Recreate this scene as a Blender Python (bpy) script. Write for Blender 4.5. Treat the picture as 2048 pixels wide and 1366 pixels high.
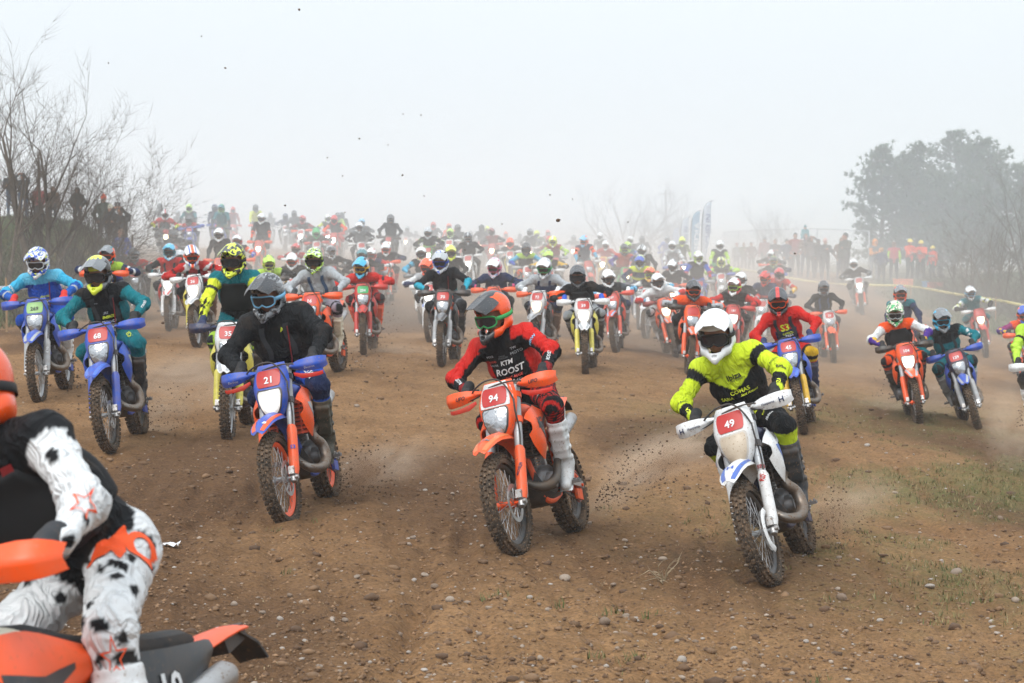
import bpy, bmesh, math, random
import numpy as np
from mathutils import Vector, Matrix, Quaternion
from mathutils.bvhtree import BVHTree

random.seed(7)
RNG = np.random.RandomState(7)
SC = bpy.context.scene
COL = SC.collection
for _o in list(bpy.data.objects):
    bpy.data.objects.remove(_o)

# ------------------------------------------------------------------ camera
F_PX, CX, CY, CAM_H = 3641.0, 1024.0, 683.0, 2.0
HORIZON = 495.0
PITCH = math.atan((CY - HORIZON) / F_PX)
cam_data = bpy.data.cameras.new('camera')
cam_data.lens = 36.0 * F_PX / 2048.0
cam_data.sensor_width = 36.0
cam_data.clip_start = 0.2
cam_data.clip_end = 2000.0
cam_data.dof.use_dof = True
cam_data.dof.focus_distance = 13.0
cam_data.dof.aperture_fstop = 5.6
cam = bpy.data.objects.new('camera', cam_data)
cam.location = (0, 0, CAM_H)
cam.rotation_euler = (math.pi / 2 - PITCH, 0, 0)
COL.objects.link(cam)
SC.camera = cam

# ------------------------------------------------------------------ sky, sun, exposure
SUN_EL, SUN_AZ = math.radians(48), math.radians(205)     # azimuth clockwise from +Y
world = bpy.data.worlds.new('World')
SC.world = world
world.use_nodes = True
wn, wl = world.node_tree.nodes, world.node_tree.links
wn.clear()
w_out = wn.new('ShaderNodeOutputWorld')
w_bg = wn.new('ShaderNodeBackground')
w_sky = wn.new('ShaderNodeTexSky')
w_sky.sky_type = 'NISHITA'
w_sky.sun_disc = False
w_sky.sun_elevation = SUN_EL
w_sky.sun_rotation = SUN_AZ
w_sky.dust_density = 3.0
w_sky.air_density = 1.0
w_mix = wn.new('ShaderNodeMixRGB')                       # overcast: a grey-white cloud sheet hides most of the blue
w_mix.inputs[0].default_value = 0.9
w_mix.inputs[2].default_value = (7.85, 8.4, 8.85, 1)
wl.new(w_sky.outputs[0], w_mix.inputs[1])
# a closed cloud sheet is brighter overhead than at the horizon (standard overcast sky)
w_tc = wn.new('ShaderNodeTexCoord')
w_sep = wn.new('ShaderNodeSeparateXYZ')
wl.new(w_tc.outputs['Generated'], w_sep.inputs[0])
w_lum = wn.new('ShaderNodeMapRange')
for _i, _v in enumerate((0.0, 1.0, 0.80, 1.60)):
    w_lum.inputs[_i + 1].default_value = _v
wl.new(w_sep.outputs[2], w_lum.inputs[0])
w_mul = wn.new('ShaderNodeVectorMath')
w_mul.operation = 'SCALE'
wl.new(w_mix.outputs[0], w_mul.inputs[0])
wl.new(w_lum.outputs[0], w_mul.inputs['Scale'])
wl.new(w_mul.outputs[0], w_bg.inputs[0])
w_bg.inputs[1].default_value = 0.1
wl.new(w_bg.outputs[0], w_out.inputs[0])
sun_data = bpy.data.lights.new('sun', 'SUN')
sun_data.energy = 1.5
sun_data.angle = math.radians(30)
sun_data.color = (1.0, 0.97, 0.93)
sun = bpy.data.objects.new('sun', sun_data)
sd = Vector((math.sin(SUN_AZ) * math.cos(SUN_EL), math.cos(SUN_AZ) * math.cos(SUN_EL), math.sin(SUN_EL)))
sun.rotation_euler = sd.to_track_quat('Z', 'Y').to_euler()
sun.location = sd * 60
COL.objects.link(sun)
SC.view_settings.view_transform = 'Standard'
SC.view_settings.look = 'None'
SC.view_settings.exposure = 0.45
SC.view_settings.gamma = 1.0
SC.view_settings.use_curve_mapping = False
SC.render.engine = 'CYCLES'
SC.cycles.use_denoising = True
SC.cycles.max_bounces = 10
SC.cycles.diffuse_bounces = 3
SC.cycles.glossy_bounces = 3
SC.cycles.transparent_max_bounces = 8
SC.cycles.volume_bounces = 8
SC.cycles.caustics_reflective = False
SC.cycles.caustics_refractive = False

# ------------------------------------------------------------------ pixel <-> place
_cp, _sp = math.cos(PITCH), math.sin(PITCH)
def unproject(u, v, depth):
    """Pixel and depth along the optical axis -> point."""
    a, b = (u - CX) / F_PX * depth, -(v - CY) / F_PX * depth
    return Vector((a, depth * _cp + b * _sp, CAM_H - depth * _sp + b * _cp))
def project(p):
    dx, dy, dz = p[0], p[1], p[2] - CAM_H
    dep = dy * _cp - dz * _sp
    up = dy * _sp + dz * _cp
    return CX + F_PX * dx / dep, CY - F_PX * up / dep, dep

# ------------------------------------------------------------------ colours and materials
def lin(c):
    return c / 12.92 if c <= 0.04045 else ((c + 0.055) / 1.055) ** 2.4
def hexc(h):
    return tuple(lin(int(h[i:i + 2], 16) / 255.0) for i in (0, 2, 4))
COLOURS = dict(black='15171a', charcoal='2b2e32', grey='6f7478', silver='a9aeb2', white='dcdfe0', red='c2231d', maroon='8a1f22',
               orange='f2561a', yellow='d9e63a', gold='e3b52a', blue='1f4fb4', navy='1c2a4e', teal='0d6e78', cyan='3aa9cf',
               green='35a35a', purple='4a2b86', pink='d4577f', khaki='4d4a3b', lime='b4dc4a', brown='6b4a30', skin='a9765b',
               cream='d8d3bf', magenta='8c2a6a', sky='78b6da', denim='35506e', olive='59603a')
def C(n):
    return hexc(COLOURS.get(n, n))
MATS = {}
def nd(nt, typ, **kw):
    n = nt.nodes.new(typ)
    for k, v in kw.items():
        setattr(n, k, v)
    return n
def base_mat(name):
    m = bpy.data.materials.new(name)
    m.use_nodes = True
    nt = m.node_tree
    nt.nodes.clear()
    out = nd(nt, 'ShaderNodeOutputMaterial')
    bs = nd(nt, 'ShaderNodeBsdfPrincipled')
    nt.links.new(bs.outputs[0], out.inputs[0])
    return m, nt, bs, out
def ramp(nt, fac, stops):
    r = nd(nt, 'ShaderNodeValToRGB')
    el = r.color_ramp.elements
    while len(el) < len(stops):
        el.new(0.5)
    for e, (p, c) in zip(el, stops):
        e.position = p
        e.color = c if len(c) == 4 else (*c, 1)
    nt.links.new(fac, r.inputs[0])
    return r.outputs[0]
def noise(nt, co, scale, detail=3.0, rough=0.5, dist=0.0):
    n = nd(nt, 'ShaderNodeTexNoise')
    n.inputs['Scale'].default_value = scale
    n.inputs['Detail'].default_value = detail
    n.inputs['Roughness'].default_value = rough
    n.inputs['Distortion'].default_value = dist
    if co is not None:
        nt.links.new(co, n.inputs['Vector'])
    return n.outputs['Fac']
def mixc(nt, fac, a, b, mode='MIX'):
    m = nd(nt, 'ShaderNodeMixRGB', blend_type=mode)
    for i, x in ((0, fac), (1, a), (2, b)):
        if isinstance(x, (int, float)):
            m.inputs[i].default_value = x
        elif isinstance(x, tuple):
            m.inputs[i].default_value = (*x[:3], 1)
        else:
            nt.links.new(x, m.inputs[i])
    return m.outputs[0]
def bump(nt, bs, h, strength=0.3, dist=0.01):
    b = nd(nt, 'ShaderNodeBump')
    b.inputs['Strength'].default_value = strength
    b.inputs['Distance'].default_value = dist
    nt.links.new(h, b.inputs['Height'])
    nt.links.new(b.outputs[0], bs.inputs['Normal'])
DUST = (0.24, 0.155, 0.095)
def add_dirt(nt, bs, col, amount, rough):
    """Dust film and mud spatter over a base colour."""
    tc = nd(nt, 'ShaderNodeTexCoord').outputs['Object']
    film = ramp(nt, noise(nt, tc, 9, 5, 0.65), [(0.42, (0, 0, 0)), (0.8, (amount, amount, amount))])
    spots = ramp(nt, noise(nt, tc, 70, 2, 0.5), [(0.66 - 0.06 * amount, (0, 0, 0)), (0.70 - 0.06 * amount, (1, 1, 1))])
    sp2 = mixc(nt, 1.0, spots, (min(1, amount * 1.3),) * 3, 'MULTIPLY')
    f = mixc(nt, 1.0, film, sp2, 'LIGHTEN')
    c = mixc(nt, f, col, DUST)
    nt.links.new(c, bs.inputs['Base Color'])
    r = nd(nt, 'ShaderNodeMath', operation='MULTIPLY_ADD')
    nt.links.new(f, r.inputs[0])
    r.inputs[1].default_value = 0.5
    r.inputs[2].default_value = rough
    r.use_clamp = True
    nt.links.new(r.outputs[0], bs.inputs['Roughness'])
def paint(col, rough=0.38, dirt=0.3, metal=0.0, spec=0.5):
    """Plastic, paint or bare metal, with dirt."""
    rgb = C(col) if isinstance(col, str) else col
    key = ('paint', tuple(round(x, 3) for x in rgb), rough, dirt, metal)
    if key not in MATS:
        m, nt, bs, out = base_mat('paint')
        bs.inputs['Metallic'].default_value = metal
        bs.inputs['Specular IOR Level'].default_value = spec
        c = nd(nt, 'ShaderNodeRGB')
        c.outputs[0].default_value = (*rgb, 1)
        if dirt > 0:
            add_dirt(nt, bs, c.outputs[0], dirt, rough)
        else:
            nt.links.new(c.outputs[0], bs.inputs['Base Color'])
            bs.inputs['Roughness'].default_value = rough
        MATS[key] = m
    return MATS[key]
def helmet_paint(c1, c2, c3, pat, seed):
    key = ('helmet', c1, c2, c3, pat, seed if pat in ('camo', 'splash') else 0)
    if key in MATS:
        return MATS[key]
    m, nt, bs, out = base_mat('helmet_paint')
    tc = nd(nt, 'ShaderNodeTexCoord').outputs['Object']
    a, b, c = C(c1), C(c2), C(c3)
    sep = nd(nt, 'ShaderNodeSeparateXYZ')
    nt.links.new(tc, sep.inputs[0])
    ab = nd(nt, 'ShaderNodeMath', operation='ABSOLUTE')
    nt.links.new(sep.outputs[1], ab.inputs[0])
    if pat == 'plain':
        v = nd(nt, 'ShaderNodeRGB'); v.outputs[0].default_value = (*a, 1); col = v.outputs[0]
    elif pat == 'stripe':        # centre stripe in c2, trim in c3
        f = ramp(nt, ab.outputs[0], [(0.0, (1, 1, 1)), (0.022, (1, 1, 1)), (0.024, (0, 0, 0))])
        g = ramp(nt, ab.outputs[0], [(0.04, (0, 0, 0)), (0.042, (1, 1, 1)), (0.058, (1, 1, 1)), (0.06, (0, 0, 0))])
        col = mixc(nt, g, mixc(nt, f, a, b), c)
    elif pat == 'side':          # flanks in c2, low edge in c3
        n = noise(nt, tc, 7, 1)
        s = nd(nt, 'ShaderNodeMath', operation='MULTIPLY_ADD')
        nt.links.new(n, s.inputs[0]); s.inputs[1].default_value = 0.16
        nt.links.new(ab.outputs[0], s.inputs[2])
        f = ramp(nt, s.outputs[0], [(0.140, (0, 0, 0)), (0.145, (1, 1, 1))])
        g = ramp(nt, s.outputs[0], [(0.178, (0, 0, 0)), (0.182, (1, 1, 1))])
        col = mixc(nt, g, mixc(nt, f, a, b), c)
    else:                        # camo / splash graphics
        mp = nd(nt, 'ShaderNodeMapping')
        mp.inputs['Location'].default_value = (seed * 1.7, seed * 0.9, 0)
        mp.inputs['Scale'].default_value = (0.6, 1, 1.2)
        nt.links.new(tc, mp.inputs[0])
        sc_ = 16 if pat == 'camo' else 26
        n1 = noise(nt, mp.outputs[0], sc_, 1.5, 0.5, 1.5)
        n2 = noise(nt, mp.outputs[0], sc_ * 0.7, 1, 0.5, 2.5)
        f = ramp(nt, n1, [(0.5, (0, 0, 0)), (0.515, (1, 1, 1))])
        g = ramp(nt, n2, [(0.60, (0, 0, 0)), (0.615, (1, 1, 1))])
        col = mixc(nt, g, mixc(nt, f, a, b), c)
    add_dirt(nt, bs, col, 0.16, 0.25)
    bs.inputs['Coat Weight'].default_value = 0.25
    MATS[key] = m
    return m
def simple(name, rgb, rough=0.6, metal=0.0, emit=0.0, alpha=None):
    rgb = C(rgb) if isinstance(rgb, str) else rgb
    key = (name, tuple(rgb), rough, metal, emit)
    if key not in MATS:
        m, nt, bs, out = base_mat(name)
        tc = nd(nt, 'ShaderNodeTexCoord').outputs['Object']
        n = ramp(nt, noise(nt, tc, 14, 3), [(0.2, (0.78,) * 3), (0.8, (1.12,) * 3)])
        nt.links.new(mixc(nt, 1.0, n, tuple(rgb), 'MULTIPLY'), bs.inputs['Base Color'])
        bs.inputs['Roughness'].default_value = rough
        bs.inputs['Metallic'].default_value = metal
        if emit:
            bs.inputs['Emission Color'].default_value = (*rgb, 1)
            bs.inputs['Emission Strength'].default_value = emit
        MATS[key] = m
    return MATS[key]
def cloth_mat():
    if 'cloth' not in MATS:
        m, nt, bs, out = base_mat('cloth')
        at = nd(nt, 'ShaderNodeAttribute', attribute_name='Col')
        tc = nd(nt, 'ShaderNodeTexCoord').outputs['Object']
        n = ramp(nt, noise(nt, tc, 6, 5, 0.6), [(0.25, (0.86,) * 3), (0.75, (1.06,) * 3)])
        col = mixc(nt, 1.0, at.outputs['Color'], n, 'MULTIPLY')
        film = ramp(nt, noise(nt, tc, 5, 6, 0.7), [(0.5, (0, 0, 0)), (0.85, (0.22,) * 3)])
        nt.links.new(mixc(nt, film, col, DUST), bs.inputs['Base Color'])
        bs.inputs['Roughness'].default_value = 0.82
        bs.inputs['Specular IOR Level'].default_value = 0.25
        # creases: stretched, ridged noise, with the weave on top
        mp = nd(nt, 'ShaderNodeMapping'); mp.inputs['Scale'].default_value = (1.0, 1.6, 0.8); mp.inputs['Rotation'].default_value = (0.5, 0.3, 0.7)
        nt.links.new(tc, mp.inputs[0])
        n1 = noise(nt, mp.outputs[0], 8, 2, 0.5, 1.6)
        rd = ramp(nt, n1, [(0.30, (0, 0, 0)), (0.50, (1, 1, 1)), (0.56, (0.55,) * 3), (0.75, (0.15,) * 3)])
        wv = mixc(nt, 0.06, rd, noise(nt, tc, 260, 1, 0.5))
        bump(nt, bs, wv, 0.6, 0.026)
        MATS['cloth'] = m
    return MATS['cloth']
def glass_mat(kind):
    """Goggle lens / headlight glass."""
    key = ('glass', kind)
    if key not in MATS:
        m, nt, bs, out = base_mat('glass')
        tint = {'clear': (0.55, 0.6, 0.62), 'smoke': (0.05, 0.05, 0.055), 'blue': (0.03, 0.10, 0.22), 'orange': (0.25, 0.07, 0.02), 'lamp': (0.75, 0.78, 0.8)}[kind]
        bs.inputs['Base Color'].default_value = (*tint, 1)
        bs.inputs['Roughness'].default_value = 0.06
        tr = nd(nt, 'ShaderNodeBsdfTransparent')
        tr.inputs[0].default_value = (0.7, 0.7, 0.7, 1) if kind != 'lamp' else (0.95, 0.95, 0.95, 1)
        mx = nd(nt, 'ShaderNodeMixShader')
        mx.inputs[0].default_value = {'clear': 0.35, 'lamp': 0.22}.get(kind, 0.72)
        nt.links.new(tr.outputs[0], mx.inputs[1])
        nt.links.new(bs.outputs[0], mx.inputs[2])
        nt.links.new(mx.outputs[0], out.inputs[0])
        MATS[key] = m
    return MATS[key]
def lamp_mat(warm, strength):
    """A lit headlight: a hot spot in the middle of the glass (object coordinates of the motorcycle)."""
    key = ('lamp', warm, strength)
    if key not in MATS:
        m, nt, bs, out = base_mat('lit_lamp')
        c = (1.0, 0.78, 0.48) if warm else (1.0, 0.95, 0.84)
        tc = nd(nt, 'ShaderNodeTexCoord').outputs['Object']
        dd = nd(nt, 'ShaderNodeVectorMath', operation='DISTANCE')
        nt.links.new(tc, dd.inputs[0]); dd.inputs[1].default_value = (-0.145, 0, 0.905)
        f = ramp(nt, dd.outputs['Value'], [(0.0, (1,) * 3), (0.035, (0.75,) * 3), (0.085, (0.16,) * 3), (0.12, (0.08,) * 3)])
        bs.inputs['Base Color'].default_value = (0.5, 0.5, 0.48, 1)
        bs.inputs['Roughness'].default_value = 0.15
        bs.inputs['Emission Color'].default_value = (*c, 1)
        n = ramp(nt, noise(nt, tc, 45, 2), [(0.3, (0.7,) * 3), (0.7, (1.2,) * 3)])
        mu = nd(nt, 'ShaderNodeMath', operation='MULTIPLY')
        nt.links.new(mixc(nt, 1.0, f, n, 'MULTIPLY'), mu.inputs[0]); mu.inputs[1].default_value = strength
        nt.links.new(mu.outputs[0], bs.inputs['Emission Strength'])
        MATS[key] = m
    return MATS[key]
def unlit_lamp():
    """Clear glass over a faceted reflector."""
    if 'unlit' not in MATS:
        m, nt, bs, out = base_mat('headlight_glass')
        tc = nd(nt, 'ShaderNodeTexCoord').outputs['Object']
        vo = nd(nt, 'ShaderNodeTexVoronoi'); vo.inputs['Scale'].default_value = 38
        nt.links.new(tc, vo.inputs['Vector'])
        c = ramp(nt, noise(nt, tc, 16, 2, 0.5, 1.0), [(0.35, (0.26, 0.27, 0.28)), (0.52, (0.48, 0.50, 0.52)), (0.7, (0.34, 0.35, 0.37))])
        nt.links.new(c, bs.inputs['Base Color'])
        bs.inputs['Metallic'].default_value = 0.75
        bs.inputs['Roughness'].default_value = 0.18
        bs.inputs['Coat Weight'].default_value = 0.7
        bump(nt, bs, vo.outputs['Distance'], 0.22, 0.01)
        MATS['unlit'] = m
    return MATS['unlit']

# ------------------------------------------------------------------ mesh helpers
class MB:
    """Collects shapes into one mesh."""
    def __init__(self):
        self.v, self.f, self.flat = [], [], []
    def add(self, vs, fs, smooth=True):
        k = len(self.v)
        self.v.extend([tuple(map(float, p)) for p in vs])
        self.f.extend([tuple(int(i) + k for i in f) for f in fs])
        self.flat.extend([not smooth] * len(fs))
        return self
    def box(self, c, s, m=None, smooth=False):
        c, (a, b, d) = Vector(c), (s[0] / 2, s[1] / 2, s[2] / 2)
        P = [Vector((x, y, z)) for x in (-a, a) for y in (-b, b) for z in (-d, d)]
        if m is not None:
            P = [m @ p for p in P]
        self.add([c + p for p in P], [(0, 1, 3, 2), (4, 6, 7, 5), (0, 4, 5, 1), (2, 3, 7, 6), (0, 2, 6, 4), (1, 5, 7, 3)], smooth)
        return self
    def tube(self, pts, r, n=8, cap=True, flat=(1.0, 1.0)):
        pts = [Vector(p) for p in pts]
        rs = r if isinstance(r, (list, tuple)) else [r] * len(pts)
        vs, fs = [], []
        T = [(pts[min(i + 1, len(pts) - 1)] - pts[max(i - 1, 0)]).normalized() for i in range(len(pts))]
        up = Vector((0, 0, 1)) if abs(T[0].z) < 0.9 else Vector((0, 1, 0))
        x = T[0].cross(up).normalized()
        for i, p in enumerate(pts):
            x = (x - T[i] * x.dot(T[i])).normalized()
            y = T[i].cross(x)
            for k in range(n):
                a = 2 * math.pi * k / n
                vs.append(p + (x * math.cos(a) * flat[0] + y * math.sin(a) * flat[1]) * rs[i])
        for i in range(len(pts) - 1):
            for k in range(n):
                a, b = i * n + k, i * n + (k + 1) % n
                fs.append((a, b, b + n, a + n))
        if cap:
            fs.append(tuple(range(n - 1, -1, -1)))
            fs.append(tuple(range((len(pts) - 1) * n, len(pts) * n)))
        self.add(vs, fs)
        return self
    def lathe(self, prof, c, axis='y', n=24, closed=False):
        """prof: (radius, offset along axis)."""
        vs, fs = [], []
        m = len(prof)
        for k in range(n):
            a = 2 * math.pi * k / n
            for r, o in prof:
                p = (r * math.cos(a), o, r * math.sin(a)) if axis == 'y' else ((o, r * math.cos(a), r * math.sin(a)) if axis == 'x' else (r * math.cos(a), r * math.sin(a), o))
                vs.append((c[0] + p[0], c[1] + p[1], c[2] + p[2]))
        for k in range(n):
            for j in range(m if closed else m - 1):
                a, b = k * m + j, k * m + (j + 1) % m
                c_, d = ((k + 1) % n) * m + (j + 1) % m, ((k + 1) % n) * m + j
                fs.append((a, b, c_, d))
        self.add(vs, fs)
        return self
    def sheet(self, grid, th):
        """grid: rows x cols of points; a curved plate with thickness."""
        G = np.array(grid, dtype=float)
        n, m = G.shape[:2]
        du = np.gradient(G, axis=0); dv = np.gradient(G, axis=1)
        N = np.cross(du, dv)
        N /= np.linalg.norm(N, axis=2, keepdims=True) + 1e-9
        A, B = (G + N * th / 2).reshape(-1, 3), (G - N * th / 2).reshape(-1, 3)
        k = n * m
        fs = []
        for i in range(n - 1):
            for j in range(m - 1):
                a = i * m + j
                fs.append((a, a + m, a + m + 1, a + 1))
                fs.append((k + a, k + a + 1, k + a + m + 1, k + a + m))
        rim = [j for j in range(m)] + [i * m + m - 1 for i in range(1, n)] + [(n - 1) * m + j for j in range(m - 2, -1, -1)] + [i * m for i in range(n - 2, 0, -1)]
        self.add(np.vstack([A, B]), fs)
        kk = len(self.v) - 2 * k
        for a, b in zip(rim, rim[1:] + rim[:1]):
            self.f.append((kk + a, kk + b, kk + k + b, kk + k + a)); self.flat.append(True)
        return self
    def loft(self, secs, cap=True):
        n = len(secs[0])
        vs = [p for s in secs for p in s]
        fs = []
        for i in range(len(secs) - 1):
            for k in range(n):
                a, b = i * n + k, i * n + (k + 1) % n
                fs.append((a, b, b + n, a + n))
        if cap:
            fs.append(tuple(range(n - 1, -1, -1)))
            fs.append(tuple(range((len(secs) - 1) * n, len(secs) * n)))
        self.add(vs, fs)
        return self
    def blob(self, c, r, seed=0, n=1, m=None):
        bm = bmesh.new()
        bmesh.ops.create_icosphere(bm, subdivisions=n, radius=1.0)
        rr = random.Random(seed)
        vs = []
        for v in bm.verts:
            k = 0.78 + 0.44 * rr.random()
            p = Vector((v.co.x * r[0] * k, v.co.y * r[1] * k, v.co.z * r[2] * k))
            vs.append(Vector(c) + (m @ p if m else p))
        fs = [[v.index for v in f.verts] for f in bm.faces]
        bm.free()
        return self.add(vs, fs, True)
    def mesh(self, name, mat=None, sharp=35):
        me = bpy.data.meshes.new(name)
        me.from_pydata(self.v, [], self.f)
        fix_normals(me)
        me.polygons.foreach_set('use_smooth', [not x for x in self.flat])
        if sharp:
            me.set_sharp_from_angle(angle=math.radians(sharp))
        if mat:
            me.materials.append(mat)
        return me
def fix_normals(me):
    bm = bmesh.new(); bm.from_mesh(me)
    bmesh.ops.recalc_face_normals(bm, faces=bm.faces)
    bm.to_mesh(me); bm.free()
def rrect(w, h, r, n=4):
    """Rounded rectangle outline, half sizes w, h."""
    P = []
    for cx_, cy_, a0 in ((w - r, h - r, 0), (-w + r, h - r, 90), (-w + r, -h + r, 180), (w - r, -h + r, 270)):
        for k in range(n + 1):
            a = math.radians(a0 + 90 * k / n)
            P.append((cx_ + r * math.cos(a), cy_ + r * math.sin(a)))
    return P
def link(name, data, parent=None, mat=None, m=None):
    o = bpy.data.objects.new(name, data)
    COL.objects.link(o)
    if mat is not None and data is not None and not data.materials:
        data.materials.append(mat)
    if parent is not None:
        o.parent = parent
    if m is not None:
        if parent is None:
            o.matrix_world = m
        else:
            o.matrix_local = m
    return o
def tag(o, label=None, cat=None, group=None, kind=None):
    for k, v in (('label', label), ('category', cat), ('group', group), ('kind', kind)):
        if v:
            o[k] = v
    return o

# ------------------------------------------------------------------ implicit surfaces -> one continuous mesh
def surface_nets(f, lo, hi, h):
    lo, hi = np.array(lo, np.float32), np.array(hi, np.float32)
    n = np.ceil((hi - lo) / h).astype(int) + 1
    ax = [lo[i] + h * np.arange(n[i], dtype=np.float32) for i in range(3)]
    X, Y, Z = np.meshgrid(*ax, indexing='ij')
    V = f(np.stack([X, Y, Z], -1).reshape(-1, 3)).reshape(n)
    S = V < 0
    cn = tuple(n - 1)
    cnt = np.zeros(cn, np.float32)
    acc = np.zeros(cn + (3,), np.float32)
    corner = lambda a, i, j, k: a[i:i + cn[0], j:j + cn[1], k:k + cn[2]]
    for axis in range(3):
        o1, o2 = [q for q in range(3) if q != axis]
        for p in (0, 1):
            for q in (0, 1):
                a = [0, 0, 0]; a[o1] = p; a[o2] = q
                b = list(a); b[axis] = 1
                va, vb = corner(V, *a), corner(V, *b)
                cr = (va < 0) != (vb < 0)
                t = np.where(cr, va / np.where(cr, va - vb, 1), 0)
                cnt += cr
                for c in range(3):
                    acc[..., c] += np.where(cr, (t if c == axis else a[c]), 0)
    has = cnt > 0
    idx = np.full(cn, -1, int)
    I = np.argwhere(has)
    idx[has] = np.arange(len(I))
    P = lo + h * (I + acc[has] / cnt[has][:, None])
    F = []
    for axis in range(3):
        o1, o2 = [q for q in range(3) if q != axis]
        s1 = [slice(None)] * 3; s1[axis] = slice(0, -1)
        s2 = [slice(None)] * 3; s2[axis] = slice(1, None)
        ch = S[tuple(s1)] != S[tuple(s2)]
        E = np.argwhere(ch)
        ok = (E[:, o1] > 0) & (E[:, o2] > 0) & (E[:, o1] < cn[o1]) & (E[:, o2] < cn[o2])
        E = E[ok]
        ins = S[tuple(E.T)]
        q = []
        for d1, d2 in ((-1, -1), (0, -1), (0, 0), (-1, 0)):
            D = E.copy(); D[:, o1] += d1; D[:, o2] += d2
            q.append(idx[tuple(D.T)])
        q = np.stack(q, 1)
        flip = ins if axis != 1 else ~ins
        q[~flip] = q[~flip][:, ::-1]
        F.append(q)
    return P, np.vstack(F)
def np_mesh(name, P, F, col=None, smooth=True):
    me = bpy.data.meshes.new(name)
    me.vertices.add(len(P)); me.vertices.foreach_set('co', np.asarray(P, np.float32).ravel())
    k = F.shape[1]
    me.loops.add(F.size); me.loops.foreach_set('vertex_index', F.astype(np.int32).ravel())
    me.polygons.add(len(F)); me.polygons.foreach_set('loop_start', np.arange(0, F.size, k, dtype=np.int32))
    me.polygons.foreach_set('use_smooth', np.full(len(F), smooth))
    me.update(calc_edges=True)
    if col is not None:
        a = me.color_attributes.new('Col', 'FLOAT_COLOR', 'POINT')
        a.data.foreach_set('color', np.hstack([col, np.ones((len(P), 1))]).astype(np.float32).ravel())
    return me
def vnormals(P, F):
    N = np.zeros_like(P)
    e = np.cross(P[F[:, 2]] - P[F[:, 0]], P[F[:, 3]] - P[F[:, 1]])
    for k in range(4):
        np.add.at(N, F[:, k], e)
    return N / (np.linalg.norm(N, axis=1, keepdims=True) + 1e-9)
def relax(P, F, it=1, w=0.5):
    for _ in range(it):
        A = np.zeros_like(P); n = np.zeros(len(P))
        for k in range(4):
            for d in (1, 3):
                np.add.at(A, F[:, k], P[F[:, (k + d) % 4]])
            np.add.at(n, F[:, k], 2)
        P = P * (1 - w) + w * A / n[:, None]
    return P
def smin(a, b, k):
    h = np.clip(0.5 + 0.5 * (b - a) / k, 0, 1)
    return b + (a - b) * h - k * h * (1 - h)
def cap_d(P, a, b, r1, r2, lat=None, kl=1.0):
    a, b = np.asarray(a, np.float32), np.asarray(b, np.float32)
    ab = b - a
    t = np.clip((P - a) @ ab / (ab @ ab + 1e-9), 0, 1)
    q = P - (a + t[:, None] * ab)
    if lat is not None and kl != 1.0:
        l = q @ lat
        q = q - l[:, None] * lat * (1 - 1 / kl)
    return np.sqrt((q * q).sum(1)) - (r1 + t * (r2 - r1)), t
def ell_d(P, c, r):
    q = (P - np.array(c, np.float32)) / np.array(r, np.float32)
    k = np.sqrt((q * q).sum(1))
    return (k - 1) * min(r)
def box_d(P, c, h):
    q = np.abs(P - np.array(c, np.float32)) - np.array(h, np.float32)
    return np.maximum(q, 0).__pow__(2).sum(1) ** 0.5 + np.minimum(q.max(1), 0)

# ------------------------------------------------------------------ numpy noise for terrain
_perm = RNG.rand(256, 256).astype(np.float32)
def vnoise(x, y):
    xi, yi = np.floor(x).astype(int), np.floor(y).astype(int)
    fx, fy = x - xi, y - yi
    fx, fy = fx * fx * (3 - 2 * fx), fy * fy * (3 - 2 * fy)
    g = lambda i, j: _perm[i & 255, j & 255]
    return (g(xi, yi) * (1 - fx) + g(xi + 1, yi) * fx) * (1 - fy) + (g(xi, yi + 1) * (1 - fx) + g(xi + 1, yi + 1) * fx) * fy - 0.5
def sstep(a, b, x):
    t = np.clip((x - a) / (b - a), 0, 1)
    return t * t * (3 - 2 * t)

# ------------------------------------------------------------------ lettering (all made first, in an empty scene)
TEXTS = {}
def prepare_texts(strings):
    objs = []
    for s in strings:
        c = bpy.data.curves.new('lettering', 'FONT')
        c.body = s.split('|')[0]
        st = s.split('|')[1] if '|' in s else ''
        c.align_x, c.align_y = 'CENTER', 'CENTER'
        c.resolution_u = 2
        c.offset = 0.022 if 'b' in st else 0.0
        c.shear = 0.3 if 'i' in st else 0.0
        o = bpy.data.objects.new('lettering', c); COL.objects.link(o); objs.append((s, o))
    bpy.context.view_layer.update()
    dg = bpy.context.evaluated_depsgraph_get()
    for s, o in objs:
        me = bpy.data.meshes.new_from_object(o.evaluated_get(dg))
        bm = bmesh.new(); bm.from_mesh(me)
        bmesh.ops.triangulate(bm, faces=bm.faces)
        for _ in range(2):
            long_e = [e for e in bm.edges if e.calc_length() > 0.28]
            if long_e:
                bmesh.ops.subdivide_edges(bm, edges=long_e, cuts=1)
                bmesh.ops.triangulate(bm, faces=bm.faces)
        V = np.array([v.co[:] for v in bm.verts]).reshape(-1, 3)
        F = [[v.index for v in f.verts] for f in bm.faces]
        bm.free()
        mn, mx = V.min(0), V.max(0)
        V = V - (mn + mx) / 2
        TEXTS[s] = (V / (mx[1] - mn[1]), F, (mx[0] - mn[0]) / (mx[1] - mn[1]))
        bpy.data.meshes.remove(me)
        c = o.data
        bpy.data.objects.remove(o); bpy.data.curves.remove(c)
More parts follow.
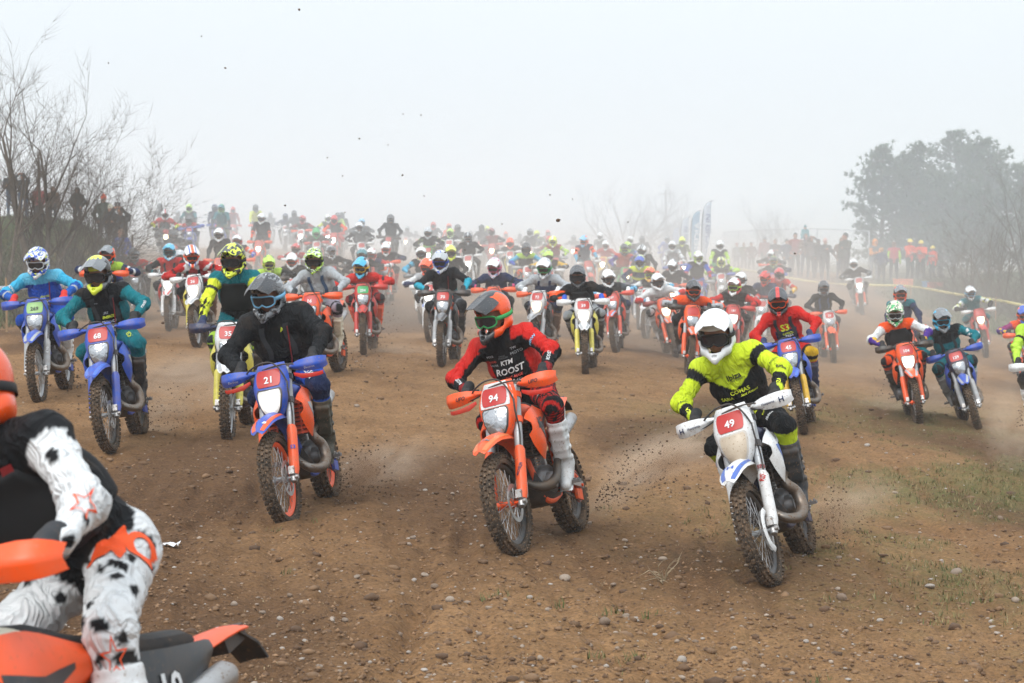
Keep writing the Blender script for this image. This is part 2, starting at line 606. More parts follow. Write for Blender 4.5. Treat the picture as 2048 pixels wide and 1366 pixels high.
def drape(bvh, V2, F, centre, right, up, h, w=None, off=0.004, reach=0.35):
    """Lay a flat outline (unit height) on a surface: rays run against the outward direction."""
    right, up = Vector(right).normalized(), Vector(up).normalized()
    out = right.cross(up).normalized()
    up = out.cross(right)
    sx = h if w is None else w
    vs, ok = [], []
    for p in V2:
        q = Vector(centre) + right * (p[0] * sx) + up * (p[1] * h)
        loc, nrm, i, d = bvh.ray_cast(q + out * reach, -out, 2 * reach)
        if loc is None:
            vs.append(q); ok.append(False)
        else:
            if nrm.dot(out) < 0:
                nrm = -nrm
            vs.append(loc + (nrm * 0.3 + out * 0.7).normalized() * (off + 0.002)); ok.append(nrm.dot(out) > 0.12)
    fs = [f for f in F if all(ok[i] for i in f)]
    return vs, fs
def text_on(bvh, s, centre, right, up, h, mat, parent, name='lettering', off=0.004, w=None, reach=0.35):
    V, F, asp = TEXTS[s]
    vs, fs = drape(bvh, V, F, centre, right, up, h, (w / asp if w else None), off, reach)
    if not fs:
        return None
    me = bpy.data.meshes.new(name); me.from_pydata(vs, [], fs)
    me.materials.append(mat)
    return link(name, me, parent)
# ------------------------------------------------------------------ terrain
# spots whose height is known (x, y, z): wheels on the ground, feet of people, foot of the banks
TERRAIN_PTS = [(-5.3, 20.5, .27), (-3.7, 16.5, .19), (-1.6, 13.1, .0), (0, 12.1, .01), (1.65, 11.6, -.13), (3.4, 22, -.2), (5.5, 25.6, -.47), (6.6, 26, -.55),
               (-2.8, 18.2, .1), (7.2, 41, -.55), (1.15, 28, .1), (-2.4, 29.5, .25), (-1.05, 27.6, .22), (3.2, 35.7, -.1), (1.8, 34.5, .05), (-5.1, 29, .45),
               (-11.6, 60, 1.6), (-4, 60, 1.33), (0, 59, .75), (2.2, 55, .5), (10.2, 54, 0), (11.4, 44, -.58), (-8.2, 42, .33), (-5.5, 91, 1.4), (3, 91, .95), (15.9, 81, .8), (15, 73, .62), (12, 74, .84), (13.0, 70, .72),
               (-9.4, 32, .55), (-9.6, 43, .45), (-16, 91, 1.95), (0.4, 6.4, .0), (-0.9, 5.2, -.11), (-4, 6, .15), (4, 6, -.2), (-8, 12, .4), (8, 12, -.5), (13.5, 66, .1), (13.6, 52, -.35), (12, 30, -.8), (6, 70, .45), (9, 88, .75), (-12, 20, .6),
               (20, 60, -.1), (24, 80, .6), (-6.8, 37, .38), (-4.9, 37, .25), (-4.7, 40, .2), (-7.2, 46, .68), (-10, 54, .85), (-6, 50, .5), (-4.5, 45, .42), (-3.4, 43, .32), (-3.2, 47, .55), (-6.3, 58, 1.0), (-13, 86, 1.97), (-15, 77, 1.9), (-11, 79, 1.92), (-7.7, 81, 1.62), (-12, 70, 1.75), (-25, 60, 1.8), (-20, 30, 1.0)]
_tp = np.array(TERRAIN_PTS)
def _tw(x, y):
    y = np.clip(y, 3, 95)
    x = np.clip(x, -30, 30)
    return x / 6.0, np.log(y + 6.0) * 4.0
_ax, _ay = _tw(_tp[:, 0], _tp[:, 1])
def _phi(r2):
    return 0.5 * r2 * np.log(r2 + 1e-9)
_n = len(_tp)
_K = _phi((_ax[:, None] - _ax[None]) ** 2 + (_ay[:, None] - _ay[None]) ** 2) + np.eye(_n) * 0.08
_Q = np.stack([np.ones(_n), _ax, _ay], 1)
_sol = np.linalg.solve(np.block([[_K, _Q], [_Q.T, np.zeros((3, 3))]]), np.concatenate([_tp[:, 2], np.zeros(3)]))
def ground_z(x, y):
    sc = np.isscalar(x)
    x, y = np.atleast_1d(np.asarray(x, float)), np.atleast_1d(np.asarray(y, float))
    bx, by = _tw(x, y)
    z = _sol[_n] + _sol[_n + 1] * bx + _sol[_n + 2] * by
    for i in range(_n):
        z = z + _sol[i] * _phi((bx - _ax[i]) ** 2 + (by - _ay[i]) ** 2)
    # the grass bank on the left and the gentler one on the right
    e1 = sstep(20, 27, y) * (1 - sstep(50, 57, y))
    z = z + 1.75 * sstep(-9.55, -12.0, x + 0.25 * np.sin(y * 0.5)) * e1
    z = z + 0.85 * sstep(13.8, 19.5, x - 0.04 * (y - 50)) * sstep(26, 40, y) * (1 - sstep(66, 80, y))
    return float(z[0]) if sc else z
def on_ground(u, v):
    """Where the ray through a pixel meets the ground."""
    d = (unproject(u, v, 1.0) - cam.location)
    t = 3.0
    while t < 250:
        p = cam.location + d * t
        if p.z <= ground_z(p.x, p.y):
            a, b = t / 1.02, t
            for _ in range(20):
                mdl = (a + b) / 2
                q = cam.location + d * mdl
                a, b = (a, mdl) if q.z <= ground_z(q.x, q.y) else (mdl, b)
            return cam.location + d * b
        t *= 1.02
    return cam.location + d * 200
def grass_mask(x, y):
    n = vnoise(x * 0.5 + 3, y * 0.35) + 0.6 * vnoise(x * 1.7, y * 1.3 + 9) + 0.4 * vnoise(x * 5, y * 4)
    right = sstep(-0.5, 6.0, x) * (1 - sstep(24, 34, y)) * sstep(7.5, 9.5, y) * (1 - 0.6 * sstep(5.5, 8, x))
    front = np.clip(right * (0.42 + n * 1.1), 0, 0.75)
    lb = sstep(-9.2, -9.9, x + 0.3 * vnoise(x, y)) * sstep(17, 24, y) * (1 - sstep(50, 57, y))
    rb = sstep(12.6, 14.2, x - 0.03 * (y - 50) + 0.8 * vnoise(x * .6, y * .6)) * sstep(24, 34, y)
    return np.clip(np.maximum(front, np.maximum(lb, rb) * (0.8 + 0.4 * n)), 0, 1)
TRACKS = [(random.Random(k).uniform(-0.26, 0.26), random.Random(k + 50).uniform(-0.10, 0.10), random.Random(k + 90).uniform(0, 6.3), random.Random(k + 130).uniform(0.15, 0.5)) for k in range(26)]
def wheel_tracks(x, y):
    """Narrow ruts left by tyres: depth profile and where the soil lies open."""
    d, o = np.zeros_like(x), np.zeros_like(x)
    for a, b, ph, w in TRACKS:
        c = a * 16 + (a * 0.5 + b) * (y - 14) + w * np.sin(y * 0.22 + ph)
        q = (x - c) / 0.060
        near = (1 - sstep(26, 38, y)) * (0.45 + 0.55 * sstep(-0.15, 0.25, vnoise(x * 0.9 + ph, y * 0.35)))
        d += near * (-0.026 * np.exp(-q * q) + 0.012 * np.exp(-(np.abs(q) - 1.9) ** 2 * 1.6) * (0.6 + vnoise(x * 14, y * 12)))
        o = np.maximum(o, near * np.exp(-q * q * 0.6))
    return d, o
def ground_detail(x, y):
    d = 0.035 * vnoise(x * 0.8, y * 0.6) + 0.03 * vnoise(x * 2.3 + 7, y * 1.4)
    rut = vnoise(x * 3.2 + 0.25 * y + 2 * vnoise(x * .3, y * .15), y * 0.22)
    d = d + 0.05 * rut * (1 - 0.5 * grass_mask(x, y))
    fine = np.abs(vnoise(x * 9, y * 8)) + 0.6 * np.abs(vnoise(x * 21 + 5, y * 19))
    d = d + 0.050 * (fine - 0.2) * (1 - sstep(30, 55, y)) + wheel_tracks(x, y)[0]
    return d
def build_ground():
    yb = [-6, -2, 1, 3]
    y = 4.5
    while y < 75:
        yb.append(y); y *= 1.0062
    while y < 590:
        yb.append(y); y *= 1.05
    yb = np.array(yb + [595.0])
    k = np.linspace(-0.34, 0.34, 480)
    outer = np.array([0.37, 0.42, 0.5, 0.65, 0.9, 1.5])
    k = np.concatenate([-outer[::-1], k, outer])
    X = np.clip(k[None, :] * (np.maximum(yb, 2)[:, None] + 3.0), -290, 290)
    # outside the fan the sheet still runs far to both sides
    X[:, 0] = -290; X[:, -1] = 290
    X[:, 1] = np.maximum(X[:, 1], -250) - 12; X[:, -2] = np.minimum(X[:, -2], 250) + 12
    X[:, 1] = np.minimum(X[:, 1], X[:, 2] - 1); X[:, -2] = np.maximum(X[:, -2], X[:, -3] + 1)
    Y = np.repeat(yb[:, None], X.shape[1], 1)
    x, y = X.ravel(), Y.ravel()
    z = ground_z(x, y) + ground_detail(x, y)
    n, m = X.shape
    a = (np.arange(n - 1)[:, None] * m + np.arange(m - 1)[None]).ravel()
    F = np.stack([a, a + 1, a + m + 1, a + m], 1)
    g = grass_mask(x, y)
    wet = np.clip(0.5 + 1.3 * vnoise(x * 0.7 + 4, y * 0.25 + 1), 0, 1)
    tr = wheel_tracks(x, y)[1]
    wet = np.clip(wet + 0.04 * tr, 0, 1); g = g * (1 - 0.8 * tr)
    col = np.stack([g, wet, np.zeros_like(g)], 1)
    me = np_mesh('ground', np.stack([x, y, z], 1), F, col)
    m_, nt, bs, out = base_mat('dirt')
    tc = nd(nt, 'ShaderNodeTexCoord').outputs['Object']
    at = nd(nt, 'ShaderNodeAttribute', attribute_name='Col')
    sep = nd(nt, 'ShaderNodeSeparateColor')
    nt.links.new(at.outputs['Color'], sep.inputs[0])
    n1 = noise(nt, tc, 1.3, 6, 0.65)
    n2 = noise(nt, tc, 38, 5, 0.7)
    n3 = noise(nt, tc, 7, 4, 0.6)
    dry = ramp(nt, n1, [(0.3, (0.186, 0.100, 0.044)), (0.7, (0.275, 0.157, 0.074))])
    damp = (0.108, 0.057, 0.027)
    c = mixc(nt, ramp(nt, sep.outputs[1], [(0.40, (0, 0, 0)), (0.8, (0.9, 0.9, 0.9))]), dry, damp)
    c = mixc(nt, 1.0, c, ramp(nt, n2, [(0.28, (0.42,) * 3), (0.5, (1.0,) * 3), (0.75, (1.55,) * 3)]), 'MULTIPLY')
    c = mixc(nt, 1.0, c, ramp(nt, n3, [(0.3, (0.84,) * 3), (0.7, (1.14,) * 3)]), 'MULTIPLY')
    gr = ramp(nt, noise(nt, tc, 11, 5, 0.7), [(0.3, (0.045, 0.066, 0.020)), (0.55, (0.105, 0.125, 0.040)), (0.75, (0.18, 0.165, 0.070))])
    gf = mixc(nt, 1.0, sep.outputs[0], ramp(nt, noise(nt, tc, 16, 4, 0.7), [(0.35, (0.25,) * 3), (0.6, (1, 1, 1))]), 'MULTIPLY')
    nt.links.new(mixc(nt, gf, c, gr), bs.inputs['Base Color'])
    bs.inputs['Roughness'].default_value = 0.95
    bs.inputs['Specular IOR Level'].default_value = 0.15
    hh = mixc(nt, 0.5, n2, noise(nt, tc, 120, 3, 0.6))
    bump(nt, bs, hh, 0.7, 0.035)
    me.materials.append(m_)
    o = link('ground', me)
    tag(o, 'rutted brown dirt race track with stones and thin grass patches', kind='structure')
    return o
build_ground()
# ------------------------------------------------------------------ motorcycle (x forward, y to its left, origin where the front tyre meets the ground)
RAKE = math.radians(27)
AXD = Vector((-math.sin(RAKE), 0, math.cos(RAKE)))          # up along the fork
FR, RR = 0.345, 0.335
REAR_X = -1.48
def fork_pt(l, y=0.0, fwd=0.0):
    p = Vector((-0.03, y, 0.345)) + AXD * l
    return p + Vector((math.cos(RAKE), 0, math.sin(RAKE))) * fwd
STEER_PT = fork_pt(0.6, 0, -0.03)
GRIP = Vector((-0.455, 0.292, 1.120))
PEG = Vector((-0.93, 0.2, 0.40))
BP = {}                                                     # part name -> MB, built once
def smooth_path(pts, rs, n=4):
    """Catmull-Rom."""
    P = [Vector(p) for p in pts]; out, ro = [], []
    for i in range(len(P) - 1):
        p0, p1, p2, p3 = P[max(i - 1, 0)], P[i], P[i + 1], P[min(i + 2, len(P) - 1)]
        for k in range(n):
            t = k / n
            out.append(0.5 * ((2 * p1) + (p2 - p0) * t + (2 * p0 - 5 * p1 + 4 * p2 - p3) * t * t + (3 * p1 - p0 - 3 * p2 + p3) * t ** 3))
            ro.append(rs[i] * (1 - t) + rs[i + 1] * t)
    out.append(P[-1]); ro.append(rs[-1])
    return out, ro
def tyre(c, R, hw, knobs):
    m = MB()
    depth = R - 0.26 if R > 0.34 else R - 0.225
    prof = []
    for k in range(13):
        a = math.radians(-118 + 236 * k / 12)
        prof.append((R - depth / 2 - 0.006 + math.cos(a) * depth / 2, math.sin(a) * hw * 0.92))
    m.lathe(prof, c, 'y', 48, closed=True)
    rr = random.Random(3)
    rows = ((0.0, 0.30), (0.42, 0.24), (-0.42, 0.24), (0.86, 0.2), (-0.86, 0.2))
    for ri, (q, wd) in enumerate(rows):
        for k in range(knobs):
            a = 2 * math.pi * (k + (0.5 if ri in (1, 2) else 0)) / knobs
            tilt = q * math.radians(78)
            rad = R - depth / 2 - 0.004 + math.cos(tilt) * depth / 2
            off = math.sin(tilt) * hw * 0.92
            rot = Matrix.Rotation(-a, 3, 'Y') @ Matrix.Rotation(-tilt if False else 0, 3, 'X')
            e_r = Vector((math.cos(a), 0, math.sin(a))); e_t = Vector((-math.sin(a), 0, math.cos(a))); e_y = Vector((0, 1, 0))
            nrm = (e_r * math.cos(tilt) + e_y * math.sin(tilt)).normalized(); sd_ = e_t.cross(nrm)
            M = Matrix((e_t, sd_, nrm)).transposed()
            ctr = Vector(c) + e_r * rad + e_y * off + nrm * 0.004
            m.box(ctr, (2 * math.pi * R / knobs * 0.52, hw * wd * 1.35, 0.020), M)
    return m
def rim_mb(c, r, hw):
    m = MB()
    m.lathe([(r, -hw), (r - 0.012, -hw), (r - 0.03, -hw * 0.4), (r - 0.03, hw * 0.4), (r - 0.012, hw), (r, hw), (r - 0.012, hw * 0.5), (r - 0.012, -hw * 0.5)], c, 'y', 48, closed=True)
    return m
def spokes_mb(c, r0, r1, hy, n):
    m = MB()
    for k in range(n):
        a = 2 * math.pi * k / n
        s = 1 if k % 2 else -1
        b = a + (0.32 if (k // 2) % 2 else -0.32)
        m.tube([Vector(c) + Vector((math.cos(b) * r0, s * hy, math.sin(b) * r0)), Vector(c) + Vector((math.cos(a) * r1, s * 0.006, math.sin(a) * r1))], 0.0026, 4, cap=False)
    return m
def disc_mb(c, y, r0, r1):
    m = MB()
    for k in range(10):
        a = 2 * math.pi * k / 10
        m.tube([Vector((c[0] + math.cos(a) * 0.03, y, c[2] + math.sin(a) * 0.03)), Vector((c[0] + math.cos(a + .4) * r0, y, c[2] + math.sin(a + .4) * r0))], 0.005, 4)
    m.lathe([(r0, y - 0.002), (r1, y - 0.002), (r1, y + 0.002), (r0, y + 0.002)], (c[0], 0, c[2]), 'y', 36, closed=True)
    return m
def build_bike_parts():
    fa, ra = (0, 0, FR), (REAR_X, 0, RR)
    BP['front_tyre'] = tyre(fa, FR, 0.046, 46)
    BP['rear_tyre'] = tyre(ra, RR, 0.066, 42)
    BP['front_rim'] = rim_mb(fa, 0.272, 0.022)
    BP['rear_rim'] = rim_mb(ra, 0.238, 0.030)
    BP['front_spokes'] = spokes_mb(fa, 0.03, 0.258, 0.034, 36)
    BP['rear_spokes'] = spokes_mb(ra, 0.04, 0.222, 0.04, 36)
    BP['front_hub'] = MB().lathe([(0.0, -0.06), (0.032, -0.06), (0.034, -0.035), (0.02, -0.02), (0.02, 0.02), (0.034, 0.035), (0.032, 0.06), (0.0, 0.06)], fa, 'y', 16)
    BP['front_hub'].tube([(0, -0.13, FR), (0, 0.13, FR)], 0.011, 8)
    BP['rear_hub'] = MB().lathe([(0.0, -0.06), (0.045, -0.06), (0.047, -0.04), (0.03, -0.02), (0.03, 0.02), (0.047, 0.04), (0.045, 0.06), (0.0, 0.06)], ra, 'y', 16)
    BP['rear_hub'].tube([(REAR_X, -0.13, RR), (REAR_X, 0.13, RR)], 0.012, 8)
    BP['front_disc'] = disc_mb(fa, 0.062, 0.10, 0.13)
    BP['rear_disc'] = disc_mb(ra, -0.075, 0.085, 0.11)
    BP['sprocket'] = disc_mb(ra, 0.078, 0.085, 0.118)
    for k in range(50):                                     # teeth
        a = 2 * math.pi * k / 50
        BP['sprocket'].box((REAR_X + math.cos(a) * 0.12, 0.078, RR + math.sin(a) * 0.12), (0.006, 0.003, 0.006))
    # disc guard of the white bikes
    g = []
    for i in range(9):
        a = math.radians(-75 + 165 * i / 8)
        row = []
        for j in range(5):
            r = 0.095 + 0.05 * j / 4
            row.append((math.cos(a) * r, 0.083 + 0.012 * math.sin(math.pi * j / 4), FR + math.sin(a) * r))
        g.append(row)
    BP['disc_guard'] = MB().sheet(g, 0.004)
    for s, nm in ((1, 'left'), (-1, 'right')):
        y = 0.103 * s
        m = MB().tube([fork_pt(0.36, y), fork_pt(0.40, y), fork_pt(0.41, y), fork_pt(0.60, y), fork_pt(0.86, y)], [0.026, 0.027, 0.029, 0.030, 0.029], 14)
        m.tube([fork_pt(0.86, y), fork_pt(0.872, y)], [0.024, 0.022], 14)
        BP['fork_tube_' + nm] = m
        BP['stanchion_' + nm] = MB().tube([fork_pt(0.03, y), fork_pt(0.37, y)], 0.022, 12)
        m = MB().tube([fork_pt(-0.045, y, 0.015), fork_pt(-0.02, y, 0.01), fork_pt(0.06, y)], [0.022, 0.032, 0.027], 10)
        m.box(fork_pt(0.03, y - 0.0 * s, 0.03), (0.07, 0.04, 0.06), Matrix.Rotation(-RAKE, 3, 'Y'))
        m.tube([(0.0, y + 0.016 * s, FR), (0.0, y + 0.04 * s, FR)], 0.017, 10)
        if s > 0:                                           # brake caliper on the left leg
            m.box(fork_pt(0.12, y - 0.02, -0.055), (0.075, 0.055, 0.10), Matrix.Rotation(-RAKE, 3, 'Y'))
            m.box(fork_pt(0.08, y - 0.02, -0.06), (0.04, 0.062, 0.05), Matrix.Rotation(-RAKE, 3, 'Y'))
        BP['axle_clamp_' + nm] = m
        rows = []
        for l in (0.0, 0.04, 0.10, 0.2, 0.3, 0.36, 0.385):
            row = []
            wd = {0.0: 0.026, 0.385: 0.026}.get(l, 0.036)
            for k in range(9):
                a = math.radians(-100 + 200 * k / 8)
                row.append(fork_pt(l + 0.01, y + s * 0.006 + math.sin(a) * wd, 0.008 + math.cos(a) * 0.034))
            rows.append(row)
        BP['fork_guard_' + nm] = MB().sheet(rows, 0.004)
    m = MB()
    for l, d in ((0.60, 0.045), (0.79, 0.04)):
        M = Matrix.Rotation(-RAKE, 3, 'Y')
        m.box(fork_pt(l, 0, -0.012), (0.06, 0.19, d), M)
        for s in (-1, 1):
            m.tube([fork_pt(l - d / 2, 0.103 * s), fork_pt(l + d / 2, 0.103 * s)], 0.038, 14)
    m.tube([fork_pt(0.58, 0, -0.03), fork_pt(0.81, 0, -0.03)], 0.03, 12)
    for s in (-1, 1):
        m.tube([fork_pt(0.79, 0.045 * s, -0.01), fork_pt(0.85, 0.045 * s, -0.01)], 0.019, 8)
    BP['fork_clamp'] = m
    # front fender
    sec = [(0.265, 0.715, 0.030, 0.012), (0.255, 0.728, 0.050, 0.014), (0.20, 0.757, 0.068, 0.02), (0.12, 0.785, 0.080, 0.026), (0.03, 0.805, 0.088, 0.034), (-0.08, 0.815, 0.086, 0.045),
           (-0.18, 0.818, 0.078, 0.05), (-0.27, 0.805, 0.068, 0.048), (-0.36, 0.77, 0.060, 0.04), (-0.43, 0.72, 0.056, 0.036), (-0.48, 0.66, 0.050, 0.03)]
    rows = []
    for x, z, w, d in sec:
        row = []
        for k in range(11):
            q = -1 + 2 * k / 10
            dz = -d * (max(0, abs(q) - 0.35) / 0.65) ** 1.6 + (0.008 if abs(q) < 0.3 else 0)
            row.append((x, q * w * (1.0 if abs(q) < .95 else 1.0), z + dz))
        rows.append(row)
    BP['front_fender'] = MB().sheet(rows, 0.005)
    for sg, nm in ((1, 'left'), (-1, 'right')):
        gr = []
        for (x, z, w, d), q0, q1 in zip(sec[1:8], (0.30, 0.42, 0.52, 0.58, 0.62, 0.68, 0.74), (0.86, 0.86, 0.85, 0.84, 0.82, 0.82, 0.80)):
            gr.append([(x, sg * w * q, z - d * (max(0, q - 0.35) / 0.65) ** 1.6 + (0.008 if q < 0.3 else 0) + 0.0052) for q in (q0, q0 * .67 + q1 * .33, q0 * .33 + q1 * .67, q1)])
        BP['fender_graphic_' + nm] = MB().sheet(gr, 0.0016)
    # headlight mask
    def mask_pt(z, y, off=0.0):
        zz = [0.79, 0.84, 0.90, 0.96, 1.02, 1.08, 1.13, 1.17]
        ww = [0.060, 0.092, 0.115, 0.132, 0.140, 0.132, 0.118, 0.100]
        xx = [-0.165, -0.160, -0.165, -0.185, -0.212, -0.245, -0.275, -0.305]
        w = float(np.interp(z, zz, ww)); x = float(np.interp(z, zz, xx))
        q = min(abs(y) / w, 1.15)
        return Vector((x - 0.022 * q * q - 0.06 * max(0, q - 0.72) ** 1.5 / 0.28 ** 1.5 * 0.9 + off, y, z))
    rows = []
    for z in (0.79, 0.81, 0.84, 0.87, 0.90, 0.93, 0.96, 0.99, 1.02, 1.05, 1.08, 1.11, 1.14, 1.165, 1.17):
        w = float(np.interp(z, [0.79, 0.84, 0.90, 0.96, 1.02, 1.08, 1.13, 1.17], [0.060, 0.092, 0.115, 0.132, 0.140, 0.132, 0.118, 0.100]))
        rows.append([mask_pt(z, w * q) for q in (-1, -.92, -.8, -.6, -.4, -.2, 0, .2, .4, .6, .8, .92, 1)])
    BP['headlight_mask'] = MB().sheet(rows, 0.006)
    rows = []
    for z in (1.0, 1.03, 1.06, 1.09, 1.12, 1.15, 1.165):
        w = float(np.interp(z, [0.96, 1.02, 1.08, 1.13, 1.17], [0.132, 0.140, 0.132, 0.118, 0.100])) - 0.012
        rows.append([mask_pt(z, w * q, 0.0045) for q in (-1, -.8, -.6, -.3, 0, .3, .6, .8, 1)])
    BP['plate_backing'] = MB().sheet(rows, 0.002)
    def lens_rows(off, k=1.0):
        rows = []
        for z, w in ((0.815, 0.036), (0.83, 0.052), (0.86, 0.068), (0.90, 0.079), (0.94, 0.086), (0.97, 0.085), (0.985, 0.074)):
            z = 0.90 + (z - 0.90) * k
            rows.append([mask_pt(z, w * k * q, off + 0.010 * (1 - q * q)) for q in (-1, -.75, -.4, 0, .4, .75, 1)])
        return rows
    BP['headlight_bowl'] = MB().sheet(lens_rows(0.006, 1.12), 0.006)
    BP['headlight'] = MB().sheet(lens_rows(0.012), 0.008)
    # stepped reflector fins seen in an unlit lamp
    m = MB()
    for k in range(5):
        z = 0.845 + 0.028 * k
        w = 0.05 + 0.006 * k
        m.sheet([[mask_pt(z - 0.004, w * q, 0.026) for q in (-1, -.5, 0, .5, 1)], [mask_pt(z + 0.004, w * q, 0.030) for q in (-1, -.5, 0, .5, 1)]], 0.003)
    BP['reflector'] = m
    rows = []
    for z, w in ((1.012, 0.070), (1.016, 0.080), (1.03, 0.088), (1.06, 0.092), (1.09, 0.092), (1.115, 0.086), (1.128, 0.078), (1.132, 0.066)):
        rows.append([mask_pt(z, w * q, 0.008) for q in (-1, -.8, -.5, -.25, 0, .25, .5, .8, 1)])
    BP['number_plate'] = MB().sheet(rows, 0.003)
    # bars
    pts = [(-0.470, -0.405, 1.198), (-0.445, -0.28, 1.205), (-0.425, -0.19, 1.205), (-0.405, -0.10, 1.165), (-0.400, 0, 1.160), (-0.405, 0.10, 1.165), (-0.425, 0.19, 1.205), (-0.445, 0.28, 1.205), (-0.470, 0.405, 1.198)]
    a, b = smooth_path(pts, [0.0135] * 9, 4)
    m = MB().tube(a, b, 8)
    for s in (-1, 1):
        m.tube([(-0.41, 0.20 * s, 1.20), (-0.36, 0.24 * s, 1.195), (-0.352, 0.30 * s, 1.192), (-0.36, 0.40 * s, 1.188)], 0.006, 6)   # lever
        m.box((-0.43, 0.23 * s, 1.212), (0.05, 0.05, 0.04))
    m.tube([(-0.425, -0.17, 1.205), (-0.425, 0.17, 1.205)], 0.020, 8)                            # crossbar pad
    BP['handlebar'] = m
    for s, nm in ((1, 'left'), (-1, 'right')):
        BP['grip_' + nm] = MB().tube([(-0.450, 0.29 * s, 1.204), (-0.470, 0.41 * s, 1.198)], 0.018, 10)
        rows = []
        # column: y, front x, centre z, half height
        for y, x, z, h in ((0.155, -0.392, 1.196, 0.012), (0.180, -0.370, 1.194, 0.020), (0.215, -0.350, 1.192, 0.033), (0.26, -0.337, 1.190, 0.046), (0.32, -0.332, 1.187, 0.055),
                           (0.385, -0.338, 1.185, 0.059), (0.44, -0.355, 1.184, 0.057), (0.468, -0.385, 1.186, 0.049), (0.482, -0.425, 1.190, 0.038)):
            row = []
            for k in range(9):
                q = -1 + 2 * k / 8
                row.append((x + 0.010 * (1 - abs(q)) + (0.006 if abs(q) < 0.35 else 0) - 0.022 * max(0, abs(q) - 0.7), s * y, z + q * h * (0.92 if q > 0 else 0.78)))
            rows.append(row)
        BP['handguard_' + nm] = MB().sheet(rows, 0.005)
        # lower air flap of the guard
        rows = []
        for y, x, z0, z1 in ((0.20, -0.348, 1.150, 1.128), (0.27, -0.333, 1.133, 1.095), (0.35, -0.330, 1.122, 1.080), (0.42, -0.352, 1.120, 1.088), (0.45, -0.375, 1.125, 1.100)):
            rows.append([(x + 0.012, s * y, z0), (x + 0.016, s * y, (z0 + z1) / 2), (x + 0.010, s * y, z1)])
        BP['guard_flap_' + nm] = MB().sheet(rows, 0.004)
        a, b = smooth_path([(-0.400, 0.150 * s, 1.190), (-0.352, 0.22 * s, 1.168), (-0.345, 0.34 * s, 1.160), (-0.37, 0.44 * s, 1.165), (-0.440, 0.468 * s, 1.192), (-0.47, 0.43 * s, 1.197)], [0.008] * 6, 3)
        BP['guard_bar_' + nm] = MB().tube(a, b, 6, flat=(1.5, 0.7))
    # hoses that loop over the mask
    m = MB()
    a, b = smooth_path([(-0.36, -0.20, 1.205), (-0.28, -0.13, 1.235), (-0.235, -0.04, 1.262), (-0.24, 0.045, 1.255), (-0.245, 0.10, 1.19), (-0.235, 0.137, 1.08), (-0.20, 0.14, 0.95), (-0.22, 0.13, 0.80), (-0.14, 0.12, 0.62), (-0.10, 0.118, 0.48)], [0.0065] * 10, 4)
    m.tube(a, b, 6)
    a, b = smooth_path([(-0.37, 0.20, 1.205), (-0.31, 0.12, 1.225), (-0.28, 0.02, 1.222), (-0.30, -0.08, 1.19), (-0.38, -0.10, 1.05)], [0.006] * 5, 4)
    m.tube(a, b, 6)
    BP['hose'] = m
    # the bar stands low under the loaded suspension
    for k_, q_ in BP.items():
        if k_.startswith(('handlebar', 'grip_', 'handguard_', 'guard_', 'hose')):
            ys = 1.0 if k_ == 'hose' else 0.85
            q_.v = [(x, y * ys, z - 0.075 * float(sstep(1.02, 1.10, np.float64(z)))) for x, y, z in q_.v]
    # frame
    m = MB()
    for s in (-1, 1):
        a, b = smooth_path([(-0.42, 0.03 * s, 0.99), (-0.62, 0.105 * s, 0.86), (-0.90, 0.11 * s, 0.72), (-1.0, 0.10 * s, 0.52), (-0.98, 0.09 * s, 0.36)], [0.025, 0.026, 0.024, 0.028, 0.022], 4)
        m.tube(a, b, 8)
        a, b = smooth_path([(-0.44, 0.01 * s, 0.92), (-0.55, 0.03 * s, 0.62), (-0.62, 0.07 * s, 0.34), (-0.78, 0.085 * s, 0.29), (-0.98, 0.085 * s, 0.32)], [0.022] * 5, 4)
        m.tube(a, b, 8)
        m.tube([(-0.90, 0.09 * s, 0.80), (-1.2, 0.085 * s, 0.88), (-1.45, 0.06 * s, 0.91)], 0.013, 6)
        m.tube([(-0.99, 0.09 * s, 0.60), (-1.35, 0.075 * s, 0.86)], 0.012, 6)
    m.tube([fork_pt(0.58, 0, -0.03), fork_pt(0.83, 0, -0.03)], 0.036, 12)
    BP['frame'] = m
    m = MB()
    def ring(c, a, b, x, n=12):
        return [(x, c[0] + a * math.copysign(abs(math.cos(t)) ** 0.6, math.cos(t)), c[1] + b * math.copysign(abs(math.sin(t)) ** 0.6, math.sin(t))) for t in [2 * math.pi * k / n for k in range(n)]]
    m.loft([ring((0, 0.40), 0.07, 0.06, -0.60), ring((0, 0.42), 0.115, 0.105, -0.66), ring((0, 0.42), 0.125, 0.115, -0.76), ring((0, 0.43), 0.12, 0.12, -0.88), ring((0, 0.43), 0.085, 0.10, -0.97)])
    m.lathe([(0.0, -0.165), (0.07, -0.165), (0.082, -0.150), (0.085, -0.11)], (-0.83, 0, 0.42), 'y', 20)
    m.lathe([(0.0, 0.16), (0.05, 0.16), (0.062, 0.148), (0.066, 0.10)], (-0.71, 0, 0.43), 'y', 20)
    for k in range(7):
        z = 0.545 + 0.022 * k
        m.box((-0.665 + 0.005 * k, 0, z), (0.15, 0.145, 0.012))
    m.tube([(-0.68, 0, 0.52), (-0.635, 0, 0.76)], 0.055, 12)
    m.tube([(-0.645, 0, 0.70), (-0.63, 0, 0.78)], [0.068, 0.05], 12)
    m.tube([(-0.70, 0, 0.62), (-0.86, 0, 0.66)], 0.035, 8)
    BP['engine'] = m
    rows = []
    for x, z, w in ((-0.54, 0.44, 0.07), (-0.57, 0.36, 0.10), (-0.62, 0.295, 0.12), (-0.75, 0.262, 0.125), (-0.92, 0.258, 0.12), (-1.0, 0.28, 0.10)):
        rows.append([(x, q * w, z + (0.075 * max(0, abs(q) - 0.55) / 0.45)) for q in (-1, -.8, -.55, 0, .55, .8, 1)])
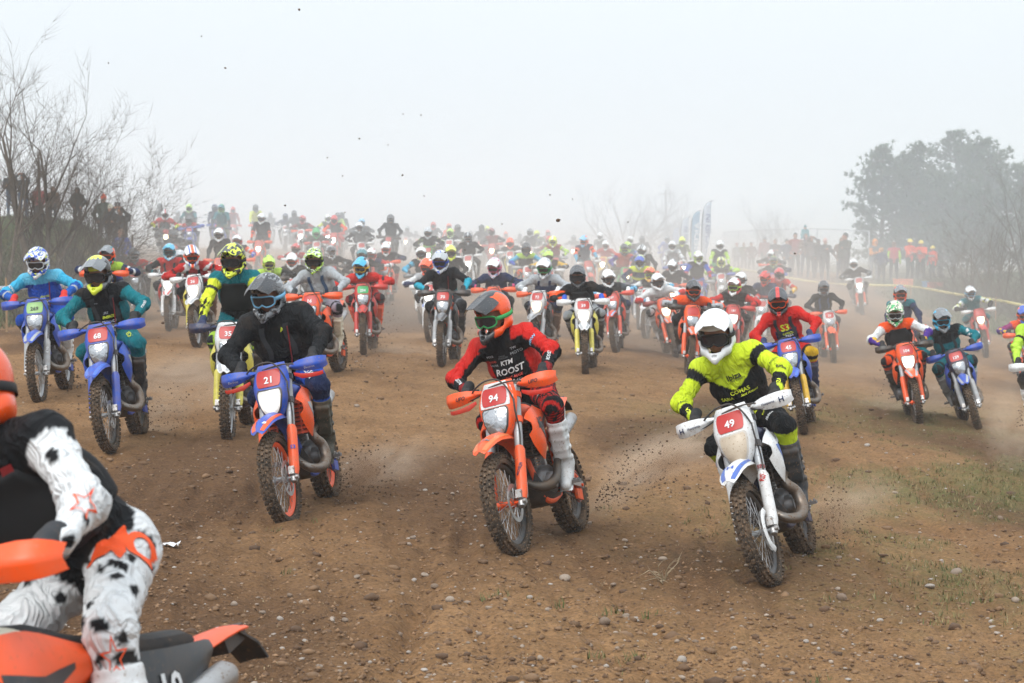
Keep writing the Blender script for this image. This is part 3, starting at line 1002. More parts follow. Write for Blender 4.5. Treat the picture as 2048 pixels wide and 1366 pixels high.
    BP['skid_plate'] = MB().sheet(rows, 0.006)
    for s, nm in ((1, 'left'), (-1, 'right')):
        m = MB().box((-0.505, 0.118 * s, 0.745), (0.035, 0.115, 0.27), Matrix.Rotation(math.radians(-12), 3, 'Y'))
        BP['radiator_' + nm] = m
        m = MB()
        for k in range(8):
            z = 0.635 + 0.032 * k
            m.box((-0.462 - 0.21 * (z - 0.745), 0.122 * s, z), (0.036, 0.118, 0.006), Matrix.Rotation(math.radians(32), 3, 'Y'))
        for q in (0.065, 0.122, 0.178):
            m.box((-0.460, q * s, 0.748), (0.030, 0.008, 0.26), Matrix.Rotation(math.radians(-12), 3, 'Y'))
        BP['louvre_' + nm] = m
        # shroud: columns along x: x, z low, z high, y
        rows = []
        for x, z0, z1, y in ((-0.330, 0.77, 0.885, 0.172), (-0.350, 0.70, 0.915, 0.184), (-0.40, 0.635, 0.94, 0.196), (-0.46, 0.59, 0.955, 0.200), (-0.53, 0.585, 0.965, 0.188),
                             (-0.60, 0.64, 0.97, 0.166), (-0.68, 0.72, 0.968, 0.146), (-0.77, 0.79, 0.958, 0.132), (-0.86, 0.83, 0.945, 0.124), (-0.93, 0.855, 0.935, 0.120)):
            row = []
            for k in range(9):
                q = k / 8
                row.append((x, s * (y + 0.014 * math.sin(math.pi * q) - 0.035 * max(0, q - 0.7) / 0.3 - 0.02 * max(0, 0.25 - q) / 0.25), z0 + (z1 - z0) * q))
            rows.append(row)
        BP['shroud_' + nm] = MB().sheet(rows, 0.006)
        def on_shroud(i, q):
            a, b_ = rows[i][0], rows[i][8]
            k = q * 8; j = min(7, int(k)); f = k - j
            return tuple(rows[i][j][c] * (1 - f) + rows[i][j + 1][c] * f + (0.0052 * s if c == 1 else 0) for c in range(3))
        gr = []
        for i, q0, q1 in ((2, 0.62, 0.70), (3, 0.46, 0.70), (4, 0.36, 0.68), (5, 0.34, 0.62), (6, 0.40, 0.58), (7, 0.46, 0.56)):
            gr.append([on_shroud(i, q0 + (q1 - q0) * j / 3) for j in range(4)])
        BP['shroud_graphic_' + nm] = MB().sheet(gr, 0.0016)
        rows = []
        for x, z0, z1, y in ((-0.90, 0.74, 0.90, 0.118), (-0.98, 0.67, 0.905, 0.132), (-1.08, 0.655, 0.91, 0.142), (-1.2, 0.70, 0.92, 0.140), (-1.34, 0.78, 0.935, 0.126), (-1.46, 0.86, 0.95, 0.105), (-1.50, 0.90, 0.95, 0.095)):
            rows.append([(x, s * (y + 0.012 * math.sin(math.pi * q)), z0 + (z1 - z0) * q) for q in (0, .17, .33, .5, .67, .83, 1)])
        BP['side_panel_' + nm] = MB().sheet(rows, 0.006)
        BP['footpeg_' + nm] = MB().box((-0.93, 0.205 * s, 0.385), (0.055, 0.13, 0.022)).box((-0.93, 0.13 * s, 0.39), (0.04, 0.06, 0.05))
        for k in range(5):
            BP['footpeg_' + nm].box((-0.93, (0.155 + 0.025 * k) * s, 0.402), (0.055, 0.006, 0.014))
    def oval(x, w, zc, h, n=14):
        return [(x, w * math.copysign(abs(math.cos(t)) ** 0.75, math.cos(t)), zc + h * math.copysign(abs(math.sin(t)) ** 0.75, math.sin(t))) for t in [2 * math.pi * k / n for k in range(n)]]
    BP['fuel_tank'] = MB().loft([oval(-0.44, 0.05, 0.93, 0.05), oval(-0.50, 0.10, 0.92, 0.075), oval(-0.60, 0.13, 0.91, 0.09), oval(-0.72, 0.12, 0.90, 0.08), oval(-0.84, 0.09, 0.88, 0.06)])
    BP['fuel_tank'].tube([(-0.56, 0, 0.99), (-0.555, 0, 1.025)], [0.034, 0.030], 12)
    BP['seat'] = MB().loft([oval(-0.64, 0.05, 0.97, 0.035), oval(-0.72, 0.07, 0.965, 0.045), oval(-0.85, 0.085, 0.935, 0.05), oval(-1.0, 0.105, 0.92, 0.05), oval(-1.2, 0.118, 0.925, 0.052), oval(-1.38, 0.11, 0.945, 0.048), oval(-1.45, 0.08, 0.955, 0.025)])
    rows = []
    for x, z, w, d in ((-1.28, 0.905, 0.118, 0.035), (-1.40, 0.93, 0.115, 0.035), (-1.50, 0.955, 0.105, 0.032), (-1.62, 0.985, 0.09, 0.026), (-1.72, 1.005, 0.078, 0.02), (-1.79, 1.01, 0.062, 0.014)):
        rows.append([(x, q * w, z - d * abs(q) ** 2.2) for q in (-1, -.8, -.5, -.2, 0, .2, .5, .8, 1)])
    BP['rear_fender'] = MB().sheet(rows, 0.006)
    m = MB().box((-1.735, 0, 0.965), (0.13, 0.09, 0.05), Matrix.Rotation(math.radians(25), 3, 'Y'))
    m.sheet([[(-1.74, -0.06, 0.985), (-1.74, 0, 0.99), (-1.74, 0.06, 0.985)], [(-1.84, -0.06, 0.95), (-1.84, 0, 0.955), (-1.84, 0.06, 0.95)], [(-1.90, -0.055, 0.90), (-1.9, 0, 0.905), (-1.90, 0.055, 0.90)]], 0.008)
    BP['tail_light'] = m
    m = MB()
    for s in (-1, 1):
        m.loft([[(-0.99, s * 0.075, 0.40), (-0.99, s * 0.115, 0.40), (-0.99, s * 0.115, 0.48), (-0.99, s * 0.075, 0.48)], [(-1.25, s * 0.09, 0.36), (-1.25, s * 0.118, 0.36), (-1.25, s * 0.118, 0.42), (-1.25, s * 0.09, 0.42)],
                [(-1.53, s * 0.095, 0.31), (-1.53, s * 0.118, 0.31), (-1.53, s * 0.118, 0.36), (-1.53, s * 0.095, 0.36)]])
    m.box((-1.06, 0, 0.43), (0.08, 0.2, 0.07))
    m.tube([(-1.02, -0.02, 0.86), (-1.08, -0.02, 0.45)], 0.032, 10)
    BP['swingarm'] = m
    m = MB().box((-1.40, 0.105, 0.275), (0.13, 0.022, 0.075), Matrix.Rotation(math.radians(-10), 3, 'Y'))
    m.box((-1.20, 0.115, 0.40), (0.30, 0.015, 0.02), Matrix.Rotation(math.radians(-10), 3, 'Y'))
    BP['chain_guide'] = m
    m = MB()
    m.tube([(-0.97, 0.078, 0.455), (-1.22, 0.078, 0.452), (-1.48, 0.078, 0.452), (-1.57, 0.078, 0.41), (-1.60, 0.078, 0.335), (-1.57, 0.078, 0.26), (-1.48, 0.078, 0.218), (-1.22, 0.078, 0.30), (-0.97, 0.078, 0.385), (-0.94, 0.078, 0.42), (-0.97, 0.078, 0.455)], 0.0075, 6, cap=False)
    BP['chain'] = m
    pts = [(-0.63, 0.02, 0.60), (-0.53, 0.01, 0.53), (-0.46, 0.04, 0.44), (-0.45, 0.12, 0.365), (-0.53, 0.195, 0.345), (-0.63, 0.215, 0.40), (-0.655, 0.20, 0.50), (-0.61, 0.165, 0.565), (-0.66, 0.14, 0.61), (-0.80, 0.135, 0.63), (-0.98, 0.13, 0.66), (-1.15, 0.125, 0.71)]
    a, b = smooth_path(pts, [0.020, 0.022, 0.027, 0.033, 0.039, 0.042, 0.040, 0.035, 0.031, 0.027, 0.023, 0.020], 4)
    BP['exhaust_pipe'] = MB().tube(a, b, 14)
    a, b = smooth_path([(-0.62, -0.02, 0.62), (-0.52, -0.03, 0.55), (-0.48, 0.02, 0.45), (-0.54, 0.12, 0.40), (-0.68, 0.165, 0.44), (-0.85, 0.155, 0.55), (-1.0, 0.14, 0.62), (-1.15, 0.125, 0.71)], [0.022, 0.022, 0.025, 0.036, 0.036, 0.026, 0.023, 0.020], 4)
    BP['header_pipe'] = MB().tube(a, b, 12)
    BP['silencer'] = MB().tube([(-1.13, 0.122, 0.70), (-1.17, 0.128, 0.715), (-1.50, 0.14, 0.835), (-1.53, 0.14, 0.845)], [0.024, 0.045, 0.047, 0.03], 14)
build_bike_parts()
MESHC = {}
def part_mesh(part, mat, sharp=40):
    """One shared mesh for each pair of part and material."""
    key = (part, mat.name)
    if key not in MESHC:
        if part not in MESHC:
            MESHC[part] = BP[part].mesh(part, None, sharp)
        me = MESHC[part].copy()
        me.materials.clear(); me.materials.append(mat)
        MESHC[key] = me
    return MESHC[key]
BVHC = {}
def part_bvh(part):
    if part not in BVHC:
        BVHC[part] = BVHTree.FromPolygons([Vector(v) for v in BP[part].v], BP[part].f)
    return BVHC[part]

# colour schemes: fender, mask, shroud, seat, fork guard, fork tube, frame, rim, handguard, hub, louvre, side panel
SCHEMES = {
    'orange': dict(fender='orange', mask='orange', shroud='orange', seat='black', guard='orange', tube='silver', frame='orange', rim='black', hg='orange', hub='orange', louvre='black', side='orange'),
    'orangewhite': dict(backing='white', fender='orange', mask='orange', shroud='orange', seat='black', guard='orange', tube='silver', frame='orange', rim='black', hg='orange', hub='orange', louvre='black', side='white'),
    'blueorange': dict(fender='blue', mask='blue', shroud='orange', seat='navy', guard='orange', tube='silver', frame='blue', rim='orange', hg='blue', hub='silver', louvre='e0573a', side='orange'),
    'blue': dict(fender='blue', mask='blue', shroud='blue', seat='blue', guard='blue', tube='silver', frame='blue', rim='black', hg='blue', hub='silver', louvre='black', side='blue'),
    'bluewhite': dict(fender='blue', mask='navy', shroud='blue', seat='navy', guard='silver', tube='silver', frame='blue', rim='silver', hg='navy', hub='silver', louvre='black', side='navy'),
    'white': dict(fender='white', mask='white', shroud='white', seat='navy', guard='white', tube='silver', frame='navy', rim='black', hg='white', hub='silver', louvre='black', side='white'),
    'whiteyellow': dict(fender='white', mask='white', shroud='ddd25a', seat='navy', guard='ddd25a', tube='silver', frame='navy', rim='silver', hg='white', hub='silver', louvre='black', side='white'),
    'red': dict(fender='red', mask='red', shroud='red', seat='black', guard='red', tube='silver', frame='red', rim='black', hg='red', hub='silver', louvre='black', side='red'),
    'redorange': dict(fender='d9402a', mask='d9402a', shroud='d9402a', seat='black', guard='d9402a', tube='silver', frame='charcoal', rim='black', hg='orange', hub='silver', louvre='black', side='d9402a'),
    'grey': dict(fender='grey', mask='charcoal', shroud='charcoal', seat='black', guard='silver', tube='silver', frame='orange', rim='black', hg='charcoal', hub='silver', louvre='black', side='charcoal'),
    'whiteorange': dict(fender='silver', mask='white', shroud='charcoal', seat='black', guard='silver', tube='silver', frame='orange', rim='black', hg='orange', hub='silver', louvre='black', side='charcoal'),
    'whitered': dict(fender='white', mask='white', shroud='red', seat='red', guard='white', tube='silver', frame='silver', rim='black', hg='white', hub='silver', louvre='black', side='white'),
    'yellow': dict(fender='gold', mask='gold', shroud='gold', seat='black', guard='gold', tube='silver', frame='charcoal', rim='black', hg='white', hub='silver', louvre='black', side='gold'),
    'green': dict(fender='green', mask='green', shroud='green', seat='black', guard='green', tube='silver', frame='charcoal', rim='black', hg='black', hub='silver', louvre='black', side='green'),
    'black': dict(fender='charcoal', mask='charcoal', shroud='charcoal', seat='black', guard='charcoal', tube='silver', frame='charcoal', rim='black', hg='black', hub='silver', louvre='black', side='charcoal'),
}
GRAPHICS = {'orange': ('charcoal', 'silver'), 'orangewhite': ('charcoal', 'e8763c'), 'blueorange': ('silver', 'orange'), 'blue': ('silver', '3d6fd0'), 'bluewhite': ('lime', 'silver'), 'white': ('3a66b8', '3a66b8'), 'whiteyellow': ('navy', 'silver'), 'red': ('silver', 'maroon'), 'redorange': ('silver', 'sky'), 'grey': ('orange', 'charcoal'), 'whiteorange': ('orange', 'grey'), 'whitered': ('white', 'red')}
RUBBER = paint((0.035, 0.031, 0.029), 0.85, 0.55, spec=0.25)
DARKM = paint((0.03, 0.03, 0.032), 0.5, 0.4)
ALLOY = paint((0.42, 0.42, 0.42), 0.4, 0.55, 0.85)
CHROME = paint((0.55, 0.54, 0.52), 0.22, 0.35, 1.0)
CAST = paint((0.16, 0.16, 0.165), 0.5, 0.55, 0.6)
TYRE_MUD = paint((0.06, 0.048, 0.038), 0.9, 0.8, spec=0.2)
PLATE_COL = {'red': C('b3201e'), 'green': C('7fae62'), 'white': C('white'), 'deepgreen': C('1f9a55')}
def make_bike(M, scheme, steer, num=None, plate='red', lit=None, hg=None, level=2, dirt=0.3, pipe='loop', texts=(), over=None, name_='enduro_motorcycle', flap=None, guard_disc=False):
    """level 2: every part; 1: middle distance; 0: far away."""
    S = dict(SCHEMES[scheme])
    if over:
        S.update(over)
    if hg:
        S['hg'] = hg
    root = bpy.data.objects.new(name_, None)
    root.empty_display_size = 0.2
    COL.objects.link(root)
    root.matrix_world = M
    A = AXD.normalized()
    ST = Matrix.Translation(STEER_PT) @ Matrix.Rotation(steer, 4, A) @ Matrix.Translation(-STEER_PT)
    P = lambda c, r=0.38: paint(c, r, dirt)
    out = {}
    def put(name, part, mat, parent=root, front=False, m=None):
        o = link(name, part_mesh(part, mat), parent)
        if front and parent is root:
            o.matrix_local = ST
        out[part] = o
        return o
    for wn_, pre, fr in (('front_wheel', 'front_', True), ('rear_wheel', 'rear_', False)):
        w = link(wn_, None, root)
        if fr:
            w.matrix_local = ST
        put('tyre', pre + 'tyre', TYRE_MUD, w)
        put('rim', pre + 'rim', paint(S['rim'], 0.35, 0.4), w)
        put('hub', pre + 'hub', paint(S['hub'], 0.35, 0.4, 0.3), w)
        if level >= 1:
            put('spokes', pre + 'spokes', ALLOY, w)
            put('brake_disc', pre + 'disc', ALLOY, w)
        if not fr and level >= 2:
            put('sprocket', 'sprocket', paint(S['frame'], 0.4, 0.3), w)
    for s in ('left', 'right'):
        f = put('fork_leg', 'fork_tube_' + s, paint(S['tube'], 0.4, 0.35, 0.2), front=True)
        put('fork_guard', 'fork_guard_' + s, P(S['guard']), f)
        if level >= 1:
            put('stanchion', 'stanchion_' + s, CHROME, f)
            put('axle_clamp', 'axle_clamp_' + s, ALLOY, f)
        put('radiator_shroud', 'shroud_' + s, P(S['shroud']))
        put('side_panel', 'side_panel_' + s, P(S['side']))
        if level >= 1:
            r = put('radiator', 'radiator_' + s, CAST)
            put('louvre', 'louvre_' + s, P(S['louvre']), r)
            put('footpeg', 'footpeg_' + s, CAST)
        h = put('handguard', 'handguard_' + s, P(S['hg']), front=True)
        if level >= 1:
            put('guard_bar', 'guard_bar_' + s, DARKM, h)
        if flap:
            put('air_flap', 'guard_flap_' + s, P(flap), h)
    ff = put('front_fender', 'front_fender', P(S['fender']), front=True)
    if level >= 2:
        g1, g2 = GRAPHICS.get(scheme, ('white', 'white'))
        for s in ('left', 'right'):
            put('graphic', 'shroud_graphic_' + s, P(g1), out['shroud_' + s])
            put('graphic', 'fender_graphic_' + s, P(g2), ff)
    put('headlight_mask', 'headlight_mask', P(S['mask']), front=True)
    hl = put('headlight', 'headlight_bowl', paint('charcoal' if S['mask'] != 'white' else (0.5, 0.48, 0.44), 0.4, dirt), front=True)
    if lit:
        put('lens', 'headlight', lamp_mat(lit == 'warm', (1.5 if num in ('21',) else 5.0) if level == 2 else (10.0 if level else 26.0)), hl)
    else:
        put('lens', 'headlight', unlit_lamp() if not S.get('lamp') else P(S['lamp']), hl)
    if S.get('backing'):
        put('plate_backing', 'plate_backing', P(S['backing']), front=True)
    pl = put('number_plate', 'number_plate', paint(PLATE_COL[plate], 0.35, 0.18), front=True)
    hb = put('handlebar', 'handlebar', DARKM, front=True)
    for s in ('left', 'right'):
        put('grip', 'grip_' + s, RUBBER, hb)
    put('fork_clamp', 'fork_clamp', paint((0.05, 0.05, 0.055) if S['frame'] != 'orange' else C('orange'), 0.4, 0.3, 0.3), front=True)
    put('seat', 'seat', P(S['seat'], 0.7))
    put('fuel_tank', 'fuel_tank', P('cream' if scheme == 'orange' else S['frame']))
    put('engine', 'engine', CAST)
    put('frame', 'frame', paint(S['frame'], 0.4, 0.4))
    put('rear_fender', 'rear_fender', P(S['fender']))
    put('swingarm', 'swingarm', ALLOY)
    if pipe == 'loop':
        put('exhaust_pipe', 'exhaust_pipe', paint((0.20, 0.18, 0.16), 0.34, 0.85, 0.85))
    else:
        put('exhaust_pipe', 'header_pipe', paint((0.09, 0.08, 0.07), 0.45, 0.6, 0.7))
    if level >= 1:
        put('hose', 'hose', DARKM, front=True)
        put('silencer', 'silencer', ALLOY)
        put('skid_plate', 'skid_plate', DARKM)
        put('tail_light', 'tail_light', DARKM)
    if level >= 2:
        put('chain_guide', 'chain_guide', P(S['frame']))
        put('chain', 'chain', CAST)
        if guard_disc:
            put('disc_guard', 'disc_guard', P('white'), front=True)
    if num:
        k = ('num', num, plate)
        if k not in MESHC:
            V, F, asp = TEXTS[num + '|b']
            hgt = 0.054 if len(num) < 3 else 0.046
            vs, fs = drape(part_bvh('number_plate'), V, F, (-0.2, 0, 1.068), (0, 1, 0), (-0.3, 0, 1), hgt, off=0.0035)
            me = bpy.data.meshes.new('number'); me.from_pydata(vs, [], fs)
            me.materials.append(simple('print', 'white' if plate != 'green' else 'black', 0.5))
            MESHC[k] = me
        link('number', MESHC[k], pl)
    for part, s, c, right, up, h, colr in texts:
        if part in out:
            text_on(part_bvh(part), s, c, right, up, h, simple('print', colr, 0.5), out[part] if out[part].parent is root else out[part].parent, off=0.0035)
    out['root'] = root
    out['steer'] = ST
    return out
# ------------------------------------------------------------------ people
def ik(a, b, l1, l2, pole):
    """Middle joint of a two-bone limb from a to b, bent towards pole."""
    a, b, pole = Vector(a), Vector(b), Vector(pole)
    d = b - a
    L = min(d.length, (l1 + l2) * 0.995)
    d.normalize()
    b = a + d * L
    x = (l1 * l1 - l2 * l2 + L * L) / (2 * L)
    h = math.sqrt(max(l1 * l1 - x * x, 0.0))
    p = pole - d * pole.dot(d)
    p.normalize()
    return a + d * x + p * h, b
class Body:
    """Joints and the tapered limbs between them; one continuous surface."""
    def __init__(self):
        self.prims = []         # (part, a, b, r1, r2, lateral, kl)
    def limb(self, part, a, b, r1, r2, lat=None, kl=1.0):
        self.prims.append((part, np.array(a, np.float32), np.array(b, np.float32), r1, r2, None if lat is None else np.array(lat, np.float32), kl))
    def dist(self, P, only=None, grow=0.0, k=0.045):
        d = None
        for part, a, b, r1, r2, lat, kl in self.prims:
            if only and part not in only:
                continue
            q, _ = cap_d(P, a, b, r1 + grow, r2 + grow, lat, kl)
            d = q if d is None else smin(d, q, k)
        return d
    def bounds(self, pad=0.05):
        lo = np.min([np.minimum(p[1] - max(p[3], p[4]) * p[6], p[2] - max(p[3], p[4]) * p[6]) for p in self.prims], 0) - pad
        hi = np.max([np.maximum(p[1] + max(p[3], p[4]) * p[6], p[2] + max(p[3], p[4]) * p[6]) for p in self.prims], 0) + pad
        return lo, hi
    def build(self, h, colour, wrinkle=0.0, seed=0):
        lo, hi = self.bounds()
        P, F = surface_nets(lambda q: self.dist(q), lo, hi, h)
        P = relax(P, F, 1, 0.4)
        D, T = [], []
        for part, a, b, r1, r2, lat, kl in self.prims:
            q, t = cap_d(P, a, b, r1, r2, lat, kl)
            D.append(q); T.append(t)
        D, T = np.array(D), np.array(T)
        i = D.argmin(0)
        t = T[i, np.arange(len(P))]
        parts = np.array([p[0] for p in self.prims])[i]
        if wrinkle:
            N = vnormals(P, F)
            r = np.random.RandomState(seed)
            w = np.zeros(len(P))
            for k in range(5):
                d = r.randn(3); d /= np.linalg.norm(d)
                d2 = r.randn(3)
                w += np.sin((P @ d) * r.uniform(38, 75) + 2.2 * np.sin((P @ d2) * 11) + k)
            w = np.maximum(w / 3.0, -0.6)
            seg = np.linalg.norm(np.array([p[2] - p[1] for p in self.prims])[i], axis=1)
            fold = np.sin(t * seg * r.uniform(80, 105) + 2.5 * np.sin(P[:, 1] * 23 + P[:, 2] * 17) + 1.2 * np.sin(P[:, 0] * 41))
            fold = np.sign(fold) * np.abs(fold) ** 0.7
            joint = np.where(np.isin(parts, ['upper_l', 'upper_r']), sstep(0.35, 0.9, t), np.where(np.isin(parts, ['fore_l', 'fore_r']), 1 - 0.7 * sstep(0.1, 0.6, t), np.where(np.isin(parts, ['belly']), 0.8, np.where(np.isin(parts, ['thigh_l', 'thigh_r']), 0.55, 0.15))))
            w = 0.55 * w + 0.75 * fold * joint
            soft = np.where(np.isin(parts, ['neck', 'shin_l', 'shin_r']), 0.35, 1.0)
            P = P + N * (wrinkle * w * soft)[:, None]
        A_ = np.array([p[1] for p in self.prims])[i]; B_ = np.array([p[2] for p in self.prims])[i]
        off = P - (A_ + t[:, None] * (B_ - A_))
        col = colour(P, parts, t, off)
        return P, F, col, parts, t
def spots(seed, n, size, box):
    r = np.random.RandomState(seed)
    c = r.rand(n, 3) * (np.array(box[1]) - np.array(box[0])) + np.array(box[0])
    ax = r.randn(n, 3); ax /= np.linalg.norm(ax, axis=1, keepdims=True)
    ln = r.uniform(0.6, 2.6, n)
    def f(P):
        best = np.full(len(P), 9.0)
        for i in range(n):
            q = P - c[i]
            l = q @ ax[i]
            d = np.sqrt(np.maximum((q * q).sum(1) - l * l, 0) + (l / ln[i]) ** 2)
            best = np.minimum(best, d / size)
        return best < 1
    return f
def fnoise(P, s, seed):
    r = np.random.RandomState(seed)
    w = np.zeros(len(P))
    for k in range(6):
        d = r.randn(3) * s * r.uniform(0.6, 1.6)
        e = r.randn(3) * s
        w += np.sin(P @ d + 1.5 * np.sin(P @ e) + k)
    return w / 3
def outfit(o, seed, tor):
    """o: colours by region; returns a vertex colour function. tor: (origin, up, lateral, forward) of the torso."""
    O, U, L, Fw = tor
    def f(P, parts, t, off):
        col = np.zeros((len(P), 3))
        def put(mask, name):
            if name:
                col[mask] = C(name)
        is_ = lambda *a: np.isin(parts, a)
        q = P - O
        hgt, lat, dep = q @ U, q @ L, q @ Fw
        put(is_('chest', 'belly', 'shoulder'), o['torso'])
        put(is_('neck'), o.get('neck', 'black'))
        put(is_('hip'), o['pants'])
        put(is_('belly') & (hgt < 0.02), o['pants'] if o.get('tuck', True) else o['torso'])
        for s in 'lr':
            up, fo, th, sh = (is_(x + '_' + s) for x in ('upper', 'fore', 'thigh', 'shin'))
            put(up, o.get('upper', o['torso'])); put(fo, o.get('fore', o.get('upper', o['torso'])))
            put(fo & (t > 0.80), o.get('cuff', o.get('fore', o.get('upper', o['torso']))))
            put(th, o['pants']); put(sh, o.get('shin', o['pants']))
            put(th & (t > 0.72), o.get('knee', o['pants'])); put(sh & (t < 0.25), o.get('knee', o['pants']))
            put(is_('foot_' + s), o.get('shoe', 'black')); put(is_('hand_' + s), o.get('hand', 'skin'))
        if o.get('yoke'):                    # coloured shoulders and upper chest
            v = o.get('yoke_low', 0.36)
            edge = v + 0.12 * np.abs(lat) / 0.2 if o.get('vee') else np.full(len(P), v)
            put(is_('chest', 'shoulder') & (hgt > edge), o['yoke'])
        if o.get('side'):
            put(is_('chest', 'belly') & (np.abs(lat) > 0.135) & (hgt < 0.36), o['side'])
        if o.get('low'):
            put(is_('belly') & (hgt > 0.02) & (hgt < 0.16), o['low'])
        if o.get('band'):
            put(is_('chest', 'belly') & (hgt > 0.20) & (hgt < 0.27), o['band'])
        if o.get('stripes'):                 # hooped trousers
            c1, period = o['stripes']
            st = is_('thigh_l', 'thigh_r', 'shin_l', 'shin_r') & (np.mod(t * 0.44 + 0.02 * np.sin(dep * 20), period) < period * 0.4)
            put(st, c1)
        if o.get('armtop'):                  # front and top of the sleeve in another colour
            up_ = off @ np.array((0.62, 0, 0.78)) + 0.006 * fnoise(P, 9, seed + 3)
            put(is_('upper_l', 'upper_r') & (up_ > 0.030), o['armtop'])
            put(is_('fore_l', 'fore_r') & (up_ > 0.026) & (t < 0.4), o['armtop'])
            put(is_('shoulder') & (up_ > 0.045) & (np.abs(lat) > 0.10), o['armtop'])
        for part, t0, t1, c1 in o.get('bands', ()):
            put(is_(part + '_l', part + '_r') & (t >= t0) & (t < t1), c1)
        if o.get('splat'):
            c1, sc_, thr, where = o['splat']
            put(is_(*where) & (fnoise(P, sc_, seed) > thr), c1)
        if o.get('patch'):
            c1, n, size, where = o['patch']
            mk = is_(*where)
            mk[mk] = spots(seed, n, size, (P.min(0), P.max(0)))(P[mk])
            put(mk, c1)
        if o.get('patch2'):
            c1, n, size, where = o['patch2']
            mk = is_(*where)
            mk[mk] = spots(seed + 5, n, size, (P.min(0), P.max(0)))(P[mk])
            put(mk, c1)
        return col
    return f
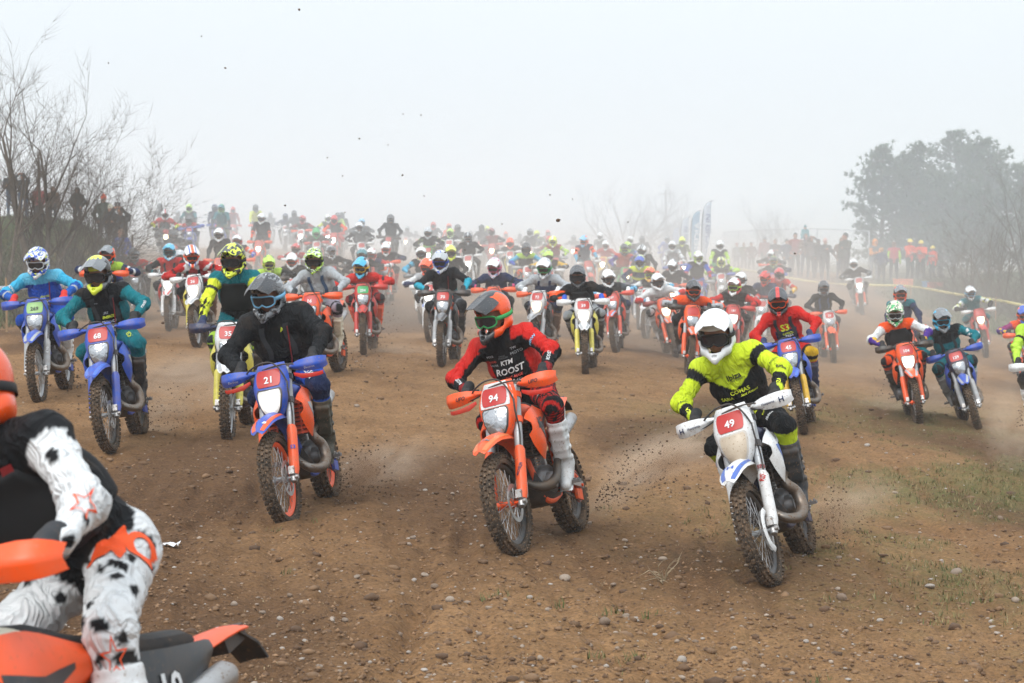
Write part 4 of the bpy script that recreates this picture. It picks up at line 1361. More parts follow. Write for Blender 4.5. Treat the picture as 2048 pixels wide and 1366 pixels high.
# ---- helmet, goggles, gloves, boots: each shape built once
PM = {}
def sdf_part(name, f, lo, hi, h, it=1):
    P, F = surface_nets(f, lo, hi, h)
    P = relax(P, F, it, 0.4)
    PM[name] = np_mesh(name, P, F)
def build_person_parts():
    def shell(P):
        Q = P.copy(); Q[:, 1] = np.abs(Q[:, 1])
        up = ell_d(Q, (-0.012, 0, 0.028), (0.150, 0.122, 0.132))
        low, _ = cap_d(Q, (-0.045, 0.0, -0.06), (-0.045, 0.06, -0.08), 0.085, 0.055)
        d = smin(up, low, 0.05)
        cheek, _ = cap_d(Q, (-0.01, 0.094, -0.070), (0.080, 0.070, -0.108), 0.034, 0.031)
        chin, _ = cap_d(Q, (0.080, 0.070, -0.108), (0.168, 0.008, -0.140), 0.030, 0.027)
        ch2, _ = cap_d(Q, (0.155, 0.0, -0.115), (0.180, 0.0, -0.160), 0.026, 0.016)
        d = smin(smin(smin(d, cheek, 0.035), chin, 0.03), ch2, 0.02)
        # ridge along the crown
        rdg, _ = cap_d(Q, (0.06, 0.030, 0.128), (-0.12, 0.022, 0.095), 0.020, 0.016)
        d = smin(d, rdg, 0.02)
        inner = ell_d(Q, (-0.005, 0, 0.0), (0.128, 0.100, 0.112))
        face = box_d(Q, (0.12, 0, -0.020), (0.10, 0.092, 0.052)) - 0.012
        neck, _ = cap_d(Q, (0.0, 0.0, -0.02), (0.005, 0.0, -0.22), 0.085, 0.085)
        mouth = box_d(Q, (0.155, 0.0, -0.085), (0.06, 0.022, 0.010)) - 0.006
        vent = box_d(Q, (0.19, 0.0, -0.118), (0.02, 0.014, 0.006)) - 0.004
        chinin, _ = cap_d(Q, (0.02, 0.0, -0.10), (0.11, 0.0, -0.10), 0.072, 0.045)
        v2, _ = cap_d(Q, (0.10, 0.045, 0.098), (0.06, 0.050, 0.128), 0.008, 0.008)
        return np.maximum.reduce([d, -inner, -face, -neck, -chinin, -mouth, -vent, -v2])
    for nm, h in (('shell_near', 0.0064), ('shell', 0.0118), ('shell_far', 0.019)):
        sdf_part(nm, shell, (-0.20, -0.16, -0.21), (0.24, 0.16, 0.19), h)
    # peak
    rows = []
    for k in range(9):
        t = k / 8
        x = 0.035 + 0.205 * t
        w = 0.112 - 0.014 * t + (0.012 * math.sin(math.pi * t))
        z = 0.150 - 0.030 * t
        row = []
        for j in range(13):
            q = -1 + 2 * j / 12
            xx = x - 0.030 * q * q * t - (0.0 if abs(q) < .8 else 0.01 * t)
            row.append((xx, q * w, z - 0.062 * abs(q) ** 2.0 + (0.010 if 0.2 < abs(q) < 0.5 else 0) * (1 - t * 0.3)))
        rows.append(row)
    m = MB().sheet(rows, 0.004)
    PM['peak'] = m.mesh('peak', None, 30)
    def gog_pt(a, z, off=0.0):
        return ((0.118 + off) * math.cos(a) + 0.012, (0.112 + off) * math.sin(a), z)
    rows = []
    outer = lambda q: 0.046 * (1 - 0.12 * q * q)
    angs = [math.radians(-52 + 104 * k / 14) for k in range(15)]
    # frame: a rounded band round the lens
    pts = []
    n = 40
    for k in range(n + 1):
        t = 2 * math.pi * k / n
        a = math.radians(50) * math.copysign(abs(math.cos(t)) ** 0.7, math.cos(t))
        z = -0.022 + 0.043 * math.copysign(abs(math.sin(t)) ** 0.6, math.sin(t))
        if math.sin(t) < -0.5 and abs(a) < 0.25:
            z += 0.020 * (1 - abs(a) / 0.25)
        pts.append(gog_pt(a, z, 0.006))
    PM['goggle_frame'] = MB().tube(pts, 0.0068, 7, cap=False).mesh('goggle_frame', None, None)
    rows = []
    for i in range(8):
        z = -0.022 + 0.040 * (-1 + 2 * i / 7)
        rows.append([gog_pt(a * (1 - 0.10 * abs(-1 + 2 * i / 7) ** 3), z + (0.018 * max(0, 1 - abs(a) / 0.25) if i == 0 else 0), 0.004) for a in angs])
    PM['lens'] = MB().sheet(rows, 0.002).mesh('lens', None, None)
    rows = []
    for k in range(25):
        a = math.radians(48 + 264 * k / 24)
        rows.append([((0.152 if math.cos(a) < 0 else 0.140) * math.cos(a) * 1.03 - 0.004, 0.128 * math.sin(a), -0.018 + 0.015 * j + 0.010 * math.cos(a)) for j in (-1, 0, 1)])
    PM['strap'] = MB().sheet(rows, 0.003).mesh('strap', None, None)
    # head inside the helmet / bare head
    def head(P):
        Q = P.copy(); Q[:, 1] = np.abs(Q[:, 1])
        d = ell_d(Q, (0, 0, 0.02), (0.098, 0.077, 0.105))
        jaw = ell_d(Q, (0.030, 0, -0.065), (0.062, 0.055, 0.055))
        d = smin(d, jaw, 0.04)
        nose, _ = cap_d(Q, (0.092, 0, 0.005), (0.114, 0, -0.030), 0.008, 0.014)
        d = smin(d, nose, 0.015)
        eye = ell_d(Q, (0.098, 0.032, 0.004), (0.018, 0.018, 0.011))
        d = np.maximum(d, -smin(eye, eye, 0.01))
        ball = ell_d(Q, (0.080, 0.032, 0.004), (0.014, 0.014, 0.012))
        lip, _ = cap_d(Q, (0.088, 0, -0.066), (0.082, 0.020, -0.066), 0.009, 0.006)
        ear = ell_d(Q, (-0.008, 0.080, -0.006), (0.020, 0.010, 0.030))
        neck, _ = cap_d(Q, (-0.015, 0, -0.05), (-0.03, 0, -0.16), 0.052, 0.056)
        return smin(smin(smin(smin(d, ball, 0.003), lip, 0.01), ear, 0.012), neck, 0.03)
    sdf_part('head', head, (-0.14, -0.12, -0.20), (0.15, 0.12, 0.16), 0.0075)
    def hair(P):
        d = ell_d(P, (-0.012, 0, 0.032), (0.106, 0.086, 0.106))
        cut = box_d(P, (0.11, 0, -0.06), (0.09, 0.12, 0.112))
        return np.maximum(np.maximum(d, -cut), -(P[:, 2] + 0.05 - 0.15 * np.maximum(P[:, 0], 0)))
    sdf_part('hair', hair, (-0.14, -0.12, -0.10), (0.13, 0.12, 0.16), 0.009)
    def beanie(P):
        d = ell_d(P, (-0.008, 0, 0.035), (0.112, 0.092, 0.118))
        band, _ = cap_d(P, (0, 0, 0.022), (0, 0, 0.045), 0.100, 0.100, np.array((0, 1, 0), np.float32), 0.86)
        pom = ell_d(P, (-0.01, 0, 0.160), (0.022, 0.022, 0.022))
        return np.minimum(np.maximum(smin(d, band, 0.01), -(P[:, 2] - 0.012)), pom)
    sdf_part('beanie', beanie, (-0.14, -0.12, -0.02), (0.13, 0.12, 0.20), 0.009)
    def hood(P):
        d = ell_d(P, (-0.012, 0, 0.01), (0.130, 0.112, 0.142))
        nk, _ = cap_d(P, (-0.03, 0, -0.08), (-0.04, 0, -0.15), 0.10, 0.11)
        face = ell_d(P, (0.12, 0, -0.012), (0.085, 0.068, 0.095))
        return np.maximum(smin(d, nk, 0.04), -face)
    sdf_part('hood', hood, (-0.18, -0.16, -0.24), (0.16, 0.16, 0.19), 0.010)
    def hard_hat(P):
        d = ell_d(P, (-0.01, 0, 0.03), (0.128, 0.108, 0.125))
        brim, _ = cap_d(P, (0.02, 0, 0.02), (0.05, 0, 0.018), 0.125, 0.120)
        brim = np.maximum(brim, np.abs(P[:, 2] - 0.022) - 0.006)
        rid, _ = cap_d(P, (0.09, 0, 0.125), (-0.10, 0, 0.12), 0.012, 0.012)
        return np.minimum(np.maximum(smin(d, rid, 0.03), -(P[:, 2] - 0.018)), brim)
    sdf_part('hard_hat', hard_hat, (-0.16, -0.15, 0.0), (0.20, 0.15, 0.18), 0.009)
    # glove closed round a bar that runs along y (left hand: thumb towards -y); palm behind and above the bar
    def glove(P):
        y0 = [-0.036, -0.012, 0.012, 0.035]
        ln = [1.0, 1.08, 1.02, 0.85]
        palm, _ = cap_d(P, (-0.030, -0.028, 0.026), (-0.034, 0.028, 0.020), 0.024, 0.022)
        back, _ = cap_d(P, (-0.030, 0, 0.024), (-0.085, 0.004, 0.040), 0.034, 0.032)
        d = smin(palm, back, 0.02)
        for y, l in zip(y0, ln):
            path = [(-0.018, y, 0.036), (0.016, y, 0.036), (0.036, y * 1.0, 0.014), (0.034, y, -0.014), (0.012, y, -0.028 * l)]
            r = [0.0125, 0.0120, 0.0112, 0.0105, 0.0095]
            for i in range(4):
                c, _ = cap_d(P, path[i], path[i + 1], r[i], r[i + 1])
                d = smin(d, c, 0.006)
        for (a, b, r1, r2) in (((-0.045, -0.036, 0.012), (-0.018, -0.060, -0.006), 0.016, 0.013), ((-0.018, -0.060, -0.006), (0.012, -0.056, -0.026), 0.013, 0.011)):
            c, _ = cap_d(P, a, b, r1, r2)
            d = smin(d, c, 0.008)
        cuff, _ = cap_d(P, (-0.080, 0.004, 0.040), (-0.125, 0.006, 0.050), 0.036, 0.040)
        return smin(d, cuff, 0.015)
    sdf_part('glove_left', glove, (-0.18, -0.09, -0.06), (0.07, 0.075, 0.11), 0.0052)
    P = np.zeros(len(PM['glove_left'].vertices) * 3, np.float32)
    PM['glove_left'].vertices.foreach_get('co', P)
    P = P.reshape(-1, 3) * np.array((1, -1, 1), np.float32)
    F = np.array([p.vertices[:] for p in PM['glove_left'].polygons])[:, ::-1]
    PM['glove_right'] = np_mesh('glove_right', P, F)
    # boot: ankle at the origin, shaft up z, foot along x (ankle flexed by 15 degrees)
    def boot(P):
        Q = P
        lat = np.array((0, 1, 0), np.float32)
        sh, _ = cap_d(Q, (0.0, 0, 0.0), (0.0, 0, 0.30), 0.058, 0.074)
        sh = np.maximum(sh, Q[:, 2] - 0.325)
        c, s = math.cos(math.radians(16)), math.sin(math.radians(16))
        R = np.array([[c, 0, s], [0, 1, 0], [-s, 0, c]], np.float32)     # foot frame raised at the toe
        A = Q @ R
        heel, _ = cap_d(A, (-0.035, 0, -0.055), (0.0, 0, -0.02), 0.052, 0.060)
        mid, _ = cap_d(A, (0.0, 0, -0.045), (0.10, 0, -0.070), 0.060, 0.046)
        toe, _ = cap_d(A, (0.08, 0, -0.074), (0.175, 0, -0.082), 0.046, 0.036, lat, 1.1)
        d = smin(smin(smin(sh, heel, 0.04), mid, 0.04), toe, 0.03)
        sole = box_d(A, (0.065, 0, -0.122), (0.150, 0.043, 0.010)) - 0.006
        d = np.maximum(d, -(A[:, 2] + 0.120))
        d = smin(d, sole, 0.006)
        shin = box_d(Q, (0.062, 0, 0.17), (0.014, 0.042, 0.11)) - 0.012
        d = smin(d, shin, 0.012)
        for z in (0.03, 0.11, 0.19, 0.26):                               # straps and buckles
            st = np.maximum(np.abs(Q[:, 2] - z - 0.1 * Q[:, 0]) - 0.011, d - 0.0035)
            d = np.minimum(d, st)
            for sy in (-1, 1):
                bk = box_d(Q, (0.015, sy * 0.062, z), (0.018, 0.010, 0.011)) - 0.003
                d = np.minimum(d, bk)
        return d
    sdf_part('boot', boot, (-0.14, -0.11, -0.16), (0.27, 0.11, 0.35), 0.0075)
    sdf_part('boot_far', boot, (-0.14, -0.11, -0.16), (0.27, 0.11, 0.35), 0.014)
build_person_parts()
PMC = {}
def pmesh(part, mat):
    key = (part, mat.name)
    if key not in PMC:
        me = PM[part].copy(); me.materials.clear(); me.materials.append(mat)
        PMC[key] = me
    return PMC[key]
def frame_mat(o, x, z):
    """Matrix with x and z axes (z exact), origin o."""
    z = Vector(z).normalized(); x = Vector(x); x = (x - z * x.dot(z)).normalized(); y = z.cross(x)
    M = Matrix((x, y, z)).transposed().to_4x4()
    M.translation = Vector(o)
    return M
def make_rider(bike, fit, helmet, top=1.68, level=2, head_yaw=0.0, head_pitch=0.25, head_roll=0.0, side=0.0, seed=0, vest=None, bulk=1.0, gloves='black', boots='white', lens='smoke', straps=None, hose=False, texts=(), foot_off=None, twist=0.0, elbow=None, hip_up=0.0, near=False, hip_back=0.0):
    """A rider on a motorcycle, in its frame. top: height of the helmet top above the ground."""
    root_b = bike['root']
    ST = bike['steer']
    lift = max(0.0, top - 1.70)
    hz = 0.985 + min(lift * 1.05, 0.30) + hip_up
    px = -1.13 - 0.20 * lift - hip_back
    want = (top - 0.275 - hz) / 0.50
    lean = math.acos(max(0.42, min(0.93, want)))
    pel = Vector((px, side * 0.5, hz))
    t_dir = Vector((math.sin(lean), 0, math.cos(lean)))
    t_dir = (Matrix.Rotation(-side * 1.6, 3, 'X') @ t_dir).normalized()
    latv = Matrix.Rotation(twist, 3, 'Z') @ Vector((0, 1, 0))
    latv = (latv - t_dir * latv.dot(t_dir)).normalized()
    fwd = latv.cross(t_dir)
    neck = pel + t_dir * 0.50
    head_c = neck + Vector((0.055, 0, 0.135)) + t_dir * 0.02
    B = Body()
    k = bulk
    B.limb('hip', pel - latv * 0.06, pel + latv * 0.06, 0.125 * k, 0.125 * k)
    B.limb('belly', pel + t_dir * 0.02, pel + t_dir * 0.24, 0.130 * k, 0.130 * k, latv, 1.28)
    B.limb('chest', pel + t_dir * 0.24, pel + t_dir * 0.41, 0.130 * k, 0.112 * k, latv, 1.45)
    sh = {}
    for s, nm in ((1, 'l'), (-1, 'r')):
        sh[s] = neck - t_dir * 0.055 + latv * (0.185 * s * (0.5 + 0.5 * k)) + fwd * 0.015
    B.limb('shoulder', sh[1], sh[-1], 0.078 * k, 0.078 * k)
    B.limb('neck', neck - t_dir * 0.04, head_c - Vector((0.02, 0, 0.06)), 0.075, 0.062)
    grips, feet = {}, {}
    for s, nm in ((1, 'l'), (-1, 'r')):
        g = ST @ Vector((GRIP.x, GRIP.y * s, GRIP.z))
        wrist = g + Vector((-0.095, 0.012 * s, 0.052))
        pole = Vector((-0.15, 0.9 * s, -0.22)) if elbow is None else Vector((elbow[0], elbow[1] * s, elbow[2]))
        el, wr = ik(sh[s], wrist, 0.295, 0.265, pole)
        B.limb('upper_' + nm, sh[s], el, 0.064 * k, 0.054 * k)
        B.limb('fore_' + nm, el, wr, 0.054 * k, 0.035 * k)
        grips[s] = (g, el, wr)
        hip = pel + latv * 0.085 * s - t_dir * 0.02
        ank = Vector((-0.955, 0.175 * s, 0.545))
        if foot_off and foot_off[0] == s:
            ank = Vector(foot_off[1])
        kn, an = ik(hip, ank, 0.44, 0.43, Vector((1.0, 0.42 * s, 0.35)))
        B.limb('thigh_' + nm, hip, kn, 0.098 * k, 0.070)
        B.limb('shin_' + nm, kn, an + (kn - an).normalized() * 0.06, 0.070, 0.055)
        feet[s] = (kn, an)
    tor = (np.array(pel), np.array(t_dir), np.array(latv), np.array(fwd))
    h = 0.0135 if near else {2: 0.0195, 1: 0.027, 0: 0.042}[level]
    P, F, col, parts, t = B.build(h, outfit(fit, seed, tor), 0.0095 if level == 2 else (0.007 if level == 1 else 0.0), seed)
    me = np_mesh('person', P, F, col)
    me.materials.append(cloth_mat())
    root = bpy.data.objects.new('person', None)
    root.empty_display_size = 0.2
    COL.objects.link(root)
    root.matrix_world = root_b.matrix_world
    body = link('body', me, root)
    out = {'root': root, 'body': body}
    # helmet
    hm = Matrix.Translation(head_c) @ Matrix.Rotation(head_yaw, 4, 'Z') @ Matrix.Rotation(head_pitch, 4, 'Y') @ Matrix.Rotation(head_roll, 4, 'X')
    c1, c2, c3, pat, peak, frm = helmet
    shell = link('helmet', pmesh(('shell_near' if near else 'shell') if level else 'shell_far', helmet_paint(c1, c2, c3, pat, seed)), root, m=hm)
    if peak:
        link('peak', pmesh('peak', helmet_paint(peak if peak not in ('same', 'pattern') else (c1 if pat != 'stripe' else c1), c2, c3, pat if (peak == 'pattern' or pat == 'stripe') else 'plain', seed + 1)), shell)
    gg = link('goggles', pmesh('goggle_frame', paint(frm, 0.4, 0.1)), root, m=hm)
    link('lens', pmesh('lens', glass_mat(lens)), gg)
    if level:
        link('strap', pmesh('strap', paint(frm, 0.8, 0.15)), gg)
        link('face', pmesh('head', simple('skin', 'skin', 0.6)), root, m=hm @ Matrix.Translation((-0.012, 0, -0.020)))
    for s, nm in ((1, 'left'), (-1, 'right')):
        g, el, wr = grips[s]
        bar = (ST.to_3x3() @ Vector((-0.16, s, -0.04))).normalized() * s
        xax = (g - wr).normalized(); xax = Vector((xax.x, xax.y, xax.z * 0.4))
        y = bar; x = (xax - y * xax.dot(y)).normalized(); z = x.cross(y)
        M = Matrix((x, y, z)).transposed().to_4x4(); M.translation = g
        link('glove', pmesh('glove_' + nm, paint(gloves, 0.8, 0.2)), root, m=M)
        kn, an = feet[s]
        M = frame_mat(an, Vector((1, 0.12 * s, 0)), kn - an)
        link('boot', pmesh('boot' if level else 'boot_far', paint(boots, 0.5, 0.5)), root, m=M)
    torso_parts = ('belly', 'chest')
    if vest:
        O, U, L, Fw = tor
        def vf(q):
            d = B.dist(q, ('belly', 'chest', 'shoulder'), 0.016)
            w = q - O
            hgt, la = w @ U, np.abs(w @ L)
            lo_, hi_ = 0.13, 0.445
            return np.maximum.reduce([d, lo_ - hgt, hgt - hi_, la - 0.165 + 0.35 * np.maximum(hgt - 0.30, 0)])
        lo, hi = B.bounds()
        mid = np.array(pel + t_dir * 0.28)
        VP, VF = surface_nets(vf, mid - 0.34, mid + 0.34, max(h, 0.016))
        vm = np_mesh('vest', VP, VF)
        vm.materials.append(simple('vest', vest, 0.8))
        link('vest', vm, root)
    bvh = None
    if texts or straps or hose:
        bvh = BVHTree.FromPolygons([Vector(p) for p in P], F.tolist())
    if straps:                               # shoulder straps of a small backpack
        for s in (-1, 1):
            V2, F2 = [], []
            n = 12
            for i in range(n):
                for j in (-0.5, 0, 0.5):
                    V2.append((j * 0.042 + 0.012 * math.sin(i * .6), -0.5 + i / (n - 1)))
            for i in range(n - 1):
                for j in (0, 1):
                    a = i * 3 + j
                    F2.append((a, a + 1, a + 4, a + 3))
            c = pel + t_dir * 0.33 + latv * 0.095 * s
            vs, fs = drape(bvh, [(v[0], v[1]) for v in V2], F2, c, latv, t_dir, 0.27, 1.0, 0.008)
            if fs:
                m2 = bpy.data.meshes.new('strap'); m2.from_pydata(vs, [], fs); m2.materials.append(simple('webbing', straps, 0.8))
                link('strap', m2, root)
    if hose:
        pts = []
        for i in range(16):
            q = i / 15
            a = pel + t_dir * (0.44 - 0.34 * q + 0.05 * math.sin(q * 6)) + latv * (0.105 - 0.10 * q * q)
            loc, nrm, _, _ = bvh.ray_cast(a + fwd * 0.4, -fwd, 0.8)
            pts.append((loc if loc else a) + fwd * 0.012)
        link('drinking_tube', MB().tube(pts, 0.005, 6).mesh('drinking_tube', simple('tube', 'maroon', 0.4), None), root)
    AX = {'chest': (pel, latv, t_dir, fwd)}
    for where, s, a, b, hgt, colr in texts:
        # where: chest (a across to the viewer's right, b up the torso), or a limb: a = place along it, b = turn round it
        if where == 'chest':
            c = pel + t_dir * b + latv * a
            o = text_on(bvh, s, c, latv, t_dir, hgt, simple('print', colr, 0.7), root, 'print')
        else:
            pr = [p for p in B.prims if p[0] == where][0]
            A_, B_ = Vector(pr[1]), Vector(pr[2])
            ax = (B_ - A_).normalized()
            c0 = A_ + (B_ - A_) * a
            ref = root.matrix_world.inverted() @ Vector((0, 0, CAM_H)) - c0       # print on the side that shows
            out_ = (ref - ax * ref.dot(ax)).normalized()
            out_ = Matrix.Rotation(b * 0.6, 3, ax) @ out_
            r_ = (-ax).cross(out_)
            c = A_ + (B_ - A_) * a
            upv = -ax
            if s.startswith('^'):                # lettering that runs along the limb
                right, up = -ax, ax.cross(-out_) if False else out_.cross(-ax)
                text_on(bvh, s[1:], c, right, up, hgt, simple('print', colr, 0.7), root, 'print', reach=0.13)
            else:
                right = (-ax).cross(out_)
                text_on(bvh, s, c, right, -ax, hgt, simple('print', colr, 0.7), root, 'print', reach=0.13)
    out.update(head=head_c, pel=pel)
    return out
def make_person(loc, face, height=1.74, fit=None, hat=('hair', 'brown'), pose='stand', seed=0, phone=False, h=0.03, child=False, legs=True):
    """A spectator: face = direction looked at (angle, 0 = towards -Y)."""
    k = height / 1.74
    r = random.Random(seed)
    B = Body()
    Z = lambda x, y, z: Vector((x * k, y * k, z * k))
    pel = Z(0, 0, 0.96)
    tl = r.uniform(-0.03, 0.06)
    neck = Z(tl, r.uniform(-.02, .02), 1.46)
    up = (neck - pel).normalized()
    Y = Vector((0, 1, 0))
    B.limb('hip', pel - Y * 0.06 * k, pel + Y * 0.06 * k, 0.125 * k, 0.125 * k)
    B.limb('belly', pel, pel + up * 0.24 * k, 0.135 * k, 0.135 * k, Y, 1.25)
    B.limb('chest', pel + up * 0.24 * k, pel + up * 0.42 * k, 0.14 * k, 0.12 * k, Y, 1.4)
    hd = neck + Z(0.025, 0, 0.15)
    B.limb('neck', neck, neck + Z(0.01, 0, 0.08), 0.06 * k, 0.055 * k)
    shs = {s: neck + Z(0, 0.19 * s, -0.07) for s in (1, -1)}
    B.limb('shoulder', shs[1], shs[-1], 0.08 * k, 0.08 * k)
    hands = {}
    for s, nm in ((1, 'l'), (-1, 'r')):
        if pose == 'phone':
            hd_t, pole = Z(0.34, 0.10 * s, 1.66), Vector((0.2, s, -0.8))
        elif pose == 'pockets':
            hd_t, pole = Z(0.10, 0.20 * s, 0.93), Vector((-0.6, s, 0))
        elif pose == 'cross':
            hd_t, pole = Z(0.24, -0.02 * s, 1.18), Vector((-0.1, s, -0.5))
        elif pose == 'point' and s == 1:
            hd_t, pole = Z(0.45, 0.30, 1.22), Vector((-0.2, s, -1))
        elif pose == 'clap':
            hd_t, pole = Z(0.34, 0.035 * s, 1.28), Vector((-0.1, s, -0.7))
        else:
            hd_t, pole = Z(0.08, 0.27 * s, 0.84), Vector((-1, 0.3 * s, 0))
        el, wr = ik(shs[s], hd_t, 0.30 * k, 0.27 * k, pole)
        B.limb('upper_' + nm, shs[s], el, 0.068 * k, 0.058 * k)
        B.limb('fore_' + nm, el, wr, 0.058 * k, 0.045 * k)
        fd = (wr - el).normalized()
        B.limb('hand_' + nm, wr, wr + fd * 0.085 * k, 0.036 * k, 0.026 * k)
        B.limb('hand_' + nm, wr + fd * 0.02 * k, wr + fd * 0.055 * k + Vector((0, -0.035 * s * k, 0.02 * k)), 0.016 * k, 0.012 * k)
        hands[s] = wr + fd * 0.08 * k
        if legs:
            st = 0.10 + 0.03 * r.random()
            kn = Z(0.03 + 0.05 * r.random(), st * s, 0.52); an = Z(-0.02, (st + 0.02) * s, 0.09)
            B.limb('thigh_' + nm, pel + Y * 0.09 * s * k, kn, 0.095 * k, 0.072 * k)
            B.limb('shin_' + nm, kn, an, 0.068 * k, 0.052 * k)
            B.limb('foot_' + nm, an + Z(-0.03, 0, -0.04), an + Z(0.16, 0.02 * s, -0.055), 0.045 * k, 0.036 * k)
        else:                                # sitting on somebody's shoulders
            kn = pel + Z(0.34, 0.11 * s, -0.05); an = kn + Z(0.02, 0, -0.34)
            B.limb('thigh_' + nm, pel + Y * 0.08 * s * k, kn, 0.09 * k, 0.07 * k)
            B.limb('shin_' + nm, kn, an, 0.065 * k, 0.05 * k)
            B.limb('foot_' + nm, an, an + Z(0.13, 0, -0.03), 0.045 * k, 0.036 * k)
    fit = dict(dict(torso='black', pants='denim', tuck=False), **(fit or {}))
    tor = (np.array(pel), np.array(up), np.array((0, 1, 0.0)), np.array((1, 0, 0.0)))
    P, F, col, parts, t = B.build(h, outfit(fit, seed, tor), 0.004, seed)
    me = np_mesh('person', P, F, col); me.materials.append(cloth_mat())
    root = bpy.data.objects.new('person', None); root.empty_display_size = 0.2; COL.objects.link(root)
    root.matrix_world = Matrix.Translation(Vector(loc)) @ Matrix.Rotation(face - math.pi / 2, 4, 'Z')
    link('body', me, root)
    hm = Matrix.Translation(hd) @ Matrix.Rotation(r.uniform(-.5, .5), 4, 'Z') @ Matrix.Scale(k if not child else k * 1.2, 4)
    link('head', pmesh('head', simple('skin', 'skin', 0.6)), root, m=hm)
    if hat:
        link({'hair': 'hair', 'beanie': 'beanie', 'hood': 'hood', 'hard_hat': 'safety_helmet'}[hat[0]], pmesh(hat[0], paint(hat[1], 0.75, 0.05)), root, m=hm)
    return root, hands, hd
# ------------------------------------------------------------------ the field of riders
RIDERS = []
def R(key, u, vt, s, helmet, fit, bike, **kw):
    """u, vt: helmet middle and helmet top in the photograph; s: pixels per metre there."""
    RIDERS.append(dict(key=key, u=u, vt=vt, s=s, helmet=helmet, fit=fit, bike=bike, **kw))
# --- the nearest riders; c = front tyre on the ground
R('94', 985, 577, 302, 'charcoal,orange,orange,side,green', 'black,black,black,black', 'orangewhite', c=(1036, 1095), psi=-17, lean=11, steer=-3, num='94', vest=None, lens='smoke', boots='white', peak='charcoal',
  extra=dict(armtop='red', side='red', stripes=('red', 0.026), bands=(('thigh', 0.60, 0.72, 'black'),), cuff='maroon'), hg='orange', flap='c8281c', head=(-0.40, 0.30, 0.0), side=0.02, dark='black and red', helm='orange and black helmet', gloves='black', pipe='header')
R('21', 535, 547, 278, 'charcoal,grey,silver,camo,sky', 'black,black,black,blue', 'blueorange', c=(578, 1060), psi=-13, lean=9, steer=-4, num='21', lit='white', bulk=1.2, boots='3b3d33', hose=True, gloves='black', flap='c8281c', straps='charcoal',
  extra=dict(knee='navy', tuck=False, bands=(('thigh', 0.84, 1.1, 'navy'),)), head=(-0.22, 0.30, 0.0), side=0.01, dark='black', helm='grey helmet with a big peak', kind='jacket', hgov='blue')
R('49', 1431, 618, 315, 'white,white,black,plain,black', 'black,black,yellow,black', 'white', c=(1548, 1163), psi=-9, lean=17, steer=-4, num='49', boots='2b3238', gloves='black',
  extra=dict(yoke='c6dc2c', yoke_low=0.27, vee=True, upper='c6dc2c', fore='c6dc2c', bands=(('upper', 0.0, 0.42, 'black'), ('fore', 0.42, 0.86, 'black'), ('shin', 0.05, 0.5, 'c6dc2c')), side='black', neck='black'), lamp='b9ab97', head=(-0.05, 0.30, 0.0), side=0.0, dark='black and neon yellow', helm='plain white helmet', guard_disc=True)
R('68', 195, 512, 221, 'yellow,grey,charcoal,side,black', 'black,teal,teal,teal', 'blue', c=(222, 893), psi=-11, lean=7, steer=-3, num='68', peak='grey', boots='charcoal', gloves='black', straps='charcoal', hose=True,
  extra=dict(side='teal', low='teal', knee='teal', cuff='black', bands=()), head=(-0.15, 0.25, 0), dark='black and teal', helm='grey and neon yellow helmet')
R('269', 75, 497, 178, 'white,blue,yellow,camo,white', 'blue,cyan,blue,blue', 'bluewhite', c=(80, 803), psi=-12, lean=4, steer=0, num='269', peak='pattern', plate='green', boots='white', gloves='red', hose=True, hg='blue',
  extra=dict(yoke='5fb6d6', yoke_low=0.42, fore='1f55a8'), dark='bright blue', helm='white and blue helmet', mask='blue')
R('35', 466, 489, 203, 'yellow,black,charcoal,camo,black', 'teal,teal,black,teal', 'whiteyellow', c=(458, 874), psi=-8, lean=2, num='35', peak='pattern', boots='charcoal', vest='black', gloves='navy', hg='navy', straps=None,
  extra=dict(upper='yellow', fore='black', low='black', splat=('yellow', 45, -0.1, ('fore_r', 'fore_l')), knee='lime'), dark='teal with neon yellow speckled sleeve', helm='neon yellow and black helmet')
R('16', 628, 497, 150, 'lime,charcoal,white,camo,black', 'silver,silver,silver,9a93a0', 'orange', c=(620, 758), psi=-16, lean=2, num='16', peak='pattern', boots='cream', vest=None, straps='denim', gloves='charcoal', dark='light grey', helm='green and black camo helmet')
R('45', 1556, 575, 166, 'charcoal,red,black,stripe,orange', 'navy,red,red,red', 'blue', c=(1610, 858), psi=-3, lean=12, num='45', boots='navy', gloves='navy', straps='charcoal', hg='blue',
  extra=dict(yoke='red', yoke_low=0.30, knee='gold', side='red'), dark='red and navy', helm='black helmet with red flashes', guard='gold')
R('104', 1790, 603, 143, 'green,cream,charcoal,camo,white', 'black,white,purple,orange', 'orange', c=(1838, 849), psi=5, lean=9, num='104', peak='pattern', vest='black', boots='charcoal', gloves='black', hg='black', lit='white',
  extra=dict(yoke='orange', yoke_low=0.40, splat=('gold', 30, 0.45, ('fore_r', 'fore_l')), knee='orange'), dark='purple, white and orange', helm='green mottled helmet')
R('139', 1883, 618, 142, 'grey,cyan,charcoal,side,cyan', 'teal,teal,teal,teal', 'bluewhite', c=(1957, 860), psi=8, lean=15, num='139', boots='silver', straps='charcoal', gloves='black', hg='blue',
  extra=dict(yoke='black', yoke_low=0.33, splat=('white', 40, 0.62, ('upper_l', 'upper_r')), knee='teal'), dark='dark teal', helm='grey helmet with turquoise visor')
R('39', 1155, 530, 132, 'charcoal,grey,charcoal,plain,black', 'black,black,black,silver', 'whiteyellow', c=(1172, 755), psi=-4, lean=2, num='39', lit='white', boots='charcoal', gloves='blue', hg='white', vest='black',
  extra=dict(low='silver', splat=('orange', 16, 0.55, ('fore_r', 'fore_l', 'upper_l', 'upper_r')), patch=('sky', 24, 0.05, ('fore_r', 'fore_l', 'thigh_r')), knee='silver'), dark='black with flame sleeves', helm='matt dark grey helmet')
